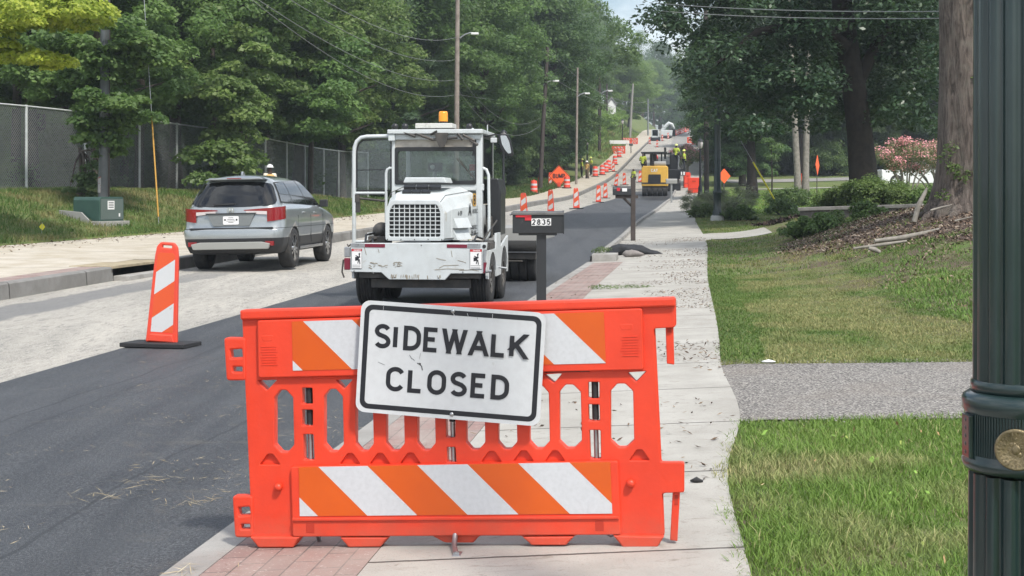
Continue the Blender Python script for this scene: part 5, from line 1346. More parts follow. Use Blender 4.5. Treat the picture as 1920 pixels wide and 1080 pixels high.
# ------------------------------------------------------------------ utility box, flags, guy guards
q = (px(185,41.5), 41.5); z0 = float(H(*q))-.05
t = thing('transformer_box', 'dark green utility cabinet with white label on the left grass bank', 'utility box', (q[0], q[1], z0), R(-24))
MB().prism([(-.55,.06),(.55,.06),(.55,.70),(.50,.80),(-.50,.80),(-.55,.70)], -.5, .5, 'x').build('cabinet', K['green_box'], t, bevel=.02)
MB().bx(.502,.512,-.50,.50,.12,.74).build('door', M('grey_green_door', (.09,.12,.11), .5), t)
MB().bx(.513,.52,-.20,.10,.42,.68).bx(.513,.52,.3,.36,.2,.3).build('label', K['label_white'], t)
mb = MB()
for k in range(4): mb.bx(.521,.523,-.16,.06,.47+.05*k,.49+.05*k)
mb.build('label_print', K['signblack'], t)
MB().bx(-.6,.65,-.65,.65,-.2,.07).build('pad', K['concrete'], t, bevel=.01)
MB().prism([(-.9,-.25),(.45,-.35),(.45,-.05),(-.05,.34),(-.9,.40)], -.72, -.66).build('side_wall', K['grey_plate'], t, bevel=.01)
def flagm(x, y, lab):
    X, Y, z = gp(x, y+8, H); t = thing('marker_flag', lab, 'marker flag', (X, Y, z))
    MB().cyl((0,0,-.05),(.02,0,.32),.006,n=6).build('wire_stem', K['steel'], t)
    MB().prism([(.02,.30),(.10,.20),(.02,.10),(-.07,.20)], -.003, .003).build('flag', K['flag'], t)
flagm(78, 431, 'yellow marker flag standing alone in the grass left of the utility cabinet'); flagm(226, 394, 'small yellow marker flag in the grass right of the green utility cabinet')
X, Y = px(298,43), 43.; z = float(H(X,Y)); t = thing('guy_wire', 'slanting guy wire with orange yellow guard in front of left fence', 'guy wire', (X,Y,z))
a = Vector((0,0,0)); b = Vector((px(284,43.4)-X, .4, pz(210,43.4)-z)); MB().tube([a+(b-a)*.08, b], [.026,.026], 8).build('guard', K['guard'], t); MB().tube([a, a+(b-a)*3.2], .010, 5).build('cable', K['steel'], t)
X, Y = px(1462,58), 58.; z = pz(378,58); t = thing('guy_wire', 'slanting guy wire with bright yellow guard on the right lawn', 'guy wire', (X,Y,z))
a = Vector((0,0,-.3)); b = Vector((px(1412,58)-X, 0, pz(304,58)-z)); MB().tube([a, b], .035, 8).build('guard', K['guard2'], t); MB().tube([a, a+(b-a)*3.], .010, 5).build('cable', K['steel'], t)

# ------------------------------------------------------------------ poles
def pole(x0, y0, x1, y1, Y, r, label, mat=None, extra=0, arm=None, name='utility_pole', cat='utility pole', surf=None):
    X = px(x0, Y); z = (pz(y0, Y) if y0 else float(H(X, Y))-.1)
    t = thing(name, label, cat, (X, Y, z)); top = Vector((px(x1, Y)-X, 0, pz(y1, Y)-z)); top = top*(1+extra)
    MB().tube([(0,0,-1.5), top*.5, top], [r*1.15, r, r*.8], 10).build('shaft', mat or K['wood'], t)
    if arm:
        ax, ay, ex, ey = arm; p = Vector((px(ax, Y)-X, -r*.5, pz(ay, Y)-z)); q = Vector((px(ex, Y)-X, -.1, pz(ey, Y)-z))
        s_ = .05*max(1, Y/110)
        MB().tube([p, p+(q-p)*.3+Vector((0,0,(q-p).length*.16)), p+(q-p)*.6+Vector((0,0,(q-p).length*.2)), p+(q-p)*.75+Vector((0,0,.14*(q-p).length))], s_, 6).build('arm', K['steel'], t)
        MB().box(p+(q-p)*.86+Vector((0,0,.1*(q-p).length)), ((q-p).length*.42,.3,.14*max(1,Y/120))).build('lamp_head', K['label_white'], t, bevel=.03)
    return t
pole(855,None,858,0,90,.17,'tall weathered wooden utility pole with a street lamp arm rising behind the sweeper', extra=.15, arm=(862,72,895,66))
t = pole(192,None,198,0,43,.14,'smooth grey metal pole standing behind the green utility cabinet', mat=K['polegrey'], extra=.5)
MB().tube([(.17,.05,-.2),(.19,.05,3.2),(.2,.05,9)], .04, 8).build('conduit', K['woodred'], t)
MB().lathe([(.1435,0),(.1435,.5)], (0.0,0,.75), 16).build('red_paint_mark', M('faded_red_mark', (.22,.06,.05), .7, c2=(.3,.3,.3), sc=6, lo=.45, hi=.5), t)
pole(1011,None,1027,88,108,.17,'dark leaning wooden pole with a street lamp deep in the trees', mat=K['woodred'], arm=(1018,160,1046,154))
pole(1080,None,1083,127,120,.11,'slim straight pole beside the three workers on the left walk', arm=(1082,182,1104,177))
pole(1124,None,1124,112,166,.19,'dark wooden pole with crossing wires far up the left side', mat=K['woodred'], arm=(1127,176,1147,172))
pole(1180,None,1187,157,232,.2,'pale leaning bare pole near the hill top on the left', mat=M('bleached_wood', (.26,.25,.23), .8))
pole(1138,None,1138,158,215,.16,'short dark pole behind the crossing wires up the left side', mat=K['woodred'])
pole(1215,None,1215,185,262,.16,'thin grey pole left of the white excavator', mat=K['steel'])
pole(1325,None,1323,0,97,.17,'brown wooden pole at right walk edge under the dark trees', mat=K['woodred'], extra=.1)
# black lamp posts of the street
def lamp(x, Y, hpx, label, thick=1., ybase=None, group=None):
    X = px(x, Y); z = float(H(X, Y)) if ybase is None else pz(ybase, Y); h = hpx/F*Y
    t = thing('lamp_post', label, 'lamp post', (X, Y, z-.02))
    MB().lathe([(.22*thick,0),(.22*thick,.12),(.17*thick,.2),(.15*thick,.7),(.09*thick,.85),(.075*thick,h*.6),(.06*thick,h-.75)], n=20).build('shaft', K['blackp'], t)
    MB().lathe([(.06,h-.75),(.15,h-.68),(.2,h-.35),(.16,h-.2)], n=12).build('lantern', K['lens'], t)
    MB().lathe([(.24,h-.2),(.22,h-.15),(.06,h-.03),(.02,h)], n=12).build('lantern_cap', K['blackp'], t)
    return t
lamp(944, 90, 128, 'black lamp post between the sweeper mirror and the woods')
lamp(1101, 130, 80, 'black lamp post behind the three workers')
lamp(1167, 195, 56, 'black lamp post standing before the bright green hillside shrubs')
t = thing('lamp_post', 'dark thick lamp post base on white footing at the lawn corner', 'lamp post', (px(1345,52), 52., float(H(px(1345,52),52))))
MB().lathe([(.26,-.2),(.26,.16),(.22,.2)], n=20).build('footing', M('white_footing', (.4,.4,.38), .8), t)
MB().lathe([(.19,.2),(.18,.32),(.155,.4),(.145,1.0),(.17,1.05),(.17,1.12),(.135,1.16),(.12,3.2),(.1,4.9)], n=96, flute=(12,.08)).build('shaft', K['lampgreen'], t)
MB().lathe([(.1,4.9),(.2,5.0),(.26,5.5),(.2,5.8),(.02,6.1)], n=16).build('lantern', K['glass_dark'], t)
lamp(1313, 98, 110, 'black lamp post at the right walk beyond the orange barrier')

# ------------------------------------------------------------------ wires
K['wire'] = M('aged_cable', (.20,.21,.21), .7)
def wire(a, b, sag, label, r=.013, mid=None):
    A = Vector((px(a[0],a[2]), a[2], pz(a[1],a[2]))); B = Vector((px(b[0],b[2]), b[2], pz(b[1],b[2])))
    pts = []
    for i in range(25):
        f = i/24; p = A+(B-A)*f; p.z -= sag*4*f*(1-f); pts.append(p)
    Ym = (a[2]+b[2])/2
    t = MB().tube(pts, [r*max(1, p.y/110) for p in pts], 5).build('overhead_wire', K['wire'])
    tag(t, label, 'wire', 'overhead wires')
wire((400,-60,40),(853,178,90),1.3,'lowest pale wire sagging from the upper left to the wooden pole')
wire((420,-45,40),(853,150,90),1.0,'middle wire running from upper left down to the tall wooden pole')
wire((470,-50,40),(853,112,90),.9,'second wire from the top, crossing the left trees to the pole')
wire((540,-40,40),(856,70,90),.8,'topmost wire crossing the left trees to the tall wooden pole')
wire((857,177,90),(1124,184,166),.6,'long nearly level wire between the tall pole and the far dark pole')
wire((857,135,90),(1012,222,108),1.6,'steep wire falling from the tall pole into the woods')
wire((857,165,90),(1014,234,108),1.8,'lower steep wire falling from the tall pole into the woods')
wire((1027,92,108),(1290,147,150),3.4,'wire reaching from the leaning dark pole over to the right trees')
wire((1024,138,108),(1310,193,150),2.0,'lower wire from the leaning dark pole over to the right trees')
wire((1124,178,166),(1320,193,150),1.2,'level wire over the roller toward the right trees')
wire((1124,190,166),(1080,238,128),2.0,'short curved wire hanging between the slim pole and the dark pole')
wire((1127,200,166),(1128,245,166),.1,'short slack cable hanging on the far dark pole')
wire((1120,20,160),(1215,44,166),.4,'dark wire crossing the patch of open sky')
wire((1230,6,45),(1800,21,30),.1,'upper wire crossing the dark crown of the right tree')
wire((1230,20,45),(1800,34,30),.1,'second wire crossing the dark crown of the right tree')
wire((1220,236,166),(1470,230,80),.3,'pale low cable stretched over the right walk')

# ------------------------------------------------------------------ barrels, panels, barricades down the street
def make_drum():
    t = thing('traffic_drum', 'x', 'traffic drum')
    pr = [(.29,.05),(.27,.10),(.265,.3),(.26,.32),(.255,.52),(.25,.54),(.245,.74),(.24,.76),(.23,.93),(.20,.97),(.02,.98)]
    MB().lathe(pr, n=20).build('drum_body', K['orange_far'], t)
    for z_ in (.24,.60): 
        r_ = .268-.03*z_/.5*.5
        MB().lathe([(.272-.035*(z_-.05),z_),(.272-.035*(z_+.1),z_+.15)], n=20).build('white_band', K['sheet_white'], t)
    MB().lathe([(.40,0),(.40,.05),(.29,.07)], n=20).build('rubber_base', K['black'], t)
    MB().bx(-.06,.06,-.02,.02,.97,1.03).build('handle', K['orange_far'], t)
    return t
gs = 'channelizing devices along the street'
d0 = make_drum(); first = True
drums = [(1001,363,'traffic drum standing nearest, left of the BUMP sign'),(1063,353,'traffic drum partly behind the right edge of the BUMP sign'),(1129,328,'first drum of the row on the left walk beyond the three workers'),(1136,323,'second drum in the row beyond the three workers'),(1141,318,'third drum in the row beyond the three workers'),(1153,309,'lone traffic drum on the left walk above the drum row'),(1161,295,'small traffic drum just below the wide orange barricade'),(1116,331,'drum half hidden in weeds beside the workers')]
for x, y, lb in drums:
    X, Y, z = gp(x, y)
    if first: d0.location = (X,Y,z); d0['label'] = lb; d0['group'] = 'orange and white traffic drums'; first = False
    else: dup(d0, (X,Y,z), rnd.random()*3, lb)
vps = [(983,411,'striped panel directly above the black mailbox, left of two'),(1033,399,'striped panel above the right end of the black mailbox'),(1081,392,'striped panel in the lane left of the timber post mailbox'),
 (1122,380,'striped panel, left one of the close pair near the roller'),(1135,372,'striped panel, right one of the close pair near the roller'),(1154,349,'tilted small panel left of the fresh asphalt end'),(1171,347,'small striped panel between timber mailbox and roller'),(1150,322,'striped panel standing beside the row of drums'),
 (1012,356,'striped panel behind the nearest traffic drum'),(1032,347,'striped panel peeping out left of the BUMP sign'),(1200,342,'striped panel half hidden by the yellow roller'),(1218,270,'tiny striped panel below the skid steer bucket'),(1232,276,'tiny striped panel in the lane beyond the paver exhaust'),(1242,264,'striped panel just right of the skid steer'),(1253,260,'striped panel in front of the excavator tracks'),(1256,254,'second striped panel by the excavator tracks')]
for i, (x, y, lb) in enumerate(vps):
    X, Y, z = gp(x, y); o = dup(vp0, (X,Y,z+.01), -head(Y)+rnd.uniform(-.2,.2), lb, group='striped channelizer panels down the street'); o.rotation_euler.y = R(rnd.uniform(-3,3)) if i != 5 else R(10)
    for c_ in kids(o):
        if c_.name.startswith('rubber_base'): c_.rotation_euler = (0,0,0)
for i in range(7):
    x = 1262+i*4.6; X, Y, z = gp(x, 256-i*1.6); dup(d0 if i % 2 else vp0, (X,Y,z), -head(Y), 'far orange device %s of the cluster right of the excavator' % ['nearest','second','third','fourth','fifth','sixth','last'][i], group='orange devices clustered at the hill top')
# plastic barricades seen far off share the shapes of the near one: a lighter build of it
def far_barricade(label, w_=1.7, h_=.95, white=True):
    t = thing('safety_barricade', label, 'barricade'); mb = MB()
    ol = [(-w_/2,0),(-w_/2+.1,-.0),(w_/2,0),(w_/2,h_),(-w_/2,h_)]
    hs = []
    for k in range(7):
        c = -w_*.36+k*w_*.12; hs.append(rnd_poly([(c-.05,.36),(c+.05,.36),(c+.05,.60),(c-.05,.60)], .03))
    curve2d('panel_core', [rnd_poly([(-w_/2,0),(w_/2,0),(w_/2,h_),(-w_/2,h_)], .02)]+hs, .03, .06, K['orange_far'], t, .01)
    for z0_, z1_ in ((.68,.86),(.10,.28)):
        stripes('striped_sheet', [(-w_*.4,z1_),(w_*.4,z1_),(w_*.4,z0_),(-w_*.4,z0_)], -w_*.4+.1, .2, .18, True, -.006, t, K['sheet_orange'], K['sheet_white'])
    for s_ in (-1,1): MB().bx(s_*w_*.35-.1, s_*w_*.35+.1, -.2, .25, -.02, .05).build('foot', K['orange_far'], t)
    return t
fb = far_barricade('orange barricade across the left walk, in front of the white board', 1.7)
X, Y, z = gp(1160, 288); fb.location = (X,Y,z); fb.rotation_euler = (0,0,-.2); fb['group'] = 'far plastic barricades'
for x, y, r_, lb in ((1175,270,.3,'orange barricade at the foot of the green bank, left of its pair'),(1186,270,-.3,'orange barricade at the foot of the green bank, right of its pair'),(1297,268,.4,'orange barricade on the right walk at the hill, left of its pair'),(1307,271,-.2,'orange barricade on the right walk at the hill, right of its pair')):
    X, Y, z = gp(x, y); dup(fb, (X,Y,z), r_, lb)
t = thing('board_barrier', 'long white board barrier behind the far orange barricade', 'barrier', (*gp(1160,280)[:2], gp(1160,280)[2])); Y = t.location.y; k = Y/F
MB().bx(-17*k,20*k,0,.08,.75,1.25).build('board', K['label_white'], t); MB().bx(-15*k,-14*k,0,.1,0,.9).bx(14*k,15*k,0,.1,0,.9).build('leg', K['label_white'], t)
# water filled barrier on the right walk
for (x, y, w_, lb, dy) in ((1301,362,22,'bright orange water filled barrier on the right walk, nearer of two',0),(1288,352,13,'orange barrier half hidden behind the nearer orange barrier',3.)):
    X, Y, z = gp(x, y); k = Y/F; t = thing('plastic_barrier', lb, 'barrier', (X,Y,z), .25 if dy else -.05)
    h_ = 29*k; W2 = w_*k/2
    MB().prism([(-W2,.05),(W2,.05),(W2,h_*.9),(W2-.06,h_),(-W2+.06,h_),(-W2,h_*.9)], -.12, .12).build('shell', K['orange'], t, bevel=.03)
    MB().bx(-W2*.8,W2*.8,-.14,-.12,h_*.25,h_*.32).bx(-W2*.3,W2*.3,-.14,-.12,h_*.72,h_*.80).build('recess', bpy.data.materials['shaded_plastic'], t); MB().bx(-W2-.03,W2+.03,-.25,.25,0,.07).build('foot', K['orange'], t, bevel=.01)
# BUMP sign on its stand
X, Y, z = gp(1048, 352); k = Y/F; t = thing('bump_sign', 'orange diamond sign reading BUMP on a low stand', 'sign', (X,Y,z), R(-4)); h_ = 20*k; c_ = (352-330)*k
MB().prism(rnd_poly([(0,c_-h_),(h_,c_),(0,c_+h_),(-h_,c_)], .06), 0, .02).build('diamond_panel', M('fluorescent_orange', (.95,.13,.03), .5), t)
mb = MB(); write(mb, 'BUMP', 0, c_, h_*.36, h_*.085, -.004, gap=.3, sx=.85); mb.build('lettering', K['signblack'], t)
mb = MB(); q = [(0,c_-h_*.93),(h_*.93,c_),(0,c_+h_*.93),(-h_*.93,c_),(0,c_-h_*.93)]; ribbon(mb, q, .03, -.004); mb.build('border', K['signblack'], t)
MB().bx(-.14,.14,-.05,.1,.0,c_-h_*.6).build('stand_post', K['orange_far'], t); MB().bx(-1.0,1.0,-.06,0,.02,.08).bx(-.04,.04,-.8,.9,.02,.07).build('stand_foot', K['darkmetal'], t)
# diamond signs seen from behind / edge-on at the right
X, Y = px(1533,85), 85.; z = float(H(X,Y)); t = thing('diamond_sign', 'orange diamond sign seen nearly edge on, by the bright lawn', 'sign', (X,Y,z), R(67)); c_ = pz(310,Y)-z; h_ = 19*Y/F
MB().prism([(0,c_-h_),(h_,c_),(0,c_+h_),(-h_,c_)], 0, .02).build('diamond_panel', bpy.data.materials['fluorescent_orange'], t); MB().bx(-.04,.04,.02,.06,0,c_).build('stand', K['darkmetal'], t)
X, Y = px(1358,78), 78.; z = float(H(X,Y)); t = thing('diamond_sign', 'orange diamond sign partly behind the dark lamp post and shrub', 'sign', (X,Y,z), R(25)); c_ = pz(330,Y)-z; h_ = 14*Y/F
MB().prism([(0,c_-h_),(h_,c_),(0,c_+h_),(-h_,c_)], 0, .02).build('diamond_panel', bpy.data.materials['fluorescent_orange'], t); MB().bx(-.04,.04,.02,.06,0,c_).build('stand', K['darkmetal'], t)
X, Y = px(1507,88), 88.; z = float(H(X,Y)); t = thing('fire_hydrant', 'pale orange and silver fire hydrant beside the twin pale trunks', 'hydrant', (X,Y,z))
h_ = pz(333,Y)-z; MB().lathe([(.2,0),(.2,.08),(.13,.1),(.13,h_*.7),(.17,h_*.72),(.16,h_*.85),(.08,h_*.97),(.02,h_)], n=16).build('barrel', M('hydrant_orange', (.6,.22,.12), .5), t); MB().cyl((-.25,0,h_*.6),(.25,0,h_*.6),.06).build('hose_nozzle', K['steel'], t)
MB().cyl((-.1,.2,0),(-.1,.2,(336-288)*Y/F),.025).build('marker_rod', K['orange_far'], t)
# far mailboxes and bin
for x, yb, yt, w_, lb, c in ((1259,380,335,21,'grey mailbox beside the roller on a pale post',K['grey_plate']),(1288,306,289,8,'small black mailbox above the bin on the right walk',K['mailbox']),(1288,286,270,8,'farthest dark mailbox on the right walk',K['mailbox']),(1183,287,269,7,'dark mailbox on the left walk right of the far barricade',K['mailbox'])):
    X, Y, z = gp(x, yb); k = Y/F; t = thing('mailbox', lb, 'mailbox', (X,Y,z)); h_ = (yb-yt)*k; b_ = min(.30, h_*.28)
    MB().bx(-.05,.05,-.05,.05,0,h_-b_).build('post', K['steel'] if w_ > 20 else K['mailbox'], t)
    MB().prism([(-.12,h_-b_),(.12,h_-b_),(.12,h_-.1),(.08,h_),(-.08,h_),(-.12,h_-.1)], -w_*k/2, w_*k/2, 'x').build('box', c, t, bevel=.02)
X, Y, z = gp(1295, 307); k = Y/F; t = thing('trash_bin', 'black bin standing on the right walk', 'bin', (X,Y,z)); 
MB().lathe([(.30*1,0),(.36,10*k),(.38,10*k)], n=16).build('tub', K['blackp'], t); MB().lathe([(.38,10*k-.05),(.40,10*k),(.36,10*k+.03)], n=16).build('rim', K['darkmetal'], t)

# ------------------------------------------------------------------ people
def figure(name, label, pose, mats, hat, h=1.76, group=None, vest=None):
    """one continuous skinned body, clothes as children"""
    t = thing(name, label, 'person', group=group); s_ = h/1.76
    J = dict(pel=(0,0,.96), wst=(0,.01,1.08), chs=(0,.0,1.30), nek=(0,.0,1.47), hd0=(0,-.01,1.55), hd1=(0,-.02,1.70),
      hl=(.09,0,.93), kl=(.11,-.02,.50), al=(.12,.02,.09), tl=(.13,-.14,.03), hr=(-.09,0,.93), kr=(-.11,-.02,.50), ar=(-.12,.02,.09), tr=(-.13,-.14,.03),
      sl=(.19,0,1.42), el=(.25,.02,1.14), wl=(.27,-.06,.90), gl=(.27,-.08,.82), sr=(-.19,0,1.42), er=(-.25,.02,1.14), wr=(-.27,-.06,.90), gr=(-.27,-.08,.82))
    J.update(pose)
    Rd = dict(pel=.14, wst=.135, chs=.155, nek=.055, hd0=.085, hd1=.095, hl=.09, kl=.06, al=.042, tl=.035, sl=.065, el=.045, wl=.03, gl=.03)
    for k_ in list(Rd): 
        if k_.endswith('l') and k_ != 'pel': Rd[k_[:-1]+'r'] = Rd[k_]
    E = [('pel','wst'),('wst','chs'),('chs','nek'),('nek','hd0'),('hd0','hd1'),('pel','hl'),('hl','kl'),('kl','al'),('al','tl'),('pel','hr'),('hr','kr'),('kr','ar'),('ar','tr'),('chs','sl'),('sl','el'),('el','wl'),('wl','gl'),('chs','sr'),('sr','er'),('er','wr'),('wr','gr')]
    def skin(nm, edges, mat, grow=0., fingers=False, parent=t):
        ks = []; 
        for a, b in edges:
            for q in (a, b):
                if q not in ks: ks.append(q)
        V_ = [tuple(c*s_ for c in J[k_]) for k_ in ks]; rr = [(Rd[k_]+grow)*s_ for k_ in ks]; E_ = [(ks.index(a), ks.index(b)) for a, b in edges]
        if fingers:
            for sd in 'lr':
                g_ = Vector(J['g'+sd]); w0 = Vector(J['w'+sd]); dr_ = (g_-w0).normalized(); side_ = dr_.cross(Vector((1,0,0))); side_ = Vector((0,1,0)) if side_.length < .1 else side_.normalized()
                gi = ks.index('g'+sd)
                for q, ln in ((-.027,.06),(-.009,.075),(.009,.07),(.027,.055)):
                    V_.append(tuple((g_+side_*q+dr_*.02)*s_)); rr.append(.009); E_.append((gi, len(V_)-1)); V_.append(tuple((g_+side_*q+dr_*(.02+ln)+Vector((0,-.012,0)))*s_)); rr.append(.008); E_.append((len(V_)-2, len(V_)-1))
                V_.append(tuple((w0+dr_*.03+side_*-.05)*s_)); rr.append(.01); E_.append((ks.index('w'+sd), len(V_)-1))
        me = bpy.data.meshes.new(nm); me.from_pydata(V_, E_, []); o = bpy.data.objects.new(nm, me); COL.objects.link(o)
        md = o.modifiers.new('skin', 'SKIN'); md.use_smooth_shade = True; sv_ = me.skin_vertices[0].data
        for i, r_ in enumerate(rr): sv_[i].radius = (r_, r_)
        sv_[0].use_root = True
        sb = o.modifiers.new('sub', 'SUBSURF'); sb.levels = 1; sb.render_levels = 1
        bake(o); o.data.materials.clear(); o.data.materials.append(mat); o.parent = parent; o.data.name = nm; return o
    skin('body', E, mats[0], fingers=True)
    skin('trousers', [('pel','hl'),('hl','kl'),('kl','al'),('pel','hr'),('hr','kr'),('kr','ar')], mats[2], .015)
    skin('shirt', [('wst','chs'),('chs','sl'),('sl','el'),('chs','sr'),('sr','er'),('wst','pel')], mats[1], .018)
    if vest: skin('vest', [('wst','chs'),('wst','pel'),('chs','sl'),('chs','sr')], vest, .03)
    skin('boots', [('al','tl')], K['blackp'], .012); skin('boots', [('ar','tr')], K['blackp'], .012)
    hd_ = Vector(J['hd1'])*s_
    mb = MB(); mb.sphere((hd_.x, hd_.y-.085*s_, hd_.z-.06*s_), .016, (1,1.2,1)); mb.sphere((hd_.x+.035*s_, hd_.y-.08*s_, hd_.z-.025*s_), .011, n=8).sphere((hd_.x-.035*s_, hd_.y-.08*s_, hd_.z-.025*s_), .011, n=8); mb.bx(hd_.x-.025,hd_.x+.025,hd_.y-.088*s_,hd_.y-.07*s_,hd_.z-.105*s_,hd_.z-.098*s_)
    mb.build('face', mats[0], t)
    if hat:
        mb = MB(); mb.lathe([(.125,.0),(.122,.03),(.10,.085),(.06,.115),(.001,.125)], tuple(hd_+Vector((0,0,-.01))), 20); mb.lathe([(.155,-.005),(.15,.01),(.12,.015)], tuple(hd_+Vector((0,-.012,-.005))), 20)
        mb.bx(hd_.x-.015,hd_.x+.015,hd_.y-.09,hd_.y+.1,hd_.z+.1,hd_.z+.125); mb.build('hard_hat', hat, t, bevel=.006)
    return t
def putp(t, x, Y, yb=None, z=None, rz=0):
    X = px(x, Y); zz_ = z if z is not None else (pz(yb, Y) if yb else HH(X, Y)); t.location = (X, Y, zz_); t.rotation_euler = (0,0,rz)
p1 = figure('person', 'worker in white hard hat and cream shirt standing behind the silver car', {}, (K['skin'], K['cloth_white'], K['cloth_dark']), K['hatwhite'], 1.84, vest=K['hivis_or'])
putp(p1, 506, 52, z=pz(309,52)-1.87, rz=.3)
p2 = figure('person', 'worker in yellow vest and dark trousers, left of three on the left walk', dict(wl=(.12,-.18,1.15), gl=(.06,-.22,1.18), kl=(.10,.04,.5)), (K['skin2'], K['hivis'], K['cloth_dark']), K['hatyellow'], 1.78)
X, Y, z = gp(1091, 333); putp(p2, 1091, Y, z=z, rz=1.6)
p3 = figure('person', 'worker in pale orange vest and tan trousers, middle of three', dict(wr=(-.10,-.2,1.12), gr=(-.04,-.25,1.15)), (K['skin2'], K['hivis_or'], K['cloth_tan']), K['hatwhite'], 1.62)
X, Y, z = gp(1100, 334.5); putp(p3, 1100.5, Y, z=z, rz=-.6)
p4 = dup(p2, (0,0,0), -1.2, 'worker in yellow vest seen at right of the three on left walk'); X, Y, z = gp(1108, 329); putp(p4, 1108, Y, z=z, rz=-1.2)
p5 = figure('person', 'bare headed worker in yellow shirt standing left of the roller', dict(el=(.30,-.1,1.18), wl=(.22,-.28,1.22), gl=(.2,-.35,1.24), er=(-.3,.05,1.15), wr=(-.2,-.15,1.0), gr=(-.16,-.2,.98)), (K['skin'], K['hivis'], K['cloth_dark']), None, 1.8)
putp(p5, 1188, 116, rz=-1.0)
p6 = figure('person', 'roller operator in yellow shirt sitting at left of machine', dict(kl=(.13,-.42,.92), al=(.13,-.45,.5), tl=(.13,-.6,.45), kr=(-.13,-.42,.92), ar=(-.13,-.45,.5), tr=(-.13,-.6,.45), wl=(.2,-.35,1.15), gl=(.18,-.42,1.17)), (K['skin'], K['hivis'], K['cloth_dark']), None, 1.75)
putp(p6, 1205.5, 104, z=pz(318,104)-.45, rz=PI-.3)
p7 = dup(p5, (0,0,0), 2.6, 'worker in lime hat and dark clothes standing high on the paver')
for c_ in kids(p7):
    if c_.name.startswith('trousers'): pass
putp(p7, 1268, 112.8, z=pz(312,112.8), rz=2.6)
mb = MB(); mb.lathe([(.15,-.005),(.125,.01),(.12,.04),(.08,.1),(.001,.13)], (0,-.02*1.02,1.74), 16); mb.build('hard_hat', K['hatyellow'], p7)
p8 = dup(p2, (0,0,0), -1.9, 'worker in yellow vest beside the screed of the paver'); X, Y, z = gp(1283, 325); putp(p8, 1283, 112.5, z=pz(322,112.5)-.0, rz=-1.9)
p9 = figure('person', 'operator in red shirt seated under the paver canopy', dict(kl=(.13,-.42,.92), al=(.13,-.45,.5), tl=(.13,-.6,.45), kr=(-.13,-.42,.92), ar=(-.13,-.45,.5), tr=(-.13,-.6,.45)), (K['skin'], M('red_cloth', (.5,.03,.04), .8), K['cloth_dark']), None, 1.75)
putp(p9, 1227.5, 112.5, z=pz(313,112.5)-.5, rz=PI)

# ------------------------------------------------------------------ pickup, shed, low wall
TYp = 78.; X = px(1715,TYp); t = thing('pickup_truck', 'white pickup truck behind the pink flowering tree', 'truck', (X, TYp, pz(352,TYp)), R(4)); k = TYp/F
xx = lambda x: px(x,TYp)-X
zq = lambda y: pz(y,TYp)-pz(352,TYp)
prof = [(xx(1652),zq(344)),(xx(1652),zq(318)),(xx(1735),zq(317)),(xx(1738),zq(304)),(xx(1742),zq(301)),(xx(1775),zq(301)),(xx(1788),zq(316)),(xx(1822),zq(320)),(xx(1826),zq(344))]
MB().prism(prof, 0, 1.9).build('body', M('white_truck_paint', (.75,.77,.78), .3, coat=.5), t, bevel=.05)
MB().prism([(xx(1743),zq(315)),(xx(1745),zq(304)),(xx(1773),zq(304)),(xx(1783),zq(315))], -.01, .0).build('side_window', K['glass_dark'], t)
for x_ in (1680, 1800): 
    w_ = wheel(t, (0,0,0), .40, .26, .25, -1, 6); w_.location = (xx(x_), .12, .36); w_.rotation_euler = (0,0,PI/2)
t = thing('shed', 'small white gable building glimpsed between trees up the left hill', 'building', (px(1147,238),238.,float(H(px(1147,238),238)))); k = 238/F; h_ = pz(186,238)-float(H(px(1147,238),238))
MB().prism([(-.7,0),(.7,0),(.7,h_*.8),(0,h_),(-.7,h_*.8)], 0, 5).build('wall', K['label_white'], t); MB().prism([(-.9,h_*.76),(0,h_*1.04),(.9,h_*.76),(.9,h_*.80),(0,h_*1.09),(-.9,h_*.80)], -.2, 5.2).build('roof', K['grey_plate'], t)
# low concrete wall holding the planted bank
wa = (px(1500,37.5), 37.5); wb = (px(1722,35.5), 35.5)
t = thing('retaining_wall', 'low dark concrete retaining wall with pale cap on the bank', 'wall', (wa[0], wa[1], 0), math.atan2(wb[1]-wa[1], wb[0]-wa[0])); Lw = math.hypot(wb[0]-wa[0], wb[1]-wa[1])
z0, z1 = pz(389,37.5), pz(382,35.5)
MB().add([(0,0,.3),(Lw,0,.3),(Lw,.28,.3),(0,.28,.3),(0,0,z0-.1),(Lw,0,z1-.1),(Lw,.28,z1-.1),(0,.28,z0-.1)], [(0,1,5,4),(1,2,6,5),(2,3,7,6),(3,0,4,7),(4,5,6,7)]).build('wall_body', M('stained_wall_concrete', (.07,.062,.055), .9, c2=(.14,.125,.11), sc=3, bump=.4, bsc=30), t)
MB().add([(-.05,-.05,z0-.1),(Lw+.03,-.05,z1-.1),(Lw+.03,.33,z1-.1),(-.05,.33,z0-.1),(-.05,-.05,z0),(Lw+.03,-.05,z1),(Lw+.03,.33,z1),(-.05,.33,z0)], [(0,1,5,4),(1,2,6,5),(2,3,7,6),(3,0,4,7),(4,5,6,7),(3,2,1,0)]).build('wall_cap', M('pale_cap_concrete', (.30,.28,.25), .9, c2=(.2,.18,.16), sc=4), t, bevel=.015)
# cross street and path on the far right
patch('side_street', lambda u, v: (px(1360,126)+26*u, 123+5*v), G['milled'], 10, 2, .05)
patch('side_path', lambda u, v: (px(1390,111)+12*u, 111+1.3*v), G['walk'], 8, 2, .05)
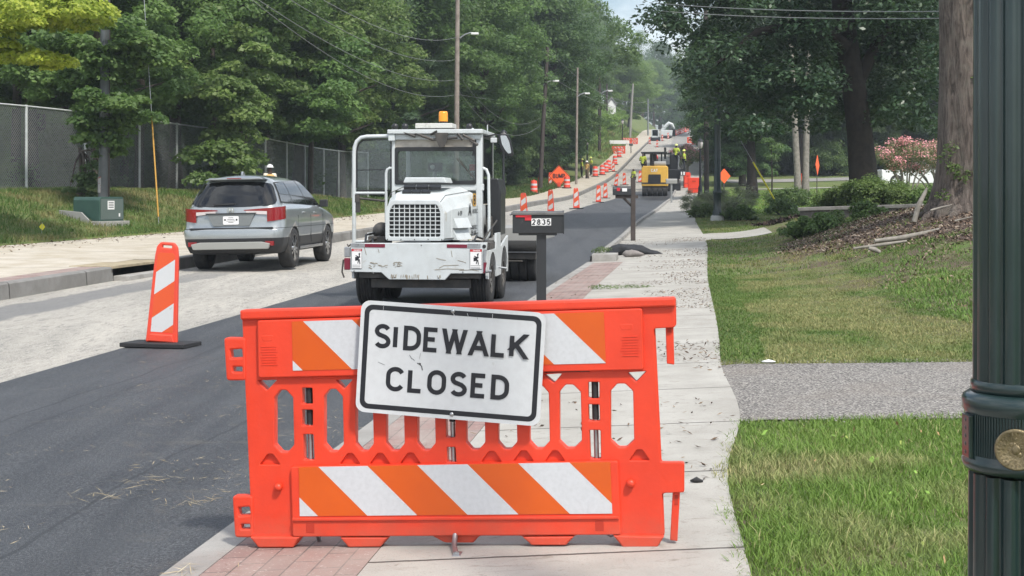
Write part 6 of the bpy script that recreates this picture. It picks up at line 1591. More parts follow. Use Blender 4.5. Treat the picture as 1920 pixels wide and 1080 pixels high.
# ------------------------------------------------------------------ foliage
def attr_mat(name, rough=.8, trans=0.):
    t = NT(name); a = t.n('ShaderNodeAttribute'); a.attribute_name = 'lv'; t.base(a.outputs['Color']); t.rough(rough); t.b.inputs['Specular IOR Level'].default_value = .25
    if trans:
        tl = t.n('ShaderNodeBsdfTranslucent'); t.l(a.outputs['Color'], tl.inputs[0]); mx = t.n('ShaderNodeMixShader'); mx.inputs[0].default_value = trans
        t.l(t.b.outputs[0], mx.inputs[1]); t.l(tl.outputs[0], mx.inputs[2]); t.l(mx.outputs[0], t.out.inputs[0])
    return t.mat
LM = dict(
 mid=leaf_mat('mid_green_leaves', (.062,.118,.042), (.17,.26,.08), trans=.44),
 dark=leaf_mat('dark_green_leaves', (.045,.088,.038), (.12,.19,.07), trans=.4),
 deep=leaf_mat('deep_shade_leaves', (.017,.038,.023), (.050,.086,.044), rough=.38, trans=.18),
 yel=leaf_mat('sunlit_yellow_green_leaves', (.22,.33,.035), (.45,.55,.08), trans=.45),  # yellow maple green, with the sunlight on it put into the colour
 lime=leaf_mat('lime_green_leaves', (.11,.18,.04), (.24,.35,.09), trans=.45),
 blue=leaf_mat('blue_green_pine_needles', (.060,.108,.065), (.13,.20,.11), trans=.4),
 shrub=leaf_mat('shrub_leaves', (.045,.085,.022), (.13,.20,.06)),
 grey=leaf_mat('grey_green_twigs', (.10,.11,.075), (.22,.23,.16)),
 pink=leaf_mat('pink_blossom', (.70,.24,.27), (.88,.46,.48), trans=.3),
 ol=leaf_mat('olive_leaves', (.09,.10,.05), (.20,.21,.11)))
K['bark'] = M('grey_brown_bark', (.105,.085,.07), .95, c2=(.05,.042,.036), sc=7, lo=.35, hi=.65, bump=1, bsc=14)
K['bark_pale'] = M('pale_bark', (.26,.24,.21), .9, c2=(.14,.13,.11), sc=5, bump=.6, bsc=14)
K['bark_dark'] = M('dark_bark', (.035,.028,.024), .95, c2=(.018,.015,.013), sc=6, bump=1, bsc=14)
def unit(a): return a/np.maximum(np.linalg.norm(a, axis=1, keepdims=True), 1e-6)
def leaf_quads(c, nrm, size, aspect=.55):
    N = len(c); r = unit(rng.normal(size=(N,3))); t_ = unit(np.cross(nrm, r)); b = np.cross(nrm, t_)
    s1 = (size/2)[:,None]; s2 = s1*aspect
    V = np.stack([c-t_*s1, c+b*s2-t_*s1*.15, c+t_*s1, c-b*s2-t_*s1*.15], 1).reshape(-1,3)
    return V, np.arange(N*4).reshape(N,4)
def clumps_mesh(name, C, rc, nleaf, leaf, mat, parent, flat=.5, droop=.0, aspect=.55, hollow=.35):
    """leaf-sized faces spread over a set of leafy clumps; colour: clump tone, leaf tone"""
    n = len(C); N = n*nleaf; ci = np.repeat(np.arange(n), nleaf)
    d = unit(rng.normal(size=(N,3))); d[:,2] = d[:,2]*.8+.18; d = unit(d)
    rr = (hollow+(1-hollow)*rng.random(N)**.6)
    R_ = rc[ci]
    off = d*rr[:,None]*R_[:,None]*np.array([1,1,flat]); off[:,2] -= droop*R_*(off[:,0]**2+off[:,1]**2)/np.maximum(R_**2,1e-6)
    c = C[ci]+off
    nr = unit(d*.5+np.array([0,0,.75])+rng.normal(size=(N,3))*.45)
    V, Fq = leaf_quads(c, nr, leaf*(.6+.8*rng.random(N)), aspect)
    ct = rng.random(n)[ci]; lt = rng.random(N)
    col = np.repeat(np.stack([ct, lt, lt], 1), 4, 0)
    return fast(name, V, Fq, mat, col=col, parent=parent)
def crown_centres(rx, z0, z1, n, seed, shape=1., bias=.45, lean=(0,0)):
    g = np.random.default_rng(seed); h = g.random(n); a = g.random(n)*2*PI
    ph = g.random(6)*6.28
    prof = np.sin(PI*np.clip(h*.86+.12,0,1)**shape)**.7
    lob = 1+.22*np.sin(2*a+ph[0]+3*h)+.16*np.sin(3*a+ph[1]-5*h)+.12*np.sin(9*h+ph[2])
    r = rx*prof*lob*g.random(n)**bias
    z = z0+(z1-z0)*h
    return np.stack([r*np.cos(a)+lean[0]*h, r*np.sin(a)+lean[1]*h, z], 1)
def trunk_mesh(name, h, r, parent, mat, C=None, nb=9, seed=0, flare=1.5, lean=(0,0), bend=.25):
    g = random.Random(seed); mb = MB(); pts = []; rad = []
    for i in range(9):
        f = i/8; pts.append((lean[0]*f*h+bend*math.sin(f*4+seed)*f, lean[1]*f*h+bend*math.cos(f*3+seed)*f, h*f-.4*(i == 0))); rad.append(r*(1-.72*f)*(flare if i == 0 else 1+.12*(flare-1)*(i == 1)))
    mb.tube(pts, rad, 12)
    if C is not None:
        idx = [g.randrange(len(C)) for _ in range(nb)]
        for k in idx:
            q = Vector(C[k]); f = min(.92, max(.25, (q.z*.75)/h)); i = min(7, int(f*8)); p = Vector(pts[i])+(Vector(pts[i+1])-Vector(pts[i]))*(f*8-i)
            m_ = (p+q)/2+Vector((g.uniform(-.4,.4), g.uniform(-.4,.4), -.1*(q-p).length+.3)); r0 = r*(1-.72*f)*.55
            mb.tube([p, m_, q], [r0, r0*.6, r0*.2], 6)
    return mb.build(name, mat, parent)
protos = {}
def tree_proto(key, rx, z0, z1, n, nleaf, leaf, rc, mat, seed, trunk_r=.22, bark='bark', shape=1., flat=.5, droop=.25, nb=10, aspect=.55, bias=.45):
    t = thing('leafy_tree' if key != 'pine' else 'pine_tree', 'x', 'tree')
    C = crown_centres(rx, z0, z1, n, seed, shape, bias); rcs = rc*(.55+.9*np.random.default_rng(seed).random(n))
    clumps_mesh('crown', C, rcs, nleaf, leaf, mat, t, flat, droop, aspect)
    trunk_mesh('trunk', z1*.93, trunk_r, t, K[bark], C, nb, seed)
    protos[key] = t; t['_used'] = 0; return t
tree_proto('A', 3.6, 2.8, 12, 190, 230, .20, .95, LM['mid'], 3)
tree_proto('B', 4.2, 3.4, 14, 210, 210, .20, 1.0, LM['mid'], 5, trunk_r=.26)
tree_proto('C', 3.4, .8, 11, 180, 220, .19, .9, LM['dark'], 8)
tree_proto('D', 4.4, 1.5, 15, 220, 200, .22, 1.1, LM['dark'], 13, trunk_r=.3)
tree_proto('pine', 3.0, 3.5, 19, 200, 230, .26, .9, LM['blue'], 17, aspect=.12, flat=.42, shape=.8, bark='bark_dark')
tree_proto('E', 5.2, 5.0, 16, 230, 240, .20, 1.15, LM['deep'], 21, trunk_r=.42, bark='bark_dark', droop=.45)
tree_proto('F', 3.6, 1.5, 11, 170, 200, .2, .95, LM['lime'], 23)
def tree(key, x, y, s, label, rz=None, z=None, grp='trees of the roadside woods', sz=1.):
    z = float(H(x, y)) if z is None else z; rz = rnd.random()*6.28 if rz is None else rz; p = protos[key]
    sc_ = (s, s, s*sz)
    if p['_used'] == 0:
        p['_used'] = 1; p.location = (x,y,z); p.rotation_euler = (0,0,rz); p.scale = sc_; p['label'] = label; p['group'] = grp; return p
    return dup(p, (x,y,z), rz, label, sc_, grp)
W = lambda x, Y: px(x, Y)
# the individually visible trees of the left side
named = [('B',60,49,.95,'dark leafy tree above the far left end of the fence'),('A',175,47.5,.95,'green tree whose boughs hang over the metal pole'),('B',330,56,1.0,'broad mid green tree beyond the slanting orange guy guard'),('A',455,60,1.15,'tall leafy tree drooping over the gap between the two fences'),
 ('B',560,69,1.15,'leafy tree directly above the silver car roof'),('A',640,76,1.1,'tree with bright boughs left of the sweeper door'),('pine',735,93,1.3,'hazy pine tree above the sweeper cab'),('pine',690,108,1.35,'tall pine behind the sweeper door top'),
 ('D',800,100,1.2,'dark tree just left of the tall wooden pole'),('B',905,104,1.25,'tree just right of the tall wooden pole'),('C',938,113,1.1,'dark bushy tree above the first traffic drum'),('D',1040,128,1.15,'dark tree around the slim pole'),
 ('C',1060,139,1.0,'dark tree shading the three workers'),('A',1000,138,1.4,'tall tree behind the leaning dark pole'),('F',1062,182,.9,'bright green tree left of the hillside bank'),('D',945,128,1.6,'very tall dark tree right of the pole lamp'),('pine',860,122,1.6,'tall pine behind the pole lamp arm')]
for k_, x, Y, s_, lb in named: tree(k_, W(x,Y+(5 if Y < 90 else 0)), Y+(5 if Y < 90 else 0), s_*(1.08 if Y < 90 else 1), lb)
# deeper rows
keys = ['D','B','C','A','pine','D']; i = 0
side_words = {}
for Y in np.arange(52, 330, 10.5):
    for off in (-7.5, -15, -25, -38):
        if Y > 200 and off < -30: continue
        yy = Y+rnd.uniform(-3,3); x = float(xG(yy))+off+rnd.uniform(-2.4,2.4)-(3.5 if yy < 95 else 0)
        if yy < 90 and off > -10: continue
        if 150 < yy < 262 and off > -17: continue
        if yy >= 262 and off > -12: continue
        if 95 < yy < 150 and off > -10 and rnd.random() < .4: continue
        if (x/yy) < -.42: continue
        s_ = rnd.uniform(1.05,1.5)*(1+min(.35,(yy-50)/400)); k_ = keys[i % 6]; i += 1
        if 260 < yy: s_ *= .95
        tree(k_, x, yy, s_, 'tree of the dense woods left of the street, lost among its neighbours', grp='trees filling the left woods')
# beyond the crest and right hand side
for x, Y, k_, s_ in ((1082,285,'D',1.5),(1110,300,'A',1.5),(1135,330,'B',1.25),(1162,318,'F',1.2),(1188,345,'A',1.2),(1205,372,'F',1.35),(1226,400,'A',1.6),(1050,300,'B',1.6),(1172,400,'D',1.3),(1238,440,'D',1.9),(1256,470,'B',2.0),(1275,500,'A',2.2),(1298,520,'D',2.3),(1200,430,'pine',1.6),(1330,500,'D',2.3)):
    tree(k_, W(x,Y), float(Y), s_, 'distant tree closing the view beyond the hill crest', grp='trees beyond the hill crest')
for x, Y, k_, s_, lb in ((1180,268,'F',1.35,'yellow green tree arching over the skid steer'),(1358,262,'B',1.6,'tree at the right of the hill crest'),(1352,205,'A',1.3,'tree above the orange barricades on the right hill'),(1372,172,'C',1.2,'dark tree overhanging the upper right walk'),(1385,150,'D',1.15,'dark tree behind the right wooden pole'),
   (1392,118,'C',1.2,'dark tree behind the right lamp posts'),(1410,90,'E',.8,'dark drooping tree behind the orange barrier')):
    tree(k_, W(x,Y), float(Y), s_, lb)
for Y in np.arange(136, 215, 13):
    for q in range(9):
        x = W(1365+q*68+rnd.uniform(-22,22), Y); tree(['D','C','E','D','C'][q % 5], x, Y+rnd.uniform(-4,4), rnd.uniform(1.0,1.35), 'dark tree of the far right woods beyond the side street', grp='trees filling the right woods')
# trunks
x, Y = W(1614,49), 49.
mb = MB(); X0 = px(1617,47); z0 = float(H(X0,47.))
t = thing('oak_tree', 'great dark tree with a thick leaning trunk and low hanging crown', 'tree', (X0,47.,z0))
MB().tube([(px(a,47)-X0, 0, pz(b,47)-z0) for a, b in ((1622,420),(1620,345),(1612,250),(1602,170),(1590,90),(1578,0),(1560,-120),(1550,-260))], [.75,.5,.43,.40,.37,.34,.28,.12], 14).tube([(px(a,47)-X0, 0, pz(b,47)-z0) for a, b in ((1602,170),(1640,90),(1690,20))], [.25,.2,.15], 8).tube([(px(a,46.5)-X0, -.5, pz(b,46.5)-z0) for a, b in ((1590,90),(1520,40),(1420,60),(1330,130))], [.26,.2,.13,.04], 8).tube([(px(a,48)-X0, .8, pz(b,48)-z0) for a, b in ((1578,0),(1480,-90),(1350,-90),(1240,0))], [.24,.18,.12,.04], 8).build('trunk', K['bark_dark'], t)
left_b = interp([(-330,1235),(-200,1215),(0,1212),(60,1222),(110,1262),(170,1280),(230,1305),(300,1322),(400,1330)]); low_b = interp([(1200,120),(1260,215),(1310,285),(1345,300),(1400,272),(1470,235),(1560,262),(1640,235),(1700,235),(1780,240),(1900,200)])
C = []
while len(C) < 600:
    x = rnd.uniform(1205,1800); y = rnd.uniform(-330,305); Y = rnd.uniform(43.5,56)
    if x < float(left_b(y))+(48 if y > 40 else 25)+rnd.uniform(-20,14) or y > float(low_b(x))-rnd.uniform(0,34): continue
    if y > 60 and 1560 < x < 1650 and Y < 47.5: continue
    C.append((px(x,Y)-X0, Y-47., pz(y,Y)-z0))
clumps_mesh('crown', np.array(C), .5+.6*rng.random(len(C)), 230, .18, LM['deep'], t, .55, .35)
X0, Y0 = px(1815,26.), 26.; z0 = float(H(X0,Y0))
t = thing('oak_tree', 'huge grey barked tree trunk with spreading roots beside the green lamp post', 'tree', (X0,Y0,z0))
def bigtrunk():
    n = 64; prof = [(-.5,.80),(0,.72),(.18,.64),(.45,.58),(.9,.53),(1.6,.505),(2.6,.475),(3.6,.465),(5,.455),(7,.43),(9,.38)]
    V = []; 
    for (h, r) in prof:
        for k in range(n):
            a = 2*PI*k/n; fl = max(0, .9-h)/.9
            rr_ = r*(1+.10*fl*math.sin(5*a+1.)+.10*fl*math.sin(9*a)+.035*math.sin(7*a+h)+.02*math.sin(16*a+2*h)); V.append((rr_*math.cos(a)-.02*h, rr_*math.sin(a), h))
    mb = MB(); mb.add(V, [(i*n+k,i*n+(k+1)%n,(i+1)*n+(k+1)%n,(i+1)*n+k) for i in range(len(prof)-1) for k in range(n)], 0, True)
    for a, ln, r in ((3.4,1.2,.08),(4.1,1.3,.08),(2.9,1.0,.07)):
        p = [Vector((math.cos(a)*q, math.sin(a)*q, 0)) for q in (.5,.9,ln*.8,ln+.4)]
        for i_, q in enumerate(p): q.z = float(H(X0+q.x, Y0+q.y))-z0+(.10,.03,-.02,-.10)[i_]
        mb.tube(p, [r*1.6,r*1.1,r*.8,r*.4], 10)
    return mb
def bark_mat():
    t_ = NT('furrowed_bark'); v = t_.coord('Object')
    a = t_.noise(v, 1.0, 6, .7, .8, sc=(14,14,2.2)); b = t_.noise(v, 5, 4)
    c = t_.mix(t_.ramp(a, .38, .6), (.042,.032,.027), (.15,.122,.105)); c = t_.mix(t_.ramp(b, .5, .75, 0, .5), c, (.16,.15,.125))
    t_.base(c); t_.rough(.95); t_.bump(a, 1.0, .05); return t_.mat
bigtrunk().build('trunk', bark_mat(), t)
C = crown_centres(3.6, 9.3, 16, 100, 77); C[:,0] += 3.2; clumps_mesh('crown', C, np.full(len(C),1.1), 110, .22, LM['mid'], t, .5, .2)  # unseen crown added for its shade, shifted to spare the sidewalk
Cv = np.array([[-.30+.1*rnd.uniform(-1,1), -.50, z_] for z_ in np.linspace(.2, 4.2, 26)]) + rng.normal(size=(26,3))*np.array([.16,.05,.1]); Cv[:,0] += .45*(Cv[:,2] > 1.2)
clumps_mesh('ivy', Cv, np.full(26,.16), 50, .07, LM['shrub'], t, .9)
for x_, dx, lb in ((1497,-8,'left one of the two slim pale trunks by the hydrant'),(1510,3,'right one of the two slim pale trunks by the hydrant')):
    Y = 84.; X0 = px(x_,Y); z0 = float(H(X0,Y)); t = thing('old_tree', lb, 'tree trunk', (X0,Y,z0)); MB().tube([(0,0,-.2),(px(x_+dx*.3,Y)-X0,0,2.),(px(x_+dx,Y)-X0,0,5.5),(px(x_+dx*3,Y)-X0,0,16)], [.26,.2,.18,.08], 10).build('trunk', K['bark_pale'], t)
X0 = px(1447,72.); z0 = float(H(X0,72)); t = thing('sapling', 'thin dark sapling stem standing on the bright lawn', 'tree', (X0,72.,z0)); MB().tube([(0,0,0),(.02,0,1.5),(-.03,0,3.2)], [.05,.04,.02], 6).build('trunk', K['bark_dark'], t)
clumps_mesh('crown', np.array([[0,0,2.6],[.2,0,3.1],[-.2,.1,3.4]]), np.array([.5,.5,.4]), 150, .12, LM['dark'], t)
for x_, Y in ((28,54),(75,57),(118,60),(232,62),(260,57)):
    X0 = px(x_,Y); t = thing('bare_tree', 'bare tree trunk in the gloom behind the left fence', 'tree trunk', (X0,float(Y),float(H(X0,Y))), group='bare trunks behind the left fence'); MB().tube([(0,0,-.3),(.1,0,5),(.05,0,12)], [.2,.16,.1], 10).build('trunk', K['bark'], t)
# boughs that reach in front: yellow maple at the upper left, green over the pole
def bough(label, pts, Y, n, rc, nleaf, leaf, mat, seed, stem=None, kind='maple_tree', dy=1.0, trunk=None):
    g = np.random.default_rng(seed); pts = np.array(pts, float); seg = np.linspace(0, len(pts)-1, n); C = []
    for s_ in seg:
        i = min(int(s_), len(pts)-2); f = s_-i; p = pts[i]*(1-f)+pts[i+1]*f; yy = Y+g.normal()*dy
        C.append((px(p[0]+g.normal()*p[2]*.5, yy), yy, pz(p[1]+g.normal()*p[2]*.35, yy)))
    C = np.array(C); tx, ty = trunk; tz = float(H(tx,ty)); C -= np.array([tx,ty,tz])
    t = thing(kind, label, 'tree', (tx,ty,tz)); clumps_mesh('crown', C, rc*(.6+.8*g.random(len(C))), nleaf, leaf, mat, t, .33, .3, .8)
    mb = MB(); top = Vector((0,0,float(C[:,2].max())+.5)); mb.tube([(0,0,-.3),(.1,0,top.z*.5),top], [.16,.13,.06], 10)
    for k in range(0, n, max(1, n//8)):
        q = Vector(C[k]); p = Vector((0.05,0,min(top.z*.95, max(1.5, q.z+.2)))); mb.tube([p, (p+q)/2+Vector((0,0,.25)), q], [.05,.03,.012], 6)
    mb.build('trunk', K['bark'], t); return t
bough('yellow green maple spreading its boughs across the upper left corner', [(-60,20,50),(40,25,45),(110,20,40),(190,12,30)], 34, 60, .42, 200, .13, LM['yel'], 3, trunk=(-17.5,36.))
bough('low bright yellow bough of a maple at the far left edge', [(-60,95,35),(20,100,22),(70,108,18),(125,112,10)], 35, 36, .32, 200, .13, LM['yel'], 4, trunk=(-18.5,37.5))
bough('green maple whose boughs droop in front of the metal pole', [(60,60,60),(140,80,60),(215,60,60),(265,85,50),(200,120,60),(290,105,25),(150,150,50),(190,185,50),(250,195,35),(205,240,45),(170,215,30),(215,280,30)], 43.5, 95, .55, 220, .16, LM['mid'], 5, trunk=(-14.7,48.9), dy=.9)
bough('vine covered sapling at the fence below the maple', [(165,330,25),(150,355,25),(175,300,20)], 44.6, 16, .35, 150, .10, LM['dark'], 6, trunk=(-14.3,45.2), dy=.3)
bough('leafy young tree hanging down over the fence gap', [(390,60,80),(470,150,80),(420,210,60),(400,270,40),(440,290,45),(430,330,30)], 58, 70, .8, 230, .2, LM['mid'], 9, trunk=(-13.2,60.), dy=1.6)
bough('tree with drooping leafy tips left of the sweeper', [(560,60,70),(640,140,60),(660,90,50),(600,200,60),(655,160,40),(560,240,50),(640,230,30)], 70, 80, .9, 230, .2, LM['mid'], 10, trunk=(-10.8,73.), dy=2.)
# ------------------------------------------------------------------ undergrowth and shrubs
def bush_proto(key, r, h, n, nleaf, leaf, mat, seed, rc=.45, aspect=.5):
    t = thing('shrub', 'x', 'shrub'); g = np.random.default_rng(seed); a = g.random(n)*6.28; q = g.random(n)**.5*r; z = h*(.12+.75*g.random(n))*(1-.45*(q/r)**2)
    C = np.stack([q*np.cos(a), q*np.sin(a), z], 1); clumps_mesh('foliage', C, rc*(.6+.7*g.random(n)), nleaf, leaf, mat, t, .75, 0, aspect, hollow=.2)
    mb = MB()
    for k in range(6): mb.tube([(0,0,-.1), tuple(C[k]*np.array([.5,.5,.6])), tuple(C[k])], [.04,.025,.01], 5)
    mb.build('stems', K['bark_dark'], t); t['_used'] = 0; protos[key] = t
bush_proto('u', 1.9, 3.6, 46, 260, .17, LM['dark'], 1, .7)
bush_proto('v', 1.7, 2.6, 40, 260, .16, LM['mid'], 2, .6)
bush_proto('w', 2.2, 3.0, 44, 260, .20, LM['lime'], 3, .7)
bush_proto('s', .95, 1.0, 36, 230, .085, LM['shrub'], 4, .28)
bush_proto('g', .95, 1.25, 40, 150, .16, LM['grey'], 5, .3, .10)
bush_proto('q', .5, .45, 18, 140, .08, LM['shrub'], 7, .2)
def bush(key, x, Y, s, label, grp=None, z=None, sz=1.):
    return tree(key, x, Y, s, label, grp=grp, z=z, sz=sz) if grp else tree(key, x, Y, s, label, grp='shrubs of the street', z=z, sz=sz)
for k in range(26):
    Y = 86+k*3.1; x = float(xG(Y))-3.9-(1.9 if Y < 124 else 0)-rnd.uniform(0,1.0); 
    if Y > 166: break
    bush('uv'[k % 3 == 2], x, Y, rnd.uniform(.8,1.35), 'undergrowth bush of the dark hedge line along the left walk', 'bushes lining the left walk')
for k in range(12):
    Y = 66+k*5.5; x = (-12.9+(Y-65)*.213-3.4-rnd.uniform(0,1.5)) if Y < 86 else float(xG(Y))-6.5-rnd.uniform(0,2); bush('u', x, Y, rnd.uniform(1.0,1.7), 'dark bush filling the wood edge behind the second fence', 'bushes behind the second fence')
for k in range(10):
    Y = 47+k*2.2; x = px(20+k*42, Y+8); bush('u', x, Y+8, rnd.uniform(.8,1.3), 'dim bush behind the mesh of the first fence', 'bushes behind the first fence')
for k in range(20):
    Y = 172+k*4.2; x = float(xG(Y))-3.6-(k % 3)*3.6-rnd.uniform(0,1.); bush('w', x, Y, rnd.uniform(.8,1.25), 'bright green bush on the sunny bank up the left hill', 'bushes of the bright hillside bank')
for k in range(16):
    Y = 128+rnd.uniform(0,10); x = px(1375+k*34, Y); bush('u', x, Y+4, rnd.uniform(.9,1.3), 'dark hedge bush beyond the bright lawn', 'hedge bushes beyond the bright lawn')
for x, Y, k_, s_, lb in ((1318,62,'g',1.0,'grey green wispy shrub left of the dark lamp post'),(1368,60,'g',1.25,'larger grey green wispy shrub right of the dark lamp post'),(1595,41.5,'s',1.0,'green shrub behind the left part of the low wall'),(1640,40.5,'s',1.15,'bright leafy shrub at the middle of the low wall'),(1690,39.5,'s',.8,'leafy shrub above the right end of the low wall'),
    (1560,42.5,'s',.7,'small shrub at the edge of the mulch heap'),(1470,58,'q',1.6,'small bush on the lawn before the pale trunks'),(1500,33.5,'q',1.0,'low leafy plant at the left foot of the wall'),(1530,33.,'q',1.15,'low leafy plant before the wall'),(1565,34.,'q',.9,'low plant tight against the wall'),(1765,38.5,'s',.9,'shrub between the low wall and the huge trunk'),(1385,52,'q',1.3,'weedy plant beside the white lamp footing'),(1318,55,'q',1.2,'weedy plant on the lawn edge by the walk'),(1545,46,'q',1.3,'dark plant on top of the mulch heap'),(1628,34.5,'q',.9,'low plant at the middle foot of the wall'),(1480,70,'s',1.3,'bush at the foot of the pale twin trunks')):
    bush(k_, px(x,Y), Y, s_, lb)
for x, Y, s_, lb in ((1700,66,1.25,'pink flowering tree in front of the white pickup'),(1760,69,1.1,'second pink flowering tree right behind the first'),(1290,120,.9,'pink flowering shrub beside the right walk pole')):
    X0 = px(x,Y); z0 = float(H(X0,Y)) if Y < 100 else float(H(X0,Y)); zt = pz(275,Y)-z0 if Y < 100 else 3.2
    t = thing('flowering_tree', lb, 'tree', (X0,Y,z0)); C = crown_centres(1.7*s_, zt*.60, zt*1.05, 60, int(x)); mb = MB()
    for k in range(9): mb.tube([(0,0,-.1),tuple(C[k]*np.array([.4,.4,.55])),tuple(C[k])], [.06,.04,.02], 6)
    mb.build('trunk', K['bark_pale'], t); clumps_mesh('crown', C, np.full(60,.42), 110, .11, LM['ol'], t, .7)
    clumps_mesh('blossom', C[::2]+np.array([0,-.12,.12]), np.full(30,.36), 80, .10, LM['pink'], t, .8)

# ------------------------------------------------------------------ grass, litter, straw
def vnoise(x, y, s, seed=0):
    x = x/s+seed*17.3; y = y/s+seed*9.1; xi = np.floor(x).astype(int); yi = np.floor(y).astype(int); fx = x-xi; fy = y-yi; fx = fx*fx*(3-2*fx); fy = fy*fy*(3-2*fy)
    def hsh(a, b): v = np.sin(a*127.1+b*311.7+seed*7.7)*43758.5453; return v-np.floor(v)
    return (hsh(xi,yi)*(1-fx)+hsh(xi+1,yi)*fx)*(1-fy)+(hsh(xi,yi+1)*(1-fx)+hsh(xi+1,yi+1)*fx)*fy
K['grass'] = attr_mat('grass_blades', .55, .3); K['litter'] = attr_mat('dead_litter', .9)
def grass(name, N, xf, Y0, Y1, hgt, wid, label, bias=None, green=((.055,.12,.02),(.115,.21,.045)), dry=(.33,.27,.13), dryness=.5, keep=None, pw=1.):
    Y = Y0+(Y1-Y0)*rng.random(N)**pw; a, b = xf(Y); X = a+(b-a)*rng.random(N)
    if keep is not None: k_ = keep(X, Y); X, Y = X[k_], Y[k_]
    N = len(X); Z = H(X, Y)
    n1 = vnoise(X,Y,.9,1)*.5+vnoise(X,Y,.33,2)*.3+vnoise(X,Y,2.6,3)*.4+(bias(X,Y) if bias else 0); d_ = np.clip((n1-(1.02-dryness))*4, 0, 1)*(.4+.6*rng.random(N)); d_ = np.maximum(d_, (rng.random(N) < .05)*.8)
    g_ = rng.random(N)*.6+vnoise(X,Y,.5,5)*.4; c = np.array(green[0])*(1-g_[:,None])+np.array(green[1])*g_[:,None]; c = c*(1-d_[:,None])+np.array(dry)*d_[:,None]*(.6+.6*rng.random(N))[:,None]
    h = hgt*(.45+.9*rng.random(N))*(.7+.6*vnoise(X,Y,.4,4)); th = rng.random(N)*2*PI; ln = h*(.3+.9*rng.random(N)); w_ = wid*(.6+.8*rng.random(N)); ph = th+PI/2+rng.normal(size=N)*.5
    B = np.stack([X,Y,Z-.005],1); s_ = np.stack([np.cos(ph)*w_/2, np.sin(ph)*w_/2, 0*w_],1); m_ = B+np.stack([np.cos(th)*ln*.35, np.sin(th)*ln*.35, h*.62],1); T = B+np.stack([np.cos(th)*ln, np.sin(th)*ln, h],1)
    V = np.stack([B-s_, B+s_, m_+s_*.7, T, m_-s_*.7], 1).reshape(-1,3); i5 = np.arange(N)[:,None]*5
    Fq = np.concatenate([i5+np.array([[0,1,2,4]]), i5+np.array([[4,2,3,3]])])
    # second piece as triangle: use tip twice is degenerate, so build quads (4,2,T,T') with a narrow tip
    V = np.stack([B-s_, B+s_, m_+s_*.7, m_-s_*.7, T+s_*.1, T-s_*.1], 1).reshape(-1,3); i6 = np.arange(N)[:,None]*6
    Fq = np.concatenate([i6+np.array([[0,1,2,3]]), i6+np.array([[3,2,4,5]])])
    o = fast(name, V, Fq, K['grass'], col=np.repeat(c, 6, 0)); tag(o, label, 'grass', kind='stuff'); return o
inmul = lambda X, Y: ~((((X-9.3)/3.0)**2+((Y-26.2)/6.0)**2) < .85) | ((vnoise(X,Y,.8,12) > .52) & (rng.random(len(X)) < .8))
_nd = lambda X, Y: .16*(vnoise(X,Y,.35,41)-.5)+.22*(vnoise(X,Y,1.2,42)-.5)
notdrive = lambda X, Y: ~((Y > 8.6+.5*(X-xE(Y))/11+_nd(X,Y)) & (Y < 11.42+.5*(X-xE(Y))/11+_nd(X,Y)))
grass('lawn_grass', 95000, lambda Y: (xE(Y)-.05+.03*np.sin(Y*7), xE(Y)+np.minimum(.26*Y+2.2, 4.5)), 4.2, 9.0, .046, .0055, 'thick green grass at the lower right beside the near lamp post', green=((.095,.18,.030),(.21,.32,.07)), dry=(.42,.38,.19), dryness=.40, keep=notdrive)
wild = lambda X, Y: sst((X-xE(Y)-2.1-.5*vnoise(X,Y,1.3,31)+(Y-13)*.03)/.7)
grass('lawn_grass', 170000, lambda Y: (xE(Y)-.05, xE(Y)+2.0+.20*Y), 11.1, 24, .030, .009, 'dry patched mown grass beyond the gravel driveway', bias=lambda X, Y: .22*sst((X-xE(Y)-.3)/.5)*(1-wild(X,Y))-.22*(X-xE(Y) < .4)-.3*wild(X,Y), green=((.075,.135,.028),(.15,.225,.055)), dry=(.36,.33,.15), dryness=.47, keep=lambda X, Y: notdrive(X,Y) & inmul(X,Y) & (rng.random(len(X)) > wild(X,Y)*(.35+1.1*(vnoise(X,Y,.8,33)-.25))))
grass('weedy_grass', 34000, lambda Y: (xE(Y)+1.6, xE(Y)+2.0+.20*Y), 11.4, 26, .055, .016, 'bright weedy grass patches on the bank below the huge tree', green=((.09,.17,.035),(.19,.30,.07)), dryness=.25, keep=lambda X, Y: notdrive(X,Y) & inmul(X,Y) & (wild(X,Y) > .5) & (vnoise(X,Y,.7,35)*.6+vnoise(X,Y,.25,36)*.4 > .44))
grass('lawn_grass', 70000, lambda Y: (xE(Y)-.05, xE(Y)+2.4+.19*Y), 24, 58, .045, .016, 'shaded grass around the walk corner and the low wall', green=((.08,.14,.028),(.15,.23,.05)), dryness=.42, keep=lambda X, Y: inmul(X,Y) & ~((Y > 38.2) & (Y < 42.2) & (X < xE(Y)+2.7)))
grass('lawn_grass', 60000, lambda Y: (xE(Y)-.1, xE(Y)+22), 58, 112, .07, .04, 'bright sunlit lawn beyond the dark lamp post', green=((.12,.22,.04),(.22,.36,.075)), dryness=.3)
grass('verge_grass', 110000, lambda Y: (xG(Y)-11-.03*Y, xG(Y)+.06), 32, 66, .13, .020, 'rough green grass bank between the left walk and fence', green=((.06,.12,.025),(.13,.21,.05)), dryness=.45)
grass('verge_grass', 40000, lambda Y: (xG(Y)-3.8, xG(Y)+.08), 66, 130, .22, .05, 'grass verge along the left walk by the second fence', green=((.04,.085,.02),(.10,.17,.04)), dryness=.35)
grass('verge_grass', 30000, lambda Y: (xG(Y)-14, xG(Y)), 160, 262, .6, .12, 'tall bright grass on the hillside bank', green=((.10,.18,.04),(.22,.32,.09)), dryness=.4)
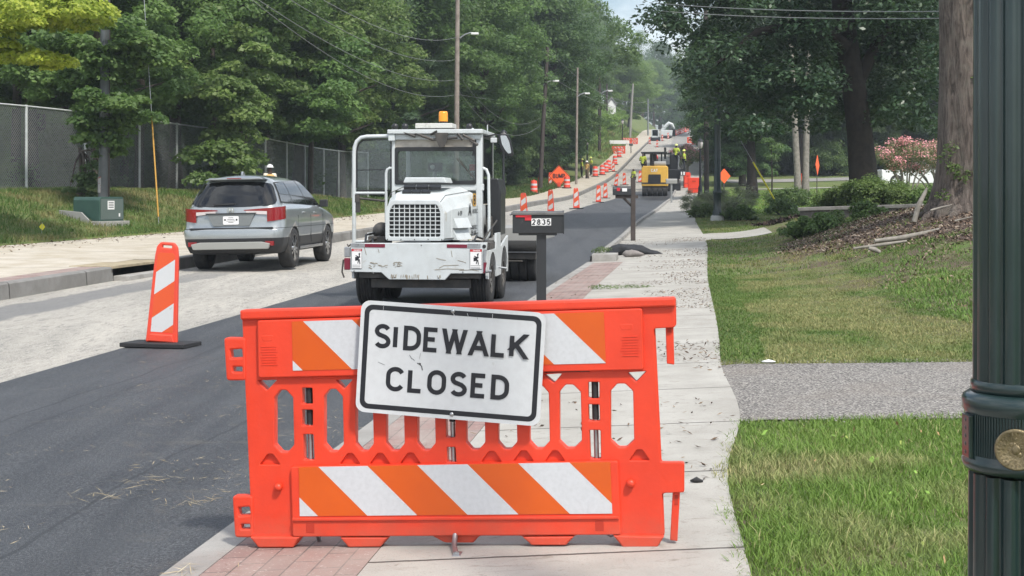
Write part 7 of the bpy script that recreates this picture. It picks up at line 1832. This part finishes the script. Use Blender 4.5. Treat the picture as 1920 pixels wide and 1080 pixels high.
def litter(name, X, Y, zf, ln, wid, cols, label, cat='litter', lift=.006, tilt=.25):
    N = len(X); Z = zf(X,Y)+lift+rng.random(N)*.006; th = rng.random(N)*2*PI; l_ = ln*(.4+1.2*rng.random(N)); w_ = wid*(.5+rng.random(N))
    t_ = np.stack([np.cos(th)*l_/2, np.sin(th)*l_/2, rng.normal(size=N)*tilt*l_/2],1); b = np.stack([-np.sin(th)*w_/2, np.cos(th)*w_/2, rng.normal(size=N)*tilt*w_],1); P0 = np.stack([X,Y,Z+np.abs(t_[:,2])],1)
    V = np.stack([P0-t_-b*.4, P0+b, P0+t_+b*.3, P0-b], 1).reshape(-1,3); ci = rng.integers(0, len(cols), N); c = np.array(cols)[ci]*(.7+.6*rng.random(N))[:,None]
    o = fast(name, V, np.arange(N*4).reshape(N,4), K['litter'], col=np.repeat(c,4,0)); tag(o, label, cat, kind='stuff'); return o
Zs = lambda X, Y: np.array([float(S(a,b)) for a, b in zip(X, Y)])
br = [(.10,.065,.045),(.15,.10,.065),(.06,.045,.035),(.2,.15,.1)]
N = 9000; Y = 6+34*rng.random(N)**1.0; f = 1-np.abs(rng.normal(size=N))*.45; k_ = (vnoise(f*3,Y,1.1,6) > .45) & (f > -.1) & (f < 1.04); Y = Y[k_]; f = f[k_]; X = xR(Y)+.1+f*(xE(Y)-xR(Y)-.1)
k_ = (Y > 11) | (rng.random(len(Y)) < .22); X, Y = X[k_], Y[k_]
litter('leaf_litter', X, Y, Zs, .040, .010, br, 'brown leaf litter and twigs scattered over the right sidewalk')
N = 3400; Y = 5.0+12*rng.random(N)**1.3; X = xR(Y)-np.abs(rng.normal(size=N))*1.4-.02; k_ = (vnoise(X,Y,.55,8) > .5); litter('dry_straw', X[k_], Y[k_], Zs, .055, .0026, [(.42,.35,.22),(.5,.43,.3),(.3,.23,.15)], 'dry straw strewn over the fresh asphalt near the kerb', 'straw', tilt=.1)
cx_ = [(-1.55,6.8),(-2.05,7.0),(-1.9,7.35),(-2.95,6.6),(-1.35,5.4),(-2.6,5.6)]
X = np.concatenate([a+rng.normal(size=34)*.12 for a, b in cx_]); Y = np.concatenate([b+rng.normal(size=34)*.06 for a, b in cx_]); litter('dry_straw', X, Y, Zs, .10, .0028, [(.40,.33,.2),(.3,.24,.15),(.5,.44,.3)], 'small tangles of dry straw lying on the fresh asphalt', 'straw', tilt=.12)
N = 900; Y = 30+25*rng.random(N); X = xG(Y)+np.abs(rng.normal(size=N))*.8; litter('leaf_litter', X, Y, lambda a, b: P(b)+.085, .08, .03, br, 'scattered leaves along the grass edge of the left walk')
N = 26000; a = rng.random(N)*6.28; r = rng.random(N)**.5*(1.0+.16*rng.random(N)); X = 9.3+3.1*r*np.cos(a)-1.05*r*np.sin(a); Y = 26.2+6.3*r*np.sin(a); litter('bark_chips', X, Y, H, .055, .024, [(.07,.045,.03),(.13,.085,.06),(.2,.15,.11),(.04,.03,.022),(.25,.21,.17)], 'coarse bark mulch and dead leaves around the huge trunk', 'mulch', lift=.02, tilt=.3)
N = 7000; X = px(1510,42)+rng.normal(size=N)*1.1; Y = 42.6+rng.normal(size=N)*1.3; k_ = (X > px(1445,42)) & ((Y > 42.3) | (X > xE(Y)+3.2)); litter('bark_chips', X[k_], Y[k_], H, .09, .05, [(.035,.025,.02),(.06,.042,.034),(.02,.016,.014)], 'dark heap of fresh mulch left of the green shrubs', 'mulch', lift=.03, tilt=.5)
N = 2600; Y = np.where(rng.random(N) < .5, 8.60, 11.46)+rng.normal(size=N)*.10; X = xE(Y)+rng.random(N)*4; Y = Y+.5*(X-xE(Y))/11; litter('gravel_stones', X, Y, H, .013, .012, [(.24,.23,.21),(.17,.16,.15),(.32,.30,.28),(.12,.10,.085)], 'loose stones spilled along both driveway edges', 'gravel', lift=.018, tilt=.15)
N = 110; Y = 4.6+3.9*rng.random(N); X = xE(Y)+.05+rng.random(N)*2.6; litter('fallen_leaves', X, Y, H, .026, .015, [(.20,.33,.07),(.30,.36,.10),(.33,.22,.11),(.42,.33,.2)], 'a few fallen leaves and clover in the near grass', 'litter', lift=.035, tilt=.5)
N = 9000; Y = 12.5+14*rng.random(N); X = xE(Y)+1.8+rng.random(N)*(.2*Y); k_ = (wild(X,Y) > .5) & (vnoise(X,Y,.8,33) > .5); litter('leaf_litter', X[k_], Y[k_], H, .05, .02, [(.12,.08,.055),(.2,.15,.11),(.07,.05,.035),(.28,.22,.16)], 'brown leaf litter on the bare soil below the tree', 'litter', lift=.012, tilt=.4)
# fallen limbs
for pts, Y, rr_, lb in (([(1640,452),(1690,446),(1735,437),(1762,430)],24.,[.035,.045,.04,.02],'grey fallen log lying on the mulch bank'),([(1629,462),(1640,468),(1650,473)],22.8,[.03,.045,.03],'short broken stub of wood on the mulch'),([(1714,416),(1722,385),(1735,360),(1738,352)],25.4,[.05,.05,.035,.015],'bare grey branch propped against the tree roots'),([(1745,372),(1765,362),(1785,352)],25.,[.02,.02,.01],'thin pale stick beside the huge trunk'),([(1790,398),(1822,384)],23.,[.015,.01],'thin pale stick on the bank near the lamp post'),([(1600,466),(1660,458),(1700,452)],23.4,[.02,.03,.02],'thin fallen branch left of the grey log')):
    p = [Vector((px(a,Y), Y, pz(b,Y))) for a, b in pts]
    if len(pts) != 4 or pts[0][0] != 1714:
        for q in p: q.z = max(q.z, float(H(q.x,q.y))+.02); q.z = min(q.z, float(H(q.x,q.y))+.25)
    o = MB().tube(p, rr_, 8).build('fallen_branch', K['bark_pale']); tag(o, lb, 'branch')
X, Y, z = gp(1306,906); o = blob('asphalt_clod', [(-.03,0,.008),(0,0,.014),(.03,0,.007)], [.004,.017,.005], K['black'], 2, .5); o.location = (X,Y,z+.003); tag(o, 'small black clod lying on the near sidewalk', 'clod')
X, Y, z = gp(1441,684,H); o = blob('pale_stone', [(-.05,0,.01),(0,0,.02),(.05,0,.01)], [.01,.03,.01], K['label_white'], 2, .4); o.scale = (1.1,.8,.55); o.location = (X,Y,float(H(X,Y))+.02); tag(o, 'small pale stone at the driveway edge', 'stone')
q = np.array([[0,0,.03],[.3,.05,.03],[-.25,0,.03],[.5,.1,.02]]); t = thing('weed_tuft', 'flat tuft of weeds growing in the brick band', 'weed', (px(1150,21.5),21.5,float(S(px(1150,21.5),21.5)))); clumps_mesh('foliage', q, np.full(4,.16), 120, .05, LM['shrub'], t, .25, 0, .2)
q = np.array([[0,0,.08],[.1,.2,.1],[-.1,.1,.06],[.0,.4,.08]]); t = thing('weed_tuft', 'weeds growing on top of the kerb end block', 'weed', (px(1128,30.2),30.2,float(S(px(1135,30.2),30.2))+.15)); clumps_mesh('foliage', q, np.full(4,.15), 100, .06, LM['shrub'], t, .6, 0, .2)
for k_, p_ in protos.items():
    if '_used' in p_: del p_['_used']
# ------------------------------------------------------------------ light, sky, camera
SUN_EL, SUN_AZ = 54., 150.      # azimuth clockwise from +Y (the direction we look), where the sun stands
w = bpy.data.worlds.new('World'); scene.world = w; w.use_nodes = True
nt = w.node_tree; nt.nodes.clear()
sky = nt.nodes.new('ShaderNodeTexSky'); sky.sky_type = 'NISHITA'; sky.sun_disc = False
sky.sun_elevation = R(SUN_EL); sky.sun_rotation = R(SUN_AZ); sky.air_density = 1.2; sky.dust_density = 2.5; sky.ozone_density = 1.5
bg = nt.nodes.new('ShaderNodeBackground'); bg.inputs[1].default_value = .13
out = nt.nodes.new('ShaderNodeOutputWorld')
# broken cloud over the blue
tc = nt.nodes.new('ShaderNodeTexCoord'); no = nt.nodes.new('ShaderNodeTexNoise'); no.inputs['Scale'].default_value = 2.6; no.inputs['Detail'].default_value = 7; no.inputs['Roughness'].default_value = .6
mp = nt.nodes.new('ShaderNodeMapping'); mp.inputs['Scale'].default_value = (1,1,2.2); mp.inputs['Location'].default_value = (.3,.1,.4)
nt.links.new(tc.outputs['Generated'], mp.inputs[0]); nt.links.new(mp.outputs[0], no.inputs['Vector'])
mr = nt.nodes.new('ShaderNodeMapRange'); mr.inputs[1].default_value = .42; mr.inputs[2].default_value = .60; nt.links.new(no.outputs[0], mr.inputs[0])
mx = nt.nodes.new('ShaderNodeMix'); mx.data_type = 'RGBA'; mx.inputs[7].default_value = (9.5,9.8,10.2,1)
nt.links.new(mr.outputs[0], mx.inputs[0]); nt.links.new(sky.outputs[0], mx.inputs[6]); nt.links.new(mx.outputs[2], bg.inputs[0]); nt.links.new(bg.outputs[0], out.inputs[0])
sl = bpy.data.lights.new('sun', 'SUN'); sl.energy = 3.3; sl.angle = R(5); sl.color = (1,.955,.88)
so = bpy.data.objects.new('sun', sl); COL.objects.link(so)
d = Vector((math.sin(R(SUN_AZ))*math.cos(R(SUN_EL)), math.cos(R(SUN_AZ))*math.cos(R(SUN_EL)), math.sin(R(SUN_EL))))
so.rotation_euler = d.to_track_quat('Z', 'Y').to_euler()
cam = bpy.data.cameras.new('camera'); cam.lens = 48; cam.sensor_width = 36; cam.shift_y = -(540-HZ)/1920
cam.clip_end = 4000; cam.clip_start = .1
co = bpy.data.objects.new('camera', cam); COL.objects.link(co); co.location = (0,0,EYE); co.rotation_euler = (R(90),0,0)
scene.camera = co
scene.view_settings.view_transform = 'Standard'; scene.view_settings.look = 'None'; scene.view_settings.exposure = .44; scene.view_settings.gamma = 1
scene.render.resolution_x = 1024; scene.render.resolution_y = 576
cy = scene.cycles; cy.max_bounces = 6; cy.diffuse_bounces = 3; cy.glossy_bounces = 3; cy.transmission_bounces = 4; cy.transparent_max_bounces = 10
cy.use_denoising = True; cy.use_adaptive_sampling = True; cy.adaptive_threshold = .02
cy.caustics_reflective = False; cy.caustics_refractive = False; cy.sample_clamp_indirect = 6

# the damp summer air between us and the hill: one closed even volume
hz = bpy.data.materials.new('haze_air'); hz.use_nodes = True; ht = hz.node_tree; ht.nodes.clear()
ho = ht.nodes.new('ShaderNodeOutputMaterial'); hv = ht.nodes.new('ShaderNodeVolumePrincipled'); hv.inputs['Color'].default_value = (.80,.90,1,1); hv.inputs['Density'].default_value = .00055; hv.inputs['Anisotropy'].default_value = .2
ht.links.new(hv.outputs[0], ho.inputs['Volume'])
hb = MB().bx(-640, 960, -300, 1560, -5, 75).build('haze', hz); hb['kind'] = 'stuff'; hb['label'] = 'thin pale summer haze filling the street'; hb['category'] = 'haze'
cy.volume_bounces = 0
